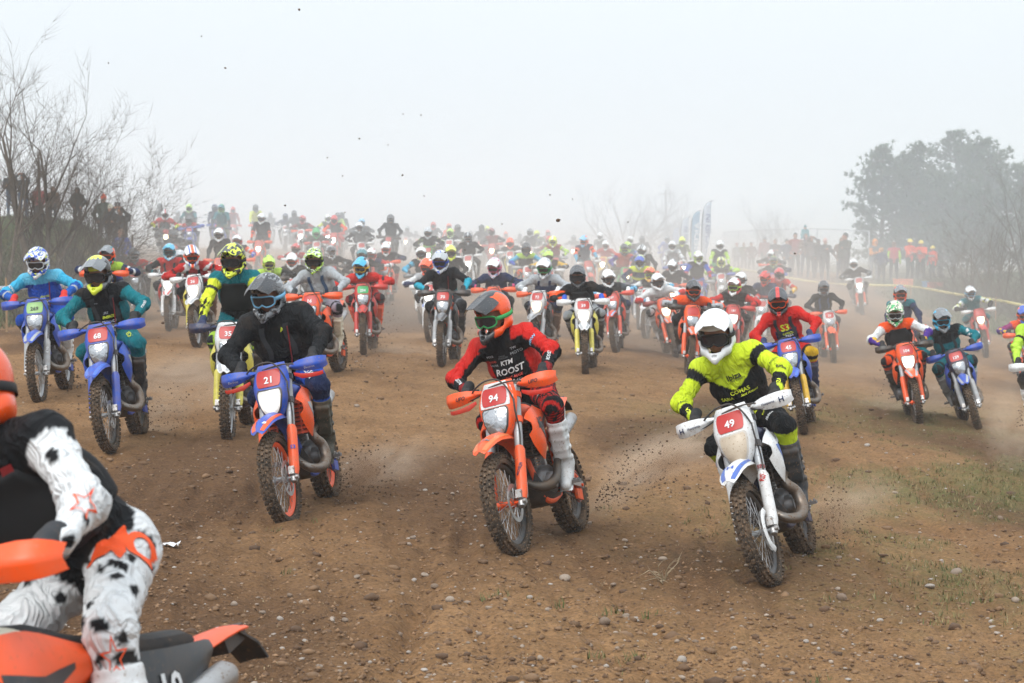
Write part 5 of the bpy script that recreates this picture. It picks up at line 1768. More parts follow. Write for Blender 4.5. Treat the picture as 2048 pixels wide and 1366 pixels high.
R('254', 723, 514, 122, 'cyan,charcoal,white,side,gold', 'black,black,red,red', 'red', c=(728, 711), psi=-6, lean=2, num='254', plate='deepgreen', boots='orange', gloves='red', vest=None,
  extra=dict(yoke='red', yoke_low=0.42, side='red', knee='maroon', upper='red'), dark='red and black', helm='light blue and black helmet')
R('70', 881, 501, 132, 'silver,white,blue,splash,blue', 'black,black,cyan,charcoal', 'grey', c=(884, 722), psi=-8, lean=-1, num='70', boots='charcoal', gloves='black', hg='charcoal', hose=True,
  extra=dict(low='teal', fore='2a9db5', knee='charcoal'), dark='black and turquoise', helm='silver and white helmet')
R('113', 854, 516, 106, 'orange,white,orange,side,orange', 'silver,white,navy,black', 'white', c=(862, 699), psi=-6, lean=1, num='113', lit='white', boots='white', hg='white', dark='white and navy', helm='orange and white helmet', extra=dict(low='orange'))
R('73', 1085, 516, 118, 'white,silver,navy,splash,green', 'navy,silver,silver,navy', 'whiteorange', psi=-4, lean=0, num='73', lit='warm', boots='brown', hg='orange', gloves='white', straps='navy', dark='pale grey sleeved navy', helm='white helmet with navy lines',
  extra=dict(yoke='silver', yoke_low=0.36))
R('26', 383, 490, 126, 'white,orange,blue,stripe,orange', 'maroon,maroon,maroon,black', 'whiteyellow', c=(394, 703), psi=-7, lean=2, num='26', lit='white', vest=None, straps='black', boots='brown', hg='white', dark='red with white shoulder flashes', helm='white helmet with orange and blue stripes',
  extra=dict(torso='b0201f', upper='b0201f', fore='b0201f', splat=('white', 9, 0.72, ('upper_l', 'upper_r', 'shoulder'))))
R('159', 1315, 547, 104, 'white,white,silver,plain,black', 'white,white,red,white', 'orange', c=(1352, 716), psi=7, lean=10, num='159', lit='warm', boots='white', gloves='white', hg='maroon', dark='white with red bands', helm='white helmet', extra=dict(band='red', low='red', cuff='sky'))
R('29', 1647, 563, 91, 'charcoal,silver,black,side,grey', 'black,black,black,charcoal', 'orange', c=(1667, 721), psi=9, lean=2, num='29', hg='orange', boots='charcoal', straps='denim', dark='plain black', helm='black and silver helmet', mask='white')
R('107', 1216, 538, 106, 'white,white,black,plain,black', 'charcoal,grey,sky,navy', 'redorange', c=(1232, 701), psi=-3, lean=0, num='107', boots='silver', hg='d9402a', gloves='white', dark='dark grey with a light blue sleeve', helm='white helmet with black goggles', extra=dict(upper='414b55'))
R('far_jersey', 988, 516, 112, 'white,pink,sky,splash,pink', 'navy,navy,navy,black', 'orange', psi=-4, num='25', boots='charcoal', hg='orange', dark='dark navy printed', helm='white helmet with pink and blue splashes', extra=dict(cuff='pink'))
R('fox', 1387, 560, 120, 'charcoal,black,silver,plain,orange', 'black,orange,silver,black', 'orange', psi=-3, lean=-3, boots='charcoal', hg='black', vest='black', dark='orange, white and black', helm='glossy black helmet with orange goggles', extra=dict(yoke='orange', yoke_low=0.40))
R('181', 1469, 556, 105, 'white,red,red,side,lime', 'black,red,red,black', 'red', psi=2, num='181', lit='white', vest='black', hg='red', boots='charcoal', dark='red sleeved black', helm='white and red helmet with lime goggles')
R('w23', 1480, 545, 92, 'white,white,black,plain,black', 'black,black,red,black', 'whitered', psi=0, lit='white', dark='black and red', helm='plain white helmet', hg='white')
R('r6', 1529, 543, 86, 'red,grey,red,side,orange', 'navy,navy,cyan,navy', 'whitered', psi=2, dark='navy with red chest', helm='red and grey helmet', extra=dict(band='red', knee='lime'), hg='white')
R('r5', 1559, 537, 80, 'red,silver,black,splash,grey', 'red,red,gold,maroon', 'blue', psi=3, dark='red and yellow', helm='red and silver helmet', hg='navy', straps='black', extra=dict(low='charcoal'))
R('r4', 1547, 513, 66, 'charcoal,lime,white,splash,gold', 'black,black,navy,navy', 'blue', psi=3, vest='black', dark='black with blue sleeves', helm='black and lime helmet')
R('r3', 1543, 500, 58, 'white,red,charcoal,side,black', 'charcoal,charcoal,charcoal,black', 'orange', psi=2, dark='dark grey', helm='white and red helmet')
R('e11', 1707, 518, 67, 'white,white,black,plain,black', 'charcoal,charcoal,charcoal,black', 'whiteorange', c=(1725, 629), psi=5, lit='white', hg='white', dark='charcoal', helm='white helmet', mask='white', guard='orange', fender='white', boots='silver')
R('f1', 1805, 571, 106, 'grey,orange,charcoal,side,orange', 'navy,navy,navy,navy', 'orange', psi=4, dark='navy blue', helm='grey and orange helmet', hg='orange', extra=dict(yoke='teal', yoke_low=0.44))
R('f4', 1940, 572, 84, 'white,charcoal,black,splash,sky', 'teal,white,charcoal,teal', 'red', c=(1972, 711), psi=9, lean=4, lit='warm', hg='white', boots='white', gloves='black', dark='white, black and teal', helm='white and black helmet', extra=dict(splat=('yellow', 35, 0.6, ('upper_l', 'upper_r'))))
R('f5', 2048, 612, 106, 'blue,orange,grey,side,orange', 'magenta,magenta,purple,orange', 'orange', psi=6, dark='purple and orange', helm='blue and orange helmet', hg='orange', extra=dict(yoke='orange', splat=('gold', 30, .5, ('fore_l', 'fore_r'))))
R('f6', 2082, 600, 165, 'white,lime,black,side,black', 'lime,lime,lime,black', 'white', psi=-2, lean=6, dark='lime green', helm='white and lime helmet', hg='white', boots='white', gloves='black')
R('g3', 215, 491, 122, 'grey,teal,orange,side,orange', 'blue,navy,navy,navy', 'orange', psi=-6, dark='navy and blue with lime shoulders', helm='teal and orange helmet', hg='orange', extra=dict(yoke='lime', yoke_low=0.42, cuff='orange'), straps='black')
R('a20', 267, 497, 88, 'charcoal,black,grey,plain,silver', 'red,red,red,charcoal', 'black', psi=-6, vest='black', dark='red with a black vest', helm='black helmet with silver goggles', hg='black')
R('a17', 338, 487, 100, 'cyan,white,teal,splash,teal', 'red,black,black,black', 'whitered', psi=-9, dark='black sleeved red', helm='turquoise and white helmet', hg='white', straps='black', extra=dict(cuff='teal'), lit='white')
R('a18', 358, 500, 96, 'silver,white,grey,splash,black', 'grey,grey,grey,charcoal', 'white', psi=-9, dark='plain grey', helm='silver and white helmet', hg='white', lit='white')
R('a22', 537, 510, 100, 'lime,black,yellow,splash,yellow', 'lime,black,black,charcoal', 'yellow', psi=-5, dark='black sleeved lime', helm='black and lime helmet with yellow goggles', hg='black')
R('a23', 584, 507, 92, 'white,white,orange,plain,orange', 'gold,black,gold,black', 'white', psi=-3, dark='yellow and black', helm='white helmet with orange goggles', hg='white', straps='black', extra=dict(yoke='black'))
R('a14', 438, 457, 78, 'white,white,grey,plain,black', 'black,black,charcoal,black', 'orange', psi=-3, lit='white', dark='black', helm='white helmet', hg='orange', straps='charcoal')
R('a15', 476, 470, 78, 'white,red,charcoal,splash,red', 'charcoal,orange,blue,charcoal', 'orange', psi=-3, dark='charcoal with blue and orange sleeves', helm='white, red and black helmet')
R('a16', 347, 468, 66, 'charcoal,black,grey,plain,black', 'charcoal,charcoal,charcoal,black', 'black', psi=-4, dark='charcoal', helm='black helmet', hg='black')
R('a24', 592, 487, 72, 'red,white,red,side,black', 'red,maroon,red,black', 'whitered', psi=-3, dark='red', helm='red helmet')
R('b14', 661, 492, 80, 'charcoal,white,grey,splash,white', 'black,black,black,charcoal', 'black', psi=-3, dark='black with white cuffs', helm='black helmet with white marks', extra=dict(cuff='silver'), hg='black')
R('b15', 725, 498, 86, 'teal,white,silver,splash,black', 'black,black,charcoal,black', 'grey', psi=-3, dark='black', helm='teal and white helmet', hg='black')
R('b16', 743, 497, 82, 'white,red,white,side,red', 'navy,red,white,navy', 'redorange', psi=-3, dark='red, white and navy', helm='white and red helmet', hg='orange')
R('b17', 772, 485, 78, 'white,orange,grey,side,orange', 'charcoal,charcoal,navy,charcoal', 'orange', c=(775, 608), psi=-4, dark='charcoal with orange print', helm='white and orange helmet', hg='orange', boots='red', extra=dict(low='orange'))
R('b19', 842, 495, 86, 'white,pink,lime,splash,black', 'black,cyan,cyan,black', 'white', psi=-6, dark='black with cyan sleeves', helm='white and pink helmet', hg='grey', lean=4)
R('b22', 900, 492, 88, 'yellow,lime,yellow,plain,black', 'black,black,black,charcoal', 'whiteyellow', psi=-3, dark='plain black', helm='neon yellow helmet', hg='silver')
R('b23', 856, 456, 66, 'silver,white,charcoal,splash,black', 'black,black,black,black', 'green', psi=-3, dark='black with a lime front', helm='silver and white helmet', extra=dict(low='lime', band='lime', splat=('lime', 26, .6, ('upper_l', 'upper_r'))), lit='white')
R('b27', 936, 466, 70, 'charcoal,silver,black,stripe,silver', 'black,black,black,black', 'white', psi=-2, lit='white', dark='black', helm='black helmet with silver stripe', hg='white')
R('c9', 1020, 476, 62, 'orange,red,orange,plain,charcoal', 'charcoal,charcoal,black,charcoal', 'whiteyellow', psi=0, dark='charcoal', helm='orange helmet', hg='white')
R('c13', 1053, 487, 76, 'charcoal,grey,charcoal,plain,charcoal', 'charcoal,cyan,blue,orange', 'whiteorange', psi=-1, dark='blue, lime and charcoal', helm='dark grey helmet', extra=dict(yoke='lime', yoke_low=0.43), hg='silver')
R('c16', 1097, 500, 77, 'lime,charcoal,white,splash,charcoal', 'black,gold,black,black', 'whiteyellow', psi=0, dark='black and yellow', helm='pale green and black helmet')
R('c15', 1107, 473, 64, 'yellow,white,yellow,stripe,yellow', 'maroon,lime,lime,black', 'grey', psi=0, dark='maroon with lime sleeves', helm='yellow helmet with white stripe', hg='silver')
R('c18', 1171, 472, 66, 'sky,orange,white,side,orange', 'navy,orange,cyan,teal', 'redorange', psi=4, dark='navy with orange and blue sleeves', helm='light blue and orange helmet', headyaw=-0.6, hg='white', extra=dict(low='navy'))
R('d5', 1210, 481, 58, 'white,red,white,side,red', 'red,red,red,maroon', 'yellow', psi=1, lit='white', dark='plain red', helm='white and red helmet')
R('d6', 1249, 489, 70, 'charcoal,grey,lime,side,lime', 'c8452e,purple,blue,olive', 'green', psi=1, lit='warm', dark='purple and orange-red', helm='dark grey helmet with lime goggles', extra=dict(fore='3d3aa0'))
R('d8', 1257, 484, 60, 'lime,green,lime,plain,black', 'teal,blue,blue,navy', 'blue', psi=1, dark='blue', helm='lime green helmet')
R('d10', 1286, 491, 72, 'white,charcoal,black,stripe,black', 'black,black,black,black', 'orange', psi=2, hg='orange', dark='black', helm='white helmet with black stripe')
R('d11', 1280, 511, 82, 'blue,yellow,white,splash,black', 'navy,yellow,navy,navy', 'bluewhite', psi=0, dark='navy with neon yellow shoulders', helm='blue and yellow helmet', extra=dict(band='yellow', upper='navy', yoke='yellow', yoke_low=0.42))
R('d12', 1299, 534, 88, 'orange,lime,orange,splash,lime', 'black,white,cyan,silver', 'whitered', psi=-4, vest='black', dark='black vest over white and cyan', helm='orange and lime helmet', lean=3)
R('d14', 1346, 520, 80, 'white,charcoal,silver,camo,black', 'charcoal,black,black,black', 'orange', psi=2, lit='warm', dark='black', helm='white and black camo helmet', hg='orange')
R('d15', 1347, 483, 62, 'white,white,grey,plain,black', 'silver,white,white,red', 'white', psi=2, dark='pale grey and white', helm='white helmet', hg='blue', lit='white')
R('d16', 1365, 470, 55, 'yellow,charcoal,lime,side,black', 'olive,olive,lime,charcoal', 'white', psi=2, dark='olive with lime sleeves', helm='yellow and black helmet', lit='white')
R('d18', 1397, 504, 75, 'white,lime,white,side,lime', 'black,blue,red,blue', 'blue', psi=2, vest='black', dark='black vest with blue and red sleeves', helm='white and lime helmet', hg='silver')
R('d19', 1440, 482, 62, 'white,white,charcoal,plain,charcoal', 'charcoal,lime,lime,green', 'green', psi=3, vest='charcoal', dark='dark vest with lime sleeves', helm='white helmet', hg='red')
R('d20', 1442, 514, 68, 'yellow,navy,white,stripe,lime', 'charcoal,lime,lime,navy', 'whitered', psi=3, dark='charcoal with lime sleeves', helm='yellow helmet with navy stripe', hg='blue')
R('a2', 330, 421, 61, 'white,red,white,stripe,black', 'red,red,yellow,black', 'black', psi=-2, vest='black', lit='warm', dark='red with yellow cuffs', helm='white helmet with red stripe', hg='black', boots='white')
R('a4', 377, 432, 58, 'charcoal,grey,black,plain,black', 'red,white,blue,navy', 'blue', psi=-2, dark='red, white and blue', helm='black helmet', hg='blue')
R('a9', 522, 413, 62, 'white,white,silver,plain,black', 'black,black,orange,black', 'orange', psi=-1, lit='white', vest='black', dark='black with orange cuffs', helm='white helmet', hg='orange')
R('a6', 442, 409, 56, 'teal,green,lime,camo,lime', 'teal,teal,charcoal,olive', 'bluewhite', psi=-1, dark='dark teal', helm='green camo helmet', hg='navy')
R('a12', 605, 431, 53, 'red,white,red,side,red', 'charcoal,maroon,charcoal,black', 'whitered', psi=-1, lit='white', dark='dark red and charcoal', helm='red and white helmet', hg='orange')
R('b4', 632, 456, 62, 'green,lime,green,plain,green', 'khaki,khaki,charcoal,charcoal', 'whitered', psi=-1, dark='dark khaki', helm='bright green helmet', hg='red')
R('b6', 668, 431, 56, 'red,orange,red,plain,charcoal', 'charcoal,orange,orange,red', 'red', psi=-1, lit='white', vest='charcoal', dark='orange sleeves under a dark vest', helm='red helmet')
R('b5', 655, 429, 50, 'white,lime,white,side,black', 'black,yellow,black,black', 'white', psi=-1, lit='white', dark='black and yellow', helm='white helmet')
R('b9', 719, 445, 64, 'white,grey,charcoal,splash,charcoal', 'grey,black,black,black', 'white', psi=-1, dark='grey vest with black sleeves', helm='white and grey helmet', hg='white', extra=dict(vest=1), vest='grey')
R('b8', 723, 437, 54, 'sky,white,blue,splash,black', 'charcoal,charcoal,grey,black', 'grey', psi=-1, dark='charcoal', helm='light blue and white helmet')
R('b10', 780, 430, 61, 'charcoal,black,grey,plain,grey', 'charcoal,charcoal,charcoal,charcoal', 'black', psi=0, lit='white', dark='plain dark grey', helm='black helmet', hg='black')
R('b25', 901, 457, 59, 'lime,white,charcoal,splash,lime', 'charcoal,charcoal,olive,black', 'white', psi=0, lit='white', dark='charcoal', helm='lime and white helmet')
R('b26', 915, 449, 52, 'charcoal,black,grey,plain,black', 'charcoal,charcoal,orange,black', 'orange', psi=0, dark='charcoal with orange cuffs', helm='black helmet')
R('c7', 983, 456, 55, 'maroon,white,charcoal,side,black', 'maroon,charcoal,charcoal,maroon', 'red', psi=0, lit='warm', dark='maroon', helm='dark red helmet')
R('c10', 1060, 457, 52, 'grey,white,charcoal,splash,black', 'charcoal,grey,charcoal,black', 'white', psi=0, lit='warm', dark='grey', helm='grey helmet')
R('d7', 1259, 473, 52, 'white,white,charcoal,plain,black', 'charcoal,charcoal,charcoal,black', 'orange', psi=0, dark='charcoal', helm='white helmet', hg='orange')
R('a3', 377, 408, 52, 'lime,white,green,splash,black', 'charcoal,teal,charcoal,black', 'orange', psi=0, dark='charcoal and teal', helm='green and white helmet', hg='orange')
R('a5', 431, 409, 50, 'navy,black,navy,plain,black', 'navy,navy,navy,black', 'blue', psi=0, dark='navy', helm='navy helmet')
R('c14', 1098, 472, 54, 'red,white,red,side,black', 'charcoal,maroon,charcoal,black', 'red', psi=0, dark='charcoal', helm='red and white helmet')
# --- the last rows, pale in the fog
for key, u, vt, s, hc, jc, bk, lt in (
        ('x1', 320, 407, 47, 'charcoal', 'charcoal', 'black', None), ('x2', 466, 413, 42, 'red', 'maroon', 'red', None), ('x3', 513, 407, 46, 'charcoal', 'yellow', 'orange', None),
        ('x4', 571, 427, 45, 'navy', 'navy', 'white', None), ('x5', 588, 421, 46, 'charcoal', 'charcoal', 'black', None), ('x6', 676, 425, 45, 'charcoal', 'lime', 'green', None),
        ('x7', 684, 424, 44, 'black', 'charcoal', 'black', None), ('x8', 814, 453, 39, 'grey', 'grey', 'white', 'warm'), ('x9', 868, 444, 45, 'red', 'charcoal', 'red', None),
        ('x10', 899, 447, 44, 'orange', 'orange', 'orange', None), ('x11', 962, 449, 48, 'black', 'charcoal', 'black', 'warm'), ('x12', 973, 452, 42, 'yellow', 'grey', 'white', None),
        ('x13', 1012, 463, 38, 'orange', 'brown', 'orange', 'warm'), ('x14', 1073, 461, 47, 'yellow', 'olive', 'yellow', None), ('x15', 1095, 460, 41, 'red', 'maroon', 'red', None),
        ('x16', 1147, 470, 40, 'grey', 'charcoal', 'white', 'warm'), ('x17', 1200, 465, 48, 'white', 'grey', 'white', None), ('x18', 1285, 472, 46, 'charcoal', 'charcoal', 'black', None),
        ('x19', 1334, 472, 44, 'grey', 'blue', 'blue', None), ('x20', 540, 424, 38, 'grey', 'grey', 'white', 'white'), ('x21', 355, 421, 40, 'grey', 'charcoal', 'black', None),
        ('x22', 832, 462, 34, 'charcoal', 'grey', 'white', 'white'), ('x23', 1040, 467, 36, 'charcoal', 'charcoal', 'white', 'warm'), ('x24', 940, 461, 36, 'grey', 'charcoal', 'black', None)):
    R(key, u, vt, s, f'{hc},{hc},{hc},plain,black', f'{jc},{jc},{jc},charcoal', bk, psi=0, lit=lt, dark=jc, helm=hc + ' helmet', far=True)

TX = {   # rider -> (prints on the clothing, prints on the motorcycle)
    '94': ([('chest', 'ROOST|bi', 0.0, 0.270, 0.050, 'white'), ('chest', 'WP|bi', 0.01, 0.172, 0.048, 'silver'), ('chest', 'ERIC AUGE|bi', 0.01, 0.219, 0.020, 'e05a50'), ('chest', 'KTM|bi', 0.0, 0.334, 0.034, 'white'),
            ('chest', 'PRINC', -0.015, 0.385, 0.013, 'grey'), ('chest', 'STADIUM', -0.015, 0.370, 0.013, 'grey'), ('chest', 'MOTO', 0.095, 0.381, 0.022, 'silver'), ('chest', 'TW|b', 0.085, 0.419, 0.019, 'silver'),
            ('chest', 'REDD|b', -0.105, 0.355, 0.017, 'e05a50'), ('chest', 'POLE|b', -0.105, 0.402, 0.017, 'silver'), ('chest', 'GALFER', -0.105, 0.325, 0.014, 'silver'),
            ('fore_l', '^ROOST|b', 0.55, 0.35, 0.024, 'white'), ('fore_r', '^ROOST|b', 0.62, -0.25, 0.024, 'white'), ('upper_l', 'MRW|b', 0.45, 0.35, 0.026, 'sky'), ('thigh_l', 'ROOST|bi', 0.66, 0.2, 0.022, 'white')],
           [('front_fender', 'KTM|bi', (0.14, 0, 0.8), (0, 1, 0), (-1, 0, 0.25), 0.030, 'grey'), ('handguard_left', 'UFO|bi', (-0.33, 0.272, 1.115), (0, 1, 0), (0, 0, 1), 0.026, 'charcoal'), ('handguard_right', 'UFO|bi', (-0.33, -0.272, 1.115), (0, 1, 0), (0, 0, 1), 0.026, 'charcoal'),
            ('fork_guard_left', 'MICHELIN|b', (-0.10, 0.12, 0.55), (-0.454, 0.3, 0.891), (-0.5, -0.8, 0), 0.016, 'navy'), ('fork_tube_left', 'WP|b', (-0.27, 0.11, 0.9), (0, 1, 0), (-0.454, 0, 0.891), 0.028, 'charcoal'),
            ('shroud_left', 'KTM|bi', (-0.50, 0.2, 0.84), (-1, 0, 0), (0, 0, 1), 0.075, 'charcoal')]),
    '21': ([('chest', 'A|b', 0.06, 0.423, 0.036, 'yellow'), ('thigh_l', '^FIRST|bi', 0.72, 0.1, 0.055, 'white')],
           [('handguard_left', 'Electron|i', (-0.33, 0.297, 1.095), (0, 1, 0), (0, 0, 1), 0.016, 'white'), ('handguard_right', 'Electron|i', (-0.33, -0.297, 1.095), (0, 1, 0), (0, 0, 1), 0.016, 'white'), ('fork_guard_left', 'S3|b', (-0.10, 0.12, 0.55), (0, 1, 0), (-0.454, 0, 0.891), 0.03, 'blue'),
            ('front_fender', 'B|bi', (0.17, 0.03, 0.8), (0, 1, 0), (-1, 0, 0.25), 0.035, 'white')]),
    '49': ([('chest', 'Ibiza|b', 0.02, 0.368, 0.041, 'black'), ('chest', 'Illes Balears', 0.035, 0.342, 0.016, 'black'), ('chest', 'COMAS|b', 0.02, 0.257, 0.031, 'yellow'), ('chest', 'SABIA|b', -0.085, 0.219, 0.026, 'yellow'), ('chest', 'Sant Antoni|bi', 0.075, 0.223, 0.019, 'yellow'),
            ("chest", "d'Eivissa", 0.05, 0.10, 0.014, 'lime'), ('fore_l', 'turbo|b', 0.22, 0.15, 0.022, 'black'), ('upper_l', 'Sant Antoni|i', 0.80, 0.2, 0.016, 'black'), ('fore_l', '^IBIZA|b', 0.86, 0.2, 0.026, 'yellow'), ('fore_r', '^IBIZA|b', 0.86, -0.2, 0.026, 'yellow'),
            ('fore_r', 'Sant Antoni|bi', 0.3, -0.15, 0.015, 'black'), ('fore_r', 'Xarpe|bi', 0.45, -0.15, 0.018, 'black'), ('thigh_l', 'turbo|b', 0.48, 0.1, 0.022, 'yellow'), ('thigh_l', 'Sant Antoni|bi', 0.30, 0.1, 0.018, 'yellow'), ('thigh_l', 'Ibiza|b', 0.7, 0.15, 0.03, 'white')],
           [('handguard_left', 'Husqvarna|b', (-0.33, 0.264, 1.110), (0, 1, 0), (0, 0, 1), 0.020, 'navy'), ('handguard_right', 'Husqvarna|b', (-0.33, -0.264, 1.110), (0, 1, 0), (0, 0, 1), 0.020, 'navy'), ('handguard_left', 'H|b', (-0.345, 0.353, 1.110), (0, 1, 0), (0, 0, 1), 0.036, 'navy'), ('handguard_right', 'H|b', (-0.345, -0.353, 1.110), (0, 1, 0), (0, 0, 1), 0.036, 'navy'),
            ('front_fender', 'H|b', (0.12, 0, 0.8), (0, 1, 0), (-1, 0, 0.25), 0.05, 'blue'), ('fork_tube_left', 'SBI|b', (-0.20, 0.11, 0.74), (0, 1, 0), (-0.454, 0, 0.891), 0.026, 'maroon'), ('fork_guard_left', 'RIS|b', (-0.16, 0.12, 0.66), (-0.454, 0.3, 0.891), (-0.5, -0.8, 0), 0.03, 'red')]),
    '68': ([('chest', 'JRS|bi', 0.0, 0.300, 0.031, 'silver'), ('chest', 'SHERCO|bi', 0.02, 0.262, 0.024, 'yellow'), ('chest', 'rumcab|b', 0.03, 0.215, 0.043, 'white'), ('fore_l', '^rumcab|b', 0.35, 0.1, 0.03, 'white'), ('thigh_l', '^FOX|b', 0.72, -0.25, 0.045, 'yellow'), ('thigh_r', '^FOX|b', 0.72, 0.1, 0.045, 'yellow'), ('chest', 'GUARDIA|b', -0.09, 0.406, 0.013, 'silver')], []),
    '269': ([('chest', 'POOR CUP|b', 0.02, 0.211, 0.029, 'sky'), ('chest', 'ANGEL|bi', 0.02, 0.270, 0.026, 'yellow'), ('upper_r', 'DONAX|b', 0.7, 0, 0.03, 'white')], [('fork_guard_left', 'KYB|b', (-0.10, 0.12, 0.6), (-0.454, 0.3, 0.891), (-0.5, -0.8, 0), 0.03, 'white')]),
    '35': ([('chest', 'ONEAL|bi', 0.02, 0.278, 0.050, 'yellow'), ('chest', '17|bi', 0.04, 0.164, 0.060, 'lime')], []),
    '45': ([('chest', 'S3|b', 0.0, 0.338, 0.090, 'yellow'), ('chest', 'OFFICIAL|b', 0.04, 0.257, 0.031, 'yellow'), ('chest', 'TEAM|b', 0.04, 0.219, 0.034, 'white')], []),
    '73': ([('chest', 'Jitsie|bi', 0.0, 0.346, 0.048, 'navy')], []),
    'far_jersey': ([('chest', 'FXR|b', 0.0, 0.330, 0.060, 'silver')], []),
    '159': ([('chest', 'PERNEDI|b', 0.0, 0.372, 0.036, 'charcoal')], []),
    'fox': ([('fore_r', '^FOX|b', 0.5, 0, 0.04, 'charcoal'), ('fore_l', '^FOX|b', 0.5, 0, 0.04, 'charcoal')], []),
    'b17': ([('chest', 'PUMA|b', 0.0, 0.338, 0.060, 'silver')], []),
}
_need = set()
for a, b in TX.values():
    _need |= {x[1].lstrip('^') for x in a} | {x[1] for x in b}
_need |= {r['num'] + '|b' for r in RIDERS if r.get('num')} | {'19|b', 'MICHELIN|b', 'MEDIA|b'}
prepare_texts(sorted(_need))
def parse_helmet(h, peak=None):
    c1, c2, c3, pat, fr = h.split(',')
    return (c1, c2, c3, pat, peak or 'same', fr)
LABELS = set()
def place(r):
    s, psi = r['s'], math.radians(r.get('psi', 0) + (0 if r.get('c') else r.setdefault('jit', random.uniform(-9, 7))))
    if 'lean' not in r:
        r['lean'] = random.uniform(-3, 6)
    lean = math.radians(r['lean'])
    steer = math.radians(r.setdefault('steer', random.uniform(-7, 7)))
    if r.get('c'):
        P = unproject(r['c'][0], r['c'][1], F_PX / s)
        P.z = ground_z(P.x, P.y)
        a = psi - math.atan2(P.x, P.y)
        hd = F_PX / s + 0.66
    else:
        H = unproject(r['u'], r['vt'], F_PX / s)          # helmet top
        a = psi - math.atan2(H.x, H.y)
        P = Vector((H.x + 0.66 * math.sin(a) + 1.5 * math.sin(lean), H.y - 0.66 * math.cos(a), 0))
        P.z = ground_z(P.x, P.y)
        hd = F_PX / s
    Ht = unproject(r['u'], r['vt'], hd)
    fw = Vector((math.sin(a), -math.cos(a)))
    zr = ground_z(P.x - fw.x * 1.48, P.y - fw.y * 1.48)
    pitch = math.atan2(zr - P.z, 1.48)                      # tail higher than the front: nose points down
    P.z -= 0.028
    M = Matrix.Translation(P) @ Matrix.Rotation(a - math.pi / 2, 4, 'Z') @ Matrix.Rotation(pitch, 4, 'Y') @ Matrix.Rotation(lean, 4, 'X')
    zg = P.z + (zr - P.z) * 0.3
    top = (Ht.z - zg - 0.015) / max(0.9, math.cos(lean))
    return M, steer, top, P
def head_local(top, side):
    lift = max(0.0, top - 1.70)
    hz = 0.985 + min(lift * 1.05, 0.30)
    lean = math.acos(max(0.42, min(0.93, (top - 0.275 - hz) / 0.50)))
    t = Matrix.Rotation(-side * 1.6, 3, 'X') @ Vector((math.sin(lean), 0, math.cos(lean)))
    return Vector((-1.13 - 0.20 * lift, side * 0.5, hz)) + t * 0.52 + Vector((0.055, 0, 0.135))
def build_rider(r):
    M, steer, top, P = place(r)
    if r.get('c'):                     # lean body and machine until the helmet stands where the photograph has it
        for _ in range(3):
            u, v, dep = project(M @ head_local(max(1.52, min(1.98, top)), r.get('side', 0.0)))
            d = (r['u'] - u) / F_PX * dep
            sd0 = r.get('side', 0.0)
            r['side'] = max(-0.09, min(0.09, sd0 + d * 0.5))
            d -= (r['side'] - sd0) * 1.25
            r['lean'] = r.get('lean', 0) - math.degrees(d / 1.5)
            M, steer, top, P = place(r)
    s = r['s']
    level = 2 if s >= 93 else (1 if s >= 60 else 0)
    tors, upp, fore, pants = r['fit'].split(',')
    fit = dict(torso=tors, upper=upp, fore=fore, pants=pants)
    fit.update(r.get('extra', {}))
    rb = random.Random(r['key'])
    if 'bands' not in fit and level >= 1:          # cuffs, elbow bands and knee panels as race kit has them
        c2 = rb.choice(['white', 'charcoal', 'silver', 'black'])
        bd = [('thigh', 0.70, 0.86, rb.choice(['charcoal', 'black', 'grey'])), ('shin', 0.0, 0.16, rb.choice(['charcoal', 'black']))]
        if rb.random() < 0.6 and not fit.get('splat'):
            bd.append(('fore', 0.25, 0.40, c2))
        if rb.random() < 0.4:
            bd.append(('upper', 0.45, 0.58, c2))
        fit['bands'] = tuple(bd)
    seed = sum(map(ord, r['key'])) % 97
    tx = TX.get(r['key'], ((), ()))
    over = {k: r[k] for k in ('mask', 'guard', 'fender', 'lamp') if r.get(k)}
    hp = r.get('head', (math.radians(-r.get('psi', 0)) * 0.5 + r.get('headyaw', random.uniform(-0.3, 0.25)), random.uniform(0.16, 0.38), 0))
    bike = make_bike(M, r['bike'], steer, r.get('num'), r.get('plate', 'red'), r.get('lit'), r.get('hg'), level, pipe=r.get('pipe', 'loop'), texts=tx[1], over=over, flap=r.get('flap'), guard_disc=r.get('guard_disc', False), dirt=0.5 if level == 2 else 0.4)
    t2 = max(1.52, min(1.98, top))
    per = make_rider(bike, fit, parse_helmet(r['helmet'], r.get('peak')), t2, level, hp[0], hp[1], hp[2] - math.radians(r.get('lean', 0)) * 0.7, side=r.get('side', 0.0), seed=seed, vest=r.get('vest'), bulk=r.get('bulk', 1.0) * 1.04,
                     gloves=r.get('gloves', 'black'), boots=r.get('boots', random.Random(seed).choice(['white', 'charcoal', 'silver', 'charcoal'])), lens=r.get('lens', 'smoke'), straps=r.get('straps'), hose=r.get('hose', False), texts=tx[0], near=s >= 160)
    hw = M @ per['head']
    u, v, dep = project(hw)
    print('RIDER %s top %.2f (%.2f) helmet u %.0f (want %.0f) v_top %.0f (want %.0f) z %.2f x %.1f y %.1f' % (r['key'], top, t2, u, r['u'], v - 0.145 * F_PX / dep, r['vt'], P.z, P.x, P.y))
    r['bike_o'], r['per_o'], r['hu'], r['hv'] = bike['root'], per['root'], u, v
for _r in RIDERS:
    build_rider(_r)
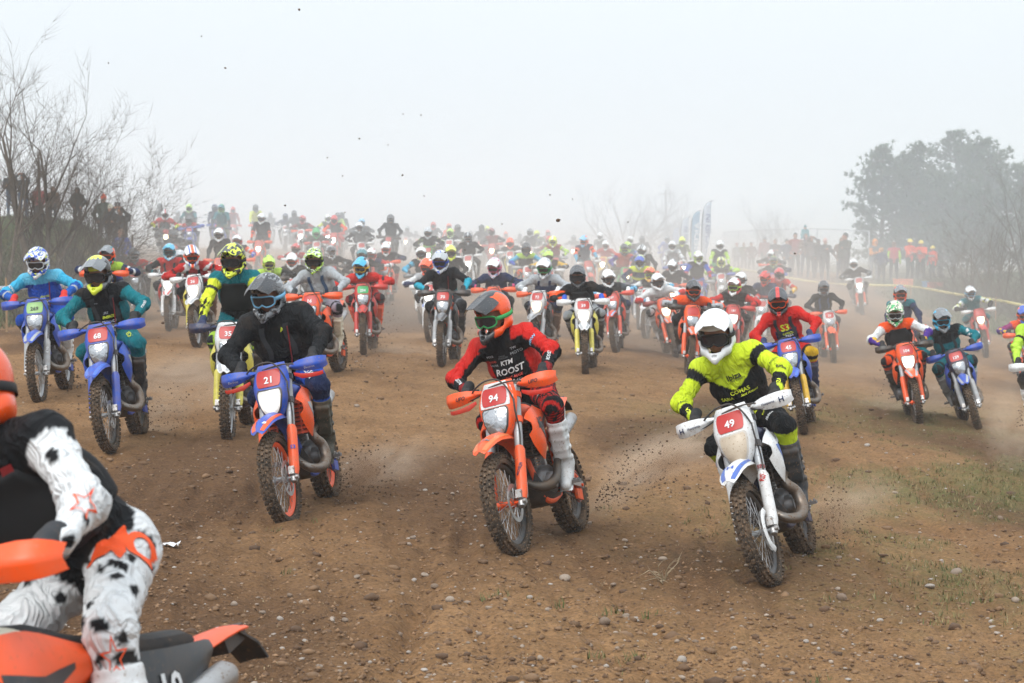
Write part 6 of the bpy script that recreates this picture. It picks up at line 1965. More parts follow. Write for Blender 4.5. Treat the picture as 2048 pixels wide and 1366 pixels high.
# ---- labels: each singles out one rider
SCHEME_WORDS = {'orange': 'orange', 'orangewhite': 'orange and white', 'blueorange': 'blue and orange', 'blue': 'blue', 'bluewhite': 'blue and navy', 'white': 'white', 'whiteyellow': 'white and yellow', 'red': 'red', 'redorange': 'orange-red',
                'grey': 'grey', 'whiteorange': 'white and grey', 'whitered': 'white and red', 'yellow': 'yellow', 'green': 'green', 'black': 'black'}
_hc = {}
for r in RIDERS:
    _hc[r['helm']] = _hc.get(r['helm'], 0) + 1
_anch = [r for r in RIDERS if not r.get('far') and _hc[r['helm']] == 1 and len(r['helm'].split()) <= 5]
def near_anchor(r, skip=0):
    L = sorted((q for q in _anch if q is not r), key=lambda q: (q['hu'] - r['hu']) ** 2 + (q['hv'] - r['hv']) ** 2)
    best = L[skip]
    du, dv = r['hu'] - best['hu'], r['hv'] - best['hv']
    side = ('left of' if du < 0 else 'right of') if abs(du) > abs(dv) * 0.7 else ('above' if dv < 0 else 'below')
    return side + ' the ' + best['helm']
def art(w):
    return ('an ' if w[0] in 'aeiou' else 'a ') + w
def fit_words(lab, cuts):
    for x, y in cuts:
        if len(lab.split()) <= 16:
            break
        lab = lab.replace(x, y)
    return ' '.join(lab.split()[:16])
for r in RIDERS:
    jk = 'jacket' if r.get('kind') == 'jacket' else 'jersey'
    bw = SCHEME_WORDS[r['bike']]
    na = near_anchor(r)
    if r.get('num'):
        lp = f"rider in {r['dark']} {jk} and {r['helm']}, number {r['num']}"
        lb = f"{bw} motorcycle numbered {r['num']} under the rider with {r['helm']}"
    else:
        fog = 'faint in the fog, ' if r.get('far') else ''
        lp = f"rider in {r['dark']} {jk} and {r['helm']}, {fog}{na}"
        lb = f"{bw} motorcycle of the {r['dark']} {jk} and {r['helm']}, {na}"
    cuts = ((' jersey', ''), (', faint in the fog', ', faint'), (' the ', ' '), (', faint', ''), (' with an ', ' with '))
    for o, lab, cat, grp in ((r['per_o'], lp, 'person', 'riders racing towards the camera'), (r['bike_o'], lb, 'motorcycle', 'enduro motorcycles in the race start')):
        full = lab
        for k in range(1, 5):
            lab = fit_words(full, cuts)
            if lab not in LABELS:
                break
            full = full.replace(near_anchor(r, k - 1), near_anchor(r, k))
        if lab in LABELS:
            print('SAME LABEL', lab)
        LABELS.add(lab)
        tag(o, lab, cat, grp)
# ------------------------------------------------------------------ trees
def bark_mat(rgb, name='bark'):
    key = (name, rgb)
    if key not in MATS:
        m, nt, bs, out = base_mat(name)
        tc = nd(nt, 'ShaderNodeTexCoord').outputs['Object']
        c = mixc(nt, 1.0, ramp(nt, noise(nt, tc, 6, 5, 0.7), [(0.3, (0.6,) * 3), (0.7, (1.3,) * 3)]), rgb, 'MULTIPLY')
        nt.links.new(c, bs.inputs['Base Color'])
        bs.inputs['Roughness'].default_value = 0.9
        bump(nt, bs, noise(nt, tc, 30, 3), 0.4, 0.01)
        MATS[key] = m
    return MATS[key]
def grow(m_big, m_small, p, d, L, r, lev, rr, trop=0.10, kids=5, wob=0.22, lim=3):
    n = 6 if lev < 2 else 4
    pts, rs = [Vector(p)], [r]
    d = Vector(d).normalized()
    spawn = []
    for i in range(n):
        d = (d + Vector((rr.gauss(0, wob), rr.gauss(0, wob), rr.gauss(0, wob) * 0.6 + trop)) * 0.35).normalized()
        pts.append(pts[-1] + d * L / n)
        rs.append(r * (1 - 0.78 * (i + 1) / n))
        spawn.append((pts[-1].copy(), d.copy(), rs[-1], (i + 1) / n))
    (m_big if lev == 0 else m_small).tube(pts, rs, 6 if lev == 0 else (4 if lev == 1 else 3), cap=False)
    if lev >= lim:
        return
    for k in range(kids):
        q = rr.uniform(0.15, 1.0)
        p2, d2, r2, t = spawn[min(n - 1, int(q * n))]
        ax = Vector((rr.gauss(0, 1), rr.gauss(0, 1), rr.gauss(0, 1))).normalized()
        d3 = (d2 + (ax - d2 * ax.dot(d2)).normalized() * rr.uniform(0.45, 0.95)).normalized()
        grow(m_big, m_small, p2, d3, L * rr.uniform(0.34, 0.62), max(r2 * 0.6, 0.003), lev + 1, rr, trop, kids, wob, lim)
def bare_tree(label, base, stems, seed, rgb=(0.135, 0.105, 0.08), kids=5, lim=3, group=None, trop=0.10, cat='tree', name='bare_tree'):
    """stems: (direction, length, radius) for each stem from the root."""
    rr = random.Random(seed)
    big, small = MB(), MB()
    for d, L, r in stems:
        o = Vector((rr.uniform(-.12, .12), rr.uniform(-.12, .12), -0.1))
        grow(big, small, o, d, L, r, 0, rr, trop, kids, lim=lim)
    root = bpy.data.objects.new(name, None); COL.objects.link(root); root.location = base
    link('trunk', big.mesh('trunk', bark_mat(rgb), None), root)
    link('crown', small.mesh('crown', bark_mat(tuple(x * 0.85 for x in rgb)), None), root)
    tag(root, label, cat, group)
    return root
def at(u, s, v=None):
    p = unproject(u, HORIZON, F_PX / s)
    return Vector((p.x, p.y, ground_z(p.x, p.y)))
rr_ = random.Random(5)
bare_tree('tall bare tree with a thick forked trunk above the left bank', at(70, 92), [((-0.25, 0.1, 1), 3.8, 0.12), ((0.24, 0, 1), 3.5, 0.09), ((-0.6, 0, 1), 3.3, 0.08), ((0.02, 0.2, 1), 3.5, 0.07), ((0.45, 0.1, 1), 2.9, 0.05)], 11, kids=7, group='bare trees on the left bank')
bare_tree('bare many-stemmed bush fanning out to the right on the left bank', at(150, 90), [((x, rr_.uniform(-.4, .4), 1), rr_.uniform(1.9, 2.7), rr_.uniform(0.025, 0.045)) for x in (-0.5, -0.35, -0.2, -0.05, 0.02, 0.1, 0.16, 0.22, 0.35, 0.42, 0.5, 0.3, 0.65, 0.75)], 12, kids=7, group='bare trees on the left bank', trop=0.05)
bare_tree('bare slender bush at the left edge of the picture', at(5, 96), [((x, 0.1, 1), rr_.uniform(2.3, 3.1), 0.045) for x in (-0.4, -0.1, 0.12, 0.3)], 13, kids=7, group='bare trees on the left bank')
bare_tree('bare bush with crowded upright stems in front of the olive coat', at(185, 86), [((rr_.uniform(-.5, .6), rr_.uniform(-.4, .2), 1), rr_.uniform(1.2, 2.1), 0.024) for _ in range(12)], 14, kids=6, group='bare trees on the left bank', trop=0.04)
for k, (u, s, lab) in enumerate(((100, 92, 'tangled brown bramble bush below the forked tree'), (205, 88, 'tangled bramble bush at the feet of the spectator with the orange hat'), (50, 104, 'low dark bramble bush on the slope behind the white tape'))):
    bare_tree(lab, at(u, s), [((rr_.uniform(-1, 1), rr_.uniform(-.8, .5), rr_.uniform(0.5, 1)), rr_.uniform(0.8, 1.7), 0.014) for _ in range(26)], 40 + k, (0.10, 0.085, 0.06), kids=5, lim=2, cat='bush', name='bramble_bush', trop=-0.02)
for k, (u, s, h, lab) in enumerate(((1995, 62, 2.8, 'bare tree with brown twigs beside the pines'), (2060, 60, 3.2, 'bare tree cut by the right edge of the picture'), (1935, 60, 2.2, 'short bare tree behind the marshals'))):
    bare_tree(lab, at(u, s), [((rr_.uniform(-.5, .4), rr_.uniform(-.3, .3), 1), h * rr_.uniform(.75, 1), 0.05) for _ in range(5)], 60 + k, kids=6, group='bare trees by the right bank')
for k, (u, s, lab) in enumerate(((1915, 58, 'bramble thicket nearest the orange jackets'), (1945, 60, 'bramble thicket under the short bare tree'), (1990, 64, 'bramble thicket behind the stake on the right'), (2040, 66, 'bramble thicket at the right edge'))):
    bare_tree(lab, at(u, s), [((rr_.uniform(-1, 1), rr_.uniform(-.8, .5), rr_.uniform(0.4, 1)), rr_.uniform(0.9, 2.0), 0.015) for _ in range(26)], 80 + k, (0.11, 0.09, 0.065), kids=6, lim=2, cat='bush', name='bramble_bush', trop=0.0)
for k, (u, s, w, h, lab) in enumerate(((1255, 32, 6.0, 4.3, 'wide bare tree fading in the fog behind the flags'), (1540, 30, 2.0, 3.4, 'small bare tree fading in the fog behind the fence'), (1340, 30, 3.5, 3.8, 'narrower bare tree in the fog behind the utility pole'))):
    bare_tree(lab, at(u, s), [((rr_.uniform(-w, w) * 0.2, rr_.uniform(-.3, .3), 1), h * rr_.uniform(.7, 1), 0.09) for _ in range(9)], 100 + k, kids=6, group='far bare trees')
def needle_mat():
    if 'needles' not in MATS:
        m, nt, bs, out = base_mat('needles')
        tc = nd(nt, 'ShaderNodeTexCoord').outputs['Object']
        nt.links.new(ramp(nt, noise(nt, tc, 1.6, 4, 0.6), [(0.3, (0.030, 0.062, 0.030)), (0.7, (0.075, 0.125, 0.060))]), bs.inputs['Base Color'])
        bs.inputs['Roughness'].default_value = 0.8
        MATS['needles'] = m
    return MATS['needles']
def pine(label, base, h, rad, seed, low=0.12):
    rr = random.Random(seed)
    trunk, br = MB(), MB()
    pts = [Vector((0, 0, -0.2))]
    for i in range(10):
        pts.append(pts[-1] + Vector((rr.gauss(0, .05), rr.gauss(0, .05), h / 10)))
    trunk.tube(pts, [0.15 * (1 - 0.085 * i) for i in range(11)], 8)
    NV, NF = [], []
    levels = int(h * 3.6)
    for i in range(levels):
        t = low + (1 - low) * i / levels
        z = t * h
        prof = rad * (0.75 + 0.45 * math.sin(math.pi * min(1, t * 1.05)) - 0.62 * max(0, t - 0.72) / 0.28) * rr.uniform(0.7, 1.2)
        for k in range(rr.randint(5, 7)):
            a = rr.uniform(0, 2 * math.pi)
            L = prof * rr.uniform(0.55, 1.15)
            d = Vector((math.cos(a), math.sin(a), rr.uniform(0.05, 0.5)))
            p0 = Vector((pts[min(10, int(t * 10))].x, pts[min(10, int(t * 10))].y, z))
            q = [p0 + d * L * j / 5 + Vector((0, 0, 0.10 * L * (j / 5) ** 2)) for j in range(6)]
            br.tube(q, [0.030 * (1 - j / 6.5) for j in range(6)], 4, cap=False)
            nc = max(6, int(L * 11))
            for c in range(nc):
                f = 0.25 + 0.75 * (c + rr.random()) / nc
                c0 = p0 + d * L * f + Vector((rr.gauss(0, .12), rr.gauss(0, .12), 0.10 * L * f * f + rr.gauss(0, .09)))
                axis = (d + Vector((rr.gauss(0, .5), rr.gauss(0, .5), 0.7))).normalized()
                for b in range(15):
                    w = (axis + Vector((rr.gauss(0, .75), rr.gauss(0, .75), rr.gauss(0, .75)))).normalized() * rr.uniform(0.12, 0.24)
                    s_ = w.cross(Vector((rr.gauss(0, 1), rr.gauss(0, 1), rr.gauss(0, 1)))).normalized() * 0.030
                    k0 = len(NV)
                    NV += [c0 - s_, c0 + s_, c0 + w]
                    NF.append((k0, k0 + 1, k0 + 2))
    root = bpy.data.objects.new('pine_tree', None); COL.objects.link(root); root.location = base
    link('trunk', trunk.mesh('trunk', bark_mat((0.10, 0.075, 0.055)), None), root)
    link('branches', br.mesh('branches', bark_mat((0.10, 0.075, 0.055)), None), root)
    me = bpy.data.meshes.new('crown'); me.from_pydata(NV, [], NF); me.materials.append(needle_mat())
    link('crown', me, root)
    tag(root, label, 'tree', 'pines on the right')
for u, s, top, rad, lab in ((1765, 45, 292, 1.25, 'leftmost pine, above the red vest spectator'), (1835, 45, 288, 1.35, 'second pine, above the three marshals'), (1905, 43, 262, 1.6, 'tallest pine in the middle of the clump'),
                            (1975, 45, 276, 1.45, 'second tallest pine, right of the tallest'), (2050, 47, 330, 1.5, 'pine at the right edge of the clump'), (1880, 46, 350, 1.4, 'low pine in front of the tallest one'), (1955, 47, 380, 1.5, 'lowest bushy pine low in the clump')):
    b = at(u, s)
    pine(lab, b, unproject(u, top, F_PX / s).z - b.z, rad * 1.12, u)
# ------------------------------------------------------------------ spectators
def spectator(u, vt, s, label, fit, hat, pose='stand', face=0.0, seed=0, group='spectators behind the right fence', child=False, res=0.034):
    top = unproject(u, vt, F_PX / s)
    z = ground_z(top.x, top.y)
    h = max(1.05, min(1.95, top.z - z))
    root, hands, hd = make_person((top.x, top.y, z), face, h / 1.015, fit, hat, pose, seed + int(u), h=res, child=child)
    tag(root, label, 'person', group)
    root['height'] = h
    print('SPECT', u, 'h %.2f' % (top.z - z))
    return root, hands
J = lambda t, p='charcoal', **k: dict(dict(torso=t, upper=t, fore=t, pants=p, tuck=False), **k)
spectator(1591, 464, 49, 'spectator in a maroon jacket standing tall behind the fence', J('maroon', 'charcoal'), ('hair', 'black'), 'pockets')
carrier, _h = spectator(1611, 466, 49, 'spectator in brown carrying a child on the shoulders', J('brown', 'navy'), ('hair', 'brown'), 'clap')
spectator(1622, 471, 50, 'spectator in a grey-brown hoodie beside the fence post', J('5a4a45', 'charcoal'), ('hood', '5a4a45'), 'phone')
spectator(1574, 477, 49, 'spectator in a dark navy coat left of the maroon jacket', J('navy', 'charcoal'), ('hair', 'black'), 'pockets')
spectator(1550, 477, 47, 'spectator in a black jacket behind the fence panel', J('charcoal', 'denim'), ('hair', 'brown'), 'cross')
spectator(1529, 473, 45, 'spectator with a pinkish top behind the fence', J('8a5a5c', 'charcoal'), ('beanie', 'grey'), 'stand')
spectator(1503, 483, 44, 'spectator in brown near the left end of the fence', J('5c4034', 'charcoal'), ('hair', 'black'), 'pockets')
spectator(1488, 484, 43, 'spectator in dark green near the left end of the fence', J('olive', 'charcoal'), ('hair', 'brown'), 'clap')
spectator(1473, 485, 42, 'leftmost spectator behind the fence, in grey', J('grey', 'navy'), ('beanie', 'maroon'), 'stand')
spectator(1637, 477, 50, 'spectator in a black coat behind the fence post', J('black', 'charcoal'), ('hair', 'black'), 'pockets')
spectator(1651, 476, 51, 'spectator in black with a pale pink bobble hat', J('charcoal', 'charcoal'), ('beanie', 'c9a09a'), 'clap')
spectator(1691, 459, 52, 'tall spectator in a dark jacket stretching out an arm', J('363a30', 'charcoal'), ('hair', 'black'), 'point', face=-0.9)
spectator(1682, 474, 51, 'spectator in a brown coat behind the tall one', J('6b4a3a', 'navy'), ('hair', 'brown'), 'pockets')
spectator(1748, 477, 50, 'spectator in an orange hood and grey body warmer', J('6a6c70', '8a8f96', upper='d98a3c', fore='d98a3c'), ('hood', 'd98a3c'), 'cross', face=0.3, group='people by the tape on the right')
spectator(1763, 494, 51, 'shorter spectator in a navy jacket beside the orange hood', J('navy', 'charcoal'), ('hair', 'c08a4a'), 'pockets', face=2.6, group='people by the tape on the right')
spectator(1788, 482, 50, 'spectator in a red body warmer with lime sleeves seen from behind', J('b5323c', 'charcoal', upper='lime', fore='lime'), ('hair', 'brown'), 'stand', face=3.0, group='people by the tape on the right')
MJ = J('e8502a', 'charcoal', band='silver', shoe='yellow')
spectator(1820, 477, 50, 'leftmost of the three marshals in orange jackets', MJ, ('hard_hat', 'e6cf5a'), 'cross', face=0.5, group='marshals in orange')
spectator(1842, 480, 50, 'middle marshal in an orange jacket and yellow helmet', MJ, ('hard_hat', 'e6cf5a'), 'clap', face=-0.4, seed=3, group='marshals in orange')
spectator(1866, 491, 50, 'rightmost and shortest of the three marshals in orange', MJ, ('hard_hat', 'e6cf5a'), 'stand', face=-1.0, seed=5, group='marshals in orange')
cw = carrier.matrix_world.translation
ck = carrier['height'] / 1.74
kid, _h, _d = make_person((cw.x, cw.y + 0.07, cw.z + 1.53 * ck - 0.49), 0.0, 1.0, J('3f8f9a', 'navy'), ('beanie', 'teal'), 'stand', 9, h=0.028, child=True, legs=False)
tag(kid, 'child in turquoise sitting on the shoulders of a spectator', 'person', 'spectators behind the right fence')
LG = 'spectators on the left bank'
for a in ((22, 340, 72, 'spectator in a black jacket and jeans at the left edge', J('black', 'denim'), ('hair', 'black'), 'cross'), (46, 345, 74, 'spectator in dark grey beside the forked tree trunk', J('charcoal', 'denim'), ('beanie', 'charcoal'), 'phone'),
          (78, 384, 76, 'spectator in a red and white jacket behind the branches', J('9a3230', 'charcoal', yoke='white'), ('hair', 'brown'), 'pockets'), (106, 383, 76, 'spectator in a brown jacket behind the bush stems', J('brown', 'charcoal'), ('hood', 'brown'), 'stand'),
          (155, 374, 75, 'big spectator in a dark olive hooded coat', J('2e3430', 'charcoal'), ('hood', '2e3430'), 'pockets'),
          (207, 388, 75, 'spectator with an orange woolly hat and green coat', J('4a5348', 'charcoal'), ('beanie', 'e2562a'), 'pockets'),
          (222, 408, 75, 'spectator with a white woolly hat', J('charcoal', 'grey'), ('beanie', 'cream'), 'cross')):
    spectator(*a, group=LG, res=0.028)
ph, hands = spectator(241, 411, 75, 'spectator in black holding two phones up high', J('black', 'charcoal'), ('hair', 'black'), 'phone', group=LG, res=0.026)
for k, s_ in ((0, 1), (1, -1)):
    p = ph.matrix_world @ hands[s_]
    m = MB().box((0, 0, 0.05), (0.010, 0.075, 0.155)).mesh('phone', simple('phone_case', 'charcoal', 0.3), None)
    o = link('phone', m); o.matrix_world = Matrix.Translation(p) @ Matrix.Rotation(-math.pi / 2, 4, 'Z')
    sc = MB().box((-0.0062, 0, 0.05), (0.002, 0.068, 0.145)).mesh('screen', simple('phone_screen', (0.05, 0.07, 0.09), 0.1), None)
    link('screen', sc, o)
    tag(o, ('dark phone in the left hand of the spectator in black', 'dark phone in the right hand of the spectator in black')[k], 'phone', 'raised phones')
spectator(243, 458, 77, 'child in a blue jacket standing below the phone holder', J('blue', 'navy', splat=('silver', 22, 0.5, ('chest', 'belly'))), ('hair', 'brown'), 'pockets', group=LG, child=True, res=0.026)
# ------------------------------------------------------------------ tape, stakes, fence, flags, boxes
def stake(p, h, label, rgb=(0.34, 0.22, 0.12), grp='wooden stakes that carry the tape'):
    m = MB().tube([(0, 0, -0.25), (0.004, 0.003, h * 0.5), (0, 0, h - 0.05), (0, 0, h)], [0.018, 0.020, 0.019, 0.004], 7)
    o = link('wooden_stake', m.mesh('wooden_stake', bark_mat(rgb, 'wood'), 40)); o.location = p
    tag(o, label, 'stake', grp)
def tape(pts, label, rgb, w=0.075):
    P, _ = smooth_path(pts, [0] * len(pts), 10)
    rows = []
    for i, p in enumerate(P):
        a = 0.25 * math.sin(i * 0.37) + 0.15 * math.sin(i * 1.3)
        rows.append([p + Vector((0.02 * math.sin(a) * q, 0.05 * math.sin(a) * q, w / 2 * q)) for q in (-1, 0, 1)])
    o = link('barrier_tape', MB().sheet(rows, 0.002).mesh('barrier_tape', simple('tape_film', rgb, 0.45), None))
    tag(o, label, 'tape')
LT = [(-8.6, 28.5), (-8.9, 32), (-9.15, 36), (-9.35, 40), (-9.6, 44)]
tape([Vector((x, y, ground_z(x, y) + 0.80 - (0.05 if i % 2 else 0))) for i, (x, y) in enumerate(LT)], 'white barrier tape at the foot of the left bank', (0.62, 0.66, 0.70), 0.09)
for i, (x, y) in enumerate(LT[1::2]):
    stake(Vector((x, y + 0.03, ground_z(x, y))), 0.95, ('stake behind the rider in bright blue', 'stake behind the teal and orange helmet')[i])
b = at(265, 80); stake(b, unproject(265, 467, F_PX / 80).z - b.z if unproject(265, 467, F_PX / 80).z - b.z > 0.6 else 1.2, 'dark stake at the end of the left bank', (0.16, 0.12, 0.08))
RT = [(2075, 617, 70), (1992, 600, 66), (1905, 587, 62), (1822, 573, 57), (1740, 570, 54), (1650, 567, 52), (1565, 553, 50), (1480, 538, 47)]
RP = [unproject(u, v, F_PX / s) for u, v, s in RT]
tape(RP, 'yellow barrier tape along the right side of the track', (0.70, 0.60, 0.22), 0.085)
for i, lab in ((1, 'stake by the bramble on the right'), (3, 'stake in front of the leftmost marshal'), (5, 'stake in front of the fence'), (7, 'farthest stake of the yellow tape')):
    g = ground_z(RP[i].x, RP[i].y)
    stake(Vector((RP[i].x, RP[i].y + 0.03, g)), max(0.5, RP[i].z - g + 0.12), lab, (0.42, 0.24, 0.12))
def fence_panel(a, b, label):
    root = bpy.data.objects.new('fence_panel', None); COL.objects.link(root); root.location = a
    d = Vector(b) - Vector(a)
    zb = Vector((0, 0, 1.95))
    mt = paint((0.50, 0.52, 0.54), 0.4, 0.1, 0.6)
    link('post', MB().tube([(0, 0, 0.0), zb], 0.024, 8).mesh('post', mt, None), root)
    link('post', MB().tube([d, d + zb], 0.024, 8).mesh('post', mt, None), root)
    for q in (0.12, 1.93):
        link('rail', MB().tube([Vector((0, 0, q)), d + Vector((0, 0, q))], 0.018, 6).mesh('rail', mt, None), root)
    m = MB()
    n = int(d.length / 0.13)
    for i in range(1, n):
        p = d * (i / n)
        m.tube([p + Vector((0, 0, 0.12)), p + Vector((0, 0, 1.93))], 0.003, 3, cap=False)
    for i in range(1, 7):
        z = Vector((0, 0, 0.12 + 1.81 * i / 7))
        m.tube([z, d + z], 0.003, 3, cap=False)
    w = link('wire_mesh', m.mesh('wire_mesh', mt, None), root); w['kind'] = 'stuff'
    f = MB()
    for e in (Vector((0, 0, 0)), d):
        f.box(e + Vector((0, 0, 0.06)), (0.22, 0.55, 0.12))
    link('foot', MB().box((0, 0, 0.06), (0.22, 0.5, 0.12)).mesh('foot', simple('concrete', (0.3, 0.3, 0.29), 0.9), None), root)
    tag(root, label, 'fence', 'wire fence panels')
FP = [at(1738, 47), at(1634, 45), at(1542, 43), at(1515, 41), at(1478, 38), at(1446, 35)]
for i, lab in enumerate(('nearest wire fence panel, in front of the tall pointing spectator', 'wire fence panel in front of the maroon jacket', 'narrow wire fence panel in front of the pinkish top', 'wire fence panel in front of the brown and green spectators', 'farthest wire fence panel')):
    fence_panel(FP[i], FP[i + 1], lab)
def flag(u, top, s, rgb, text, trgb, label):
    b = at(u, s); H = unproject(u, top, F_PX / s).z - b.z
    root = bpy.data.objects.new('feather_flag', None); COL.objects.link(root); root.location = b
    pts = [Vector((0, 0, -0.1)), Vector((0, 0, H * 0.45)), Vector((0.03, 0, H * 0.75)), Vector((0.13, 0, H * 0.92)), Vector((0.34, 0, H * 0.99)), Vector((0.52, 0, H))]
    P, rs = smooth_path(pts, [0.030, 0.028, 0.024, 0.020, 0.017, 0.014], 5)
    link('pole', MB().tube(P, rs, 6).mesh('pole', simple('flag_pole', (0.05, 0.06, 0.08), 0.5), None), root)
    rows = []
    z0 = H * 0.22
    for i in range(15):
        t = i / 14
        z = z0 + (H * 0.985 - z0) * t
        k = min(range(len(P)), key=lambda q: abs(P[q].z - z))
        x0 = P[k].x
        wd = 0.40 * min(1.0, 0.45 + t * 1.1) if t < 0.85 else 0.40
        rows.append([(x0 + max(0.02, min(0.56, wd) - x0 * 0.9) * q, 0.05 * math.sin(3 * q + 4 * t), z) for q in (0, .2, .4, .6, .8, 1)])
    sail = MB().sheet(rows, 0.003)
    so = link('sail', sail.mesh('sail', simple('flag_cloth', rgb, 0.8), None), root)
    bv = BVHTree.FromPolygons([Vector(v) for v in sail.v], sail.f)
    text_on(bv, text, (0.30, 0, H * 0.58), (0, 0, 1), (-1, 0, 0), 0.26, simple('print', trgb, 0.7), so, w=H * 0.5)
    tag(root, label, 'flag', 'feather flags')
flag(1403, 402, 46, (0.52, 0.58, 0.66), 'MICHELIN|b', (0.03, 0.07, 0.22), 'tall white feather flag with dark blue lettering, rightmost')
flag(1381, 421, 44, (0.20, 0.36, 0.50), 'MEDIA|b', (0.7, 0.75, 0.8), 'blue feather flag between the two white ones')
flag(1360, 434, 41, (0.52, 0.58, 0.66), 'MICHELIN|b', (0.03, 0.07, 0.22), 'white feather flag left of the blue one')
flag(1343, 455, 37, (0.42, 0.48, 0.60), 'MEDIA|b', (0.2, 0.3, 0.5), 'small pale feather flag, farthest left')
b = at(1331, 27)
m = MB().tube([(0, 0, -0.3), (0, 0, unproject(1331, 380, F_PX / 27).z - b.z)], [0.12, 0.08], 8)
hp = unproject(1331, 380, F_PX / 27).z - b.z
o = link('utility_pole', m.mesh('utility_pole', bark_mat((0.12, 0.10, 0.08), 'wood'), None)); o.location = b
link('crossarm', MB().box((0, 0, hp - 0.3), (1.1, 0.09, 0.1)).mesh('crossarm', bark_mat((0.12, 0.10, 0.08), 'wood'), None), o)
tag(o, 'wooden utility pole fading in the fog behind the flags', 'pole')
def crate(u, v, s, size, rgb, label):
    p = unproject(u, v, F_PX / s); g = ground_z(p.x, p.y)
    a, c, h = size
    m = MB()
    root = bpy.data.objects.new('plastic_crate', None); COL.objects.link(root); root.location = (p.x, p.y, g)
    mt = paint(rgb, 0.5, 0.2)
    for sx in (-1, 1):
        link('side', MB().box((sx * a / 2, 0, h / 2), (0.02, c, h)).mesh('side', mt, None), root)
        link('side', MB().box((0, sx * (c / 2 - 0.012), h / 2), (a - 0.022, 0.02, h)).mesh('side', mt, None), root)
    link('bottom', MB().box((0, 0, 0.02), (a - 0.03, c - 0.05, 0.02)).mesh('bottom', mt, None), root)
    for sy in (-1, 1):
        link('rim', MB().box((0, sy * (c / 2 + 0.013), h - 0.02), (a + 0.06, 0.025, 0.04)).mesh('rim', mt, None), root)
    tag(root, label, 'crate', 'crates by the marshals')
crate(1806, 578, 52, (0.66, 0.4, 0.34), (0.85, 0.24, 0.10), 'orange plastic crate in front of the leftmost marshal')
crate(1868, 585, 53, (0.56, 0.4, 0.26), (0.62, 0.12, 0.10), 'red plastic crate at the feet of the shortest marshal')
crate(1850, 584, 53, (0.16, 0.3, 0.34), (0.10, 0.30, 0.55), 'small blue plastic crate beside the red one')
# ------------------------------------------------------------------ the rider cut by the left edge, seen from behind the shoulder
def logo(outer, inner=None):
    """A flat mark of unit height from an outline, optionally with a hole."""
    V = [Vector((x, y, 0)) for x, y in outer]
    return np.array([tuple(v) for v in V])
def ring_mark(n=20, r0=0.26, r1=0.5, cx=0, cy=0):
    V, F = [], []
    for k in range(n):
        a = 2 * math.pi * k / n
        V += [(cx + r0 * math.cos(a), cy + r0 * math.sin(a), 0), (cx + r1 * math.cos(a), cy + r1 * math.sin(a), 0)]
    for k in range(n):
        a, b_ = 2 * k, 2 * ((k + 1) % n)
        F.append((a, a + 1, b_ + 1, b_))
    return V, F
def star_mark(w=0.09):
    P = []
    for k in range(10):
        a = math.pi / 2 + math.pi * k / 5
        r = 0.52 if k % 2 == 0 else 0.21
        P.append((r * math.cos(a) * 0.75, r * math.sin(a) * 1.25))
    V, F = [], []
    for x, y in P:
        V += [(x, y, 0), (x * (1 - w * 2.4), y * (1 - w * 2.4), 0)]
    for k in range(10):
        a, b_ = 2 * k, 2 * ((k + 1) % 10)
        F.append((a, a + 1, b_ + 1, b_))
    return V, F
TEXTS['RING_MARK'] = ring_mark() + (1.0,)
TEXTS['STAR_MARK'] = star_mark() + (0.6,)
_v, _f = [], []
for _V, _F in (ring_mark(20, 0.22, 0.42, 0.45, 0.12),):
    _v += _V; _f += _F
_n0 = len(_v)                                   # swept body of the mark
_b = [(-0.95, -0.40), (-0.62, 0.02), (-0.30, 0.16), (-0.05, 0.48), (0.10, 0.28), (0.06, 0.0), (0.10, -0.32), (-0.02, -0.58), (-0.25, -0.30), (-0.55, -0.52), (-0.80, -0.62)]
_v += [(x, y, 0) for x, y in _b]
for _k in range(1, len(_b) - 1):
    pass
_f += [(_n0, _n0 + 1, _n0 + 9, _n0 + 10), (_n0 + 1, _n0 + 2, _n0 + 8, _n0 + 9), (_n0 + 2, _n0 + 3, _n0 + 4, _n0 + 5), (_n0 + 2, _n0 + 5, _n0 + 6, _n0 + 8), (_n0 + 6, _n0 + 7, _n0 + 8)]
def subdiv(V, F, n=2):
    bm = bmesh.new()
    vs = [bm.verts.new(v) for v in V]
    for f in F:
        bm.faces.new([vs[i] for i in f])
    bmesh.ops.triangulate(bm, faces=bm.faces)
    for _ in range(n):
        bmesh.ops.subdivide_edges(bm, edges=bm.edges, cuts=1, use_grid_fill=True)
    bmesh.ops.triangulate(bm, faces=bm.faces)
    bm.verts.index_update()
    out = [tuple(v.co) for v in bm.verts], [[v.index for v in f.verts] for f in bm.faces]
    bm.free()
    return out
TEXTS['THIGH_MARK'] = subdiv(_v, _f) + (1.7,)
TEXTS['STAR_MARK'] = subdiv(*star_mark(), n=1) + (0.6,)
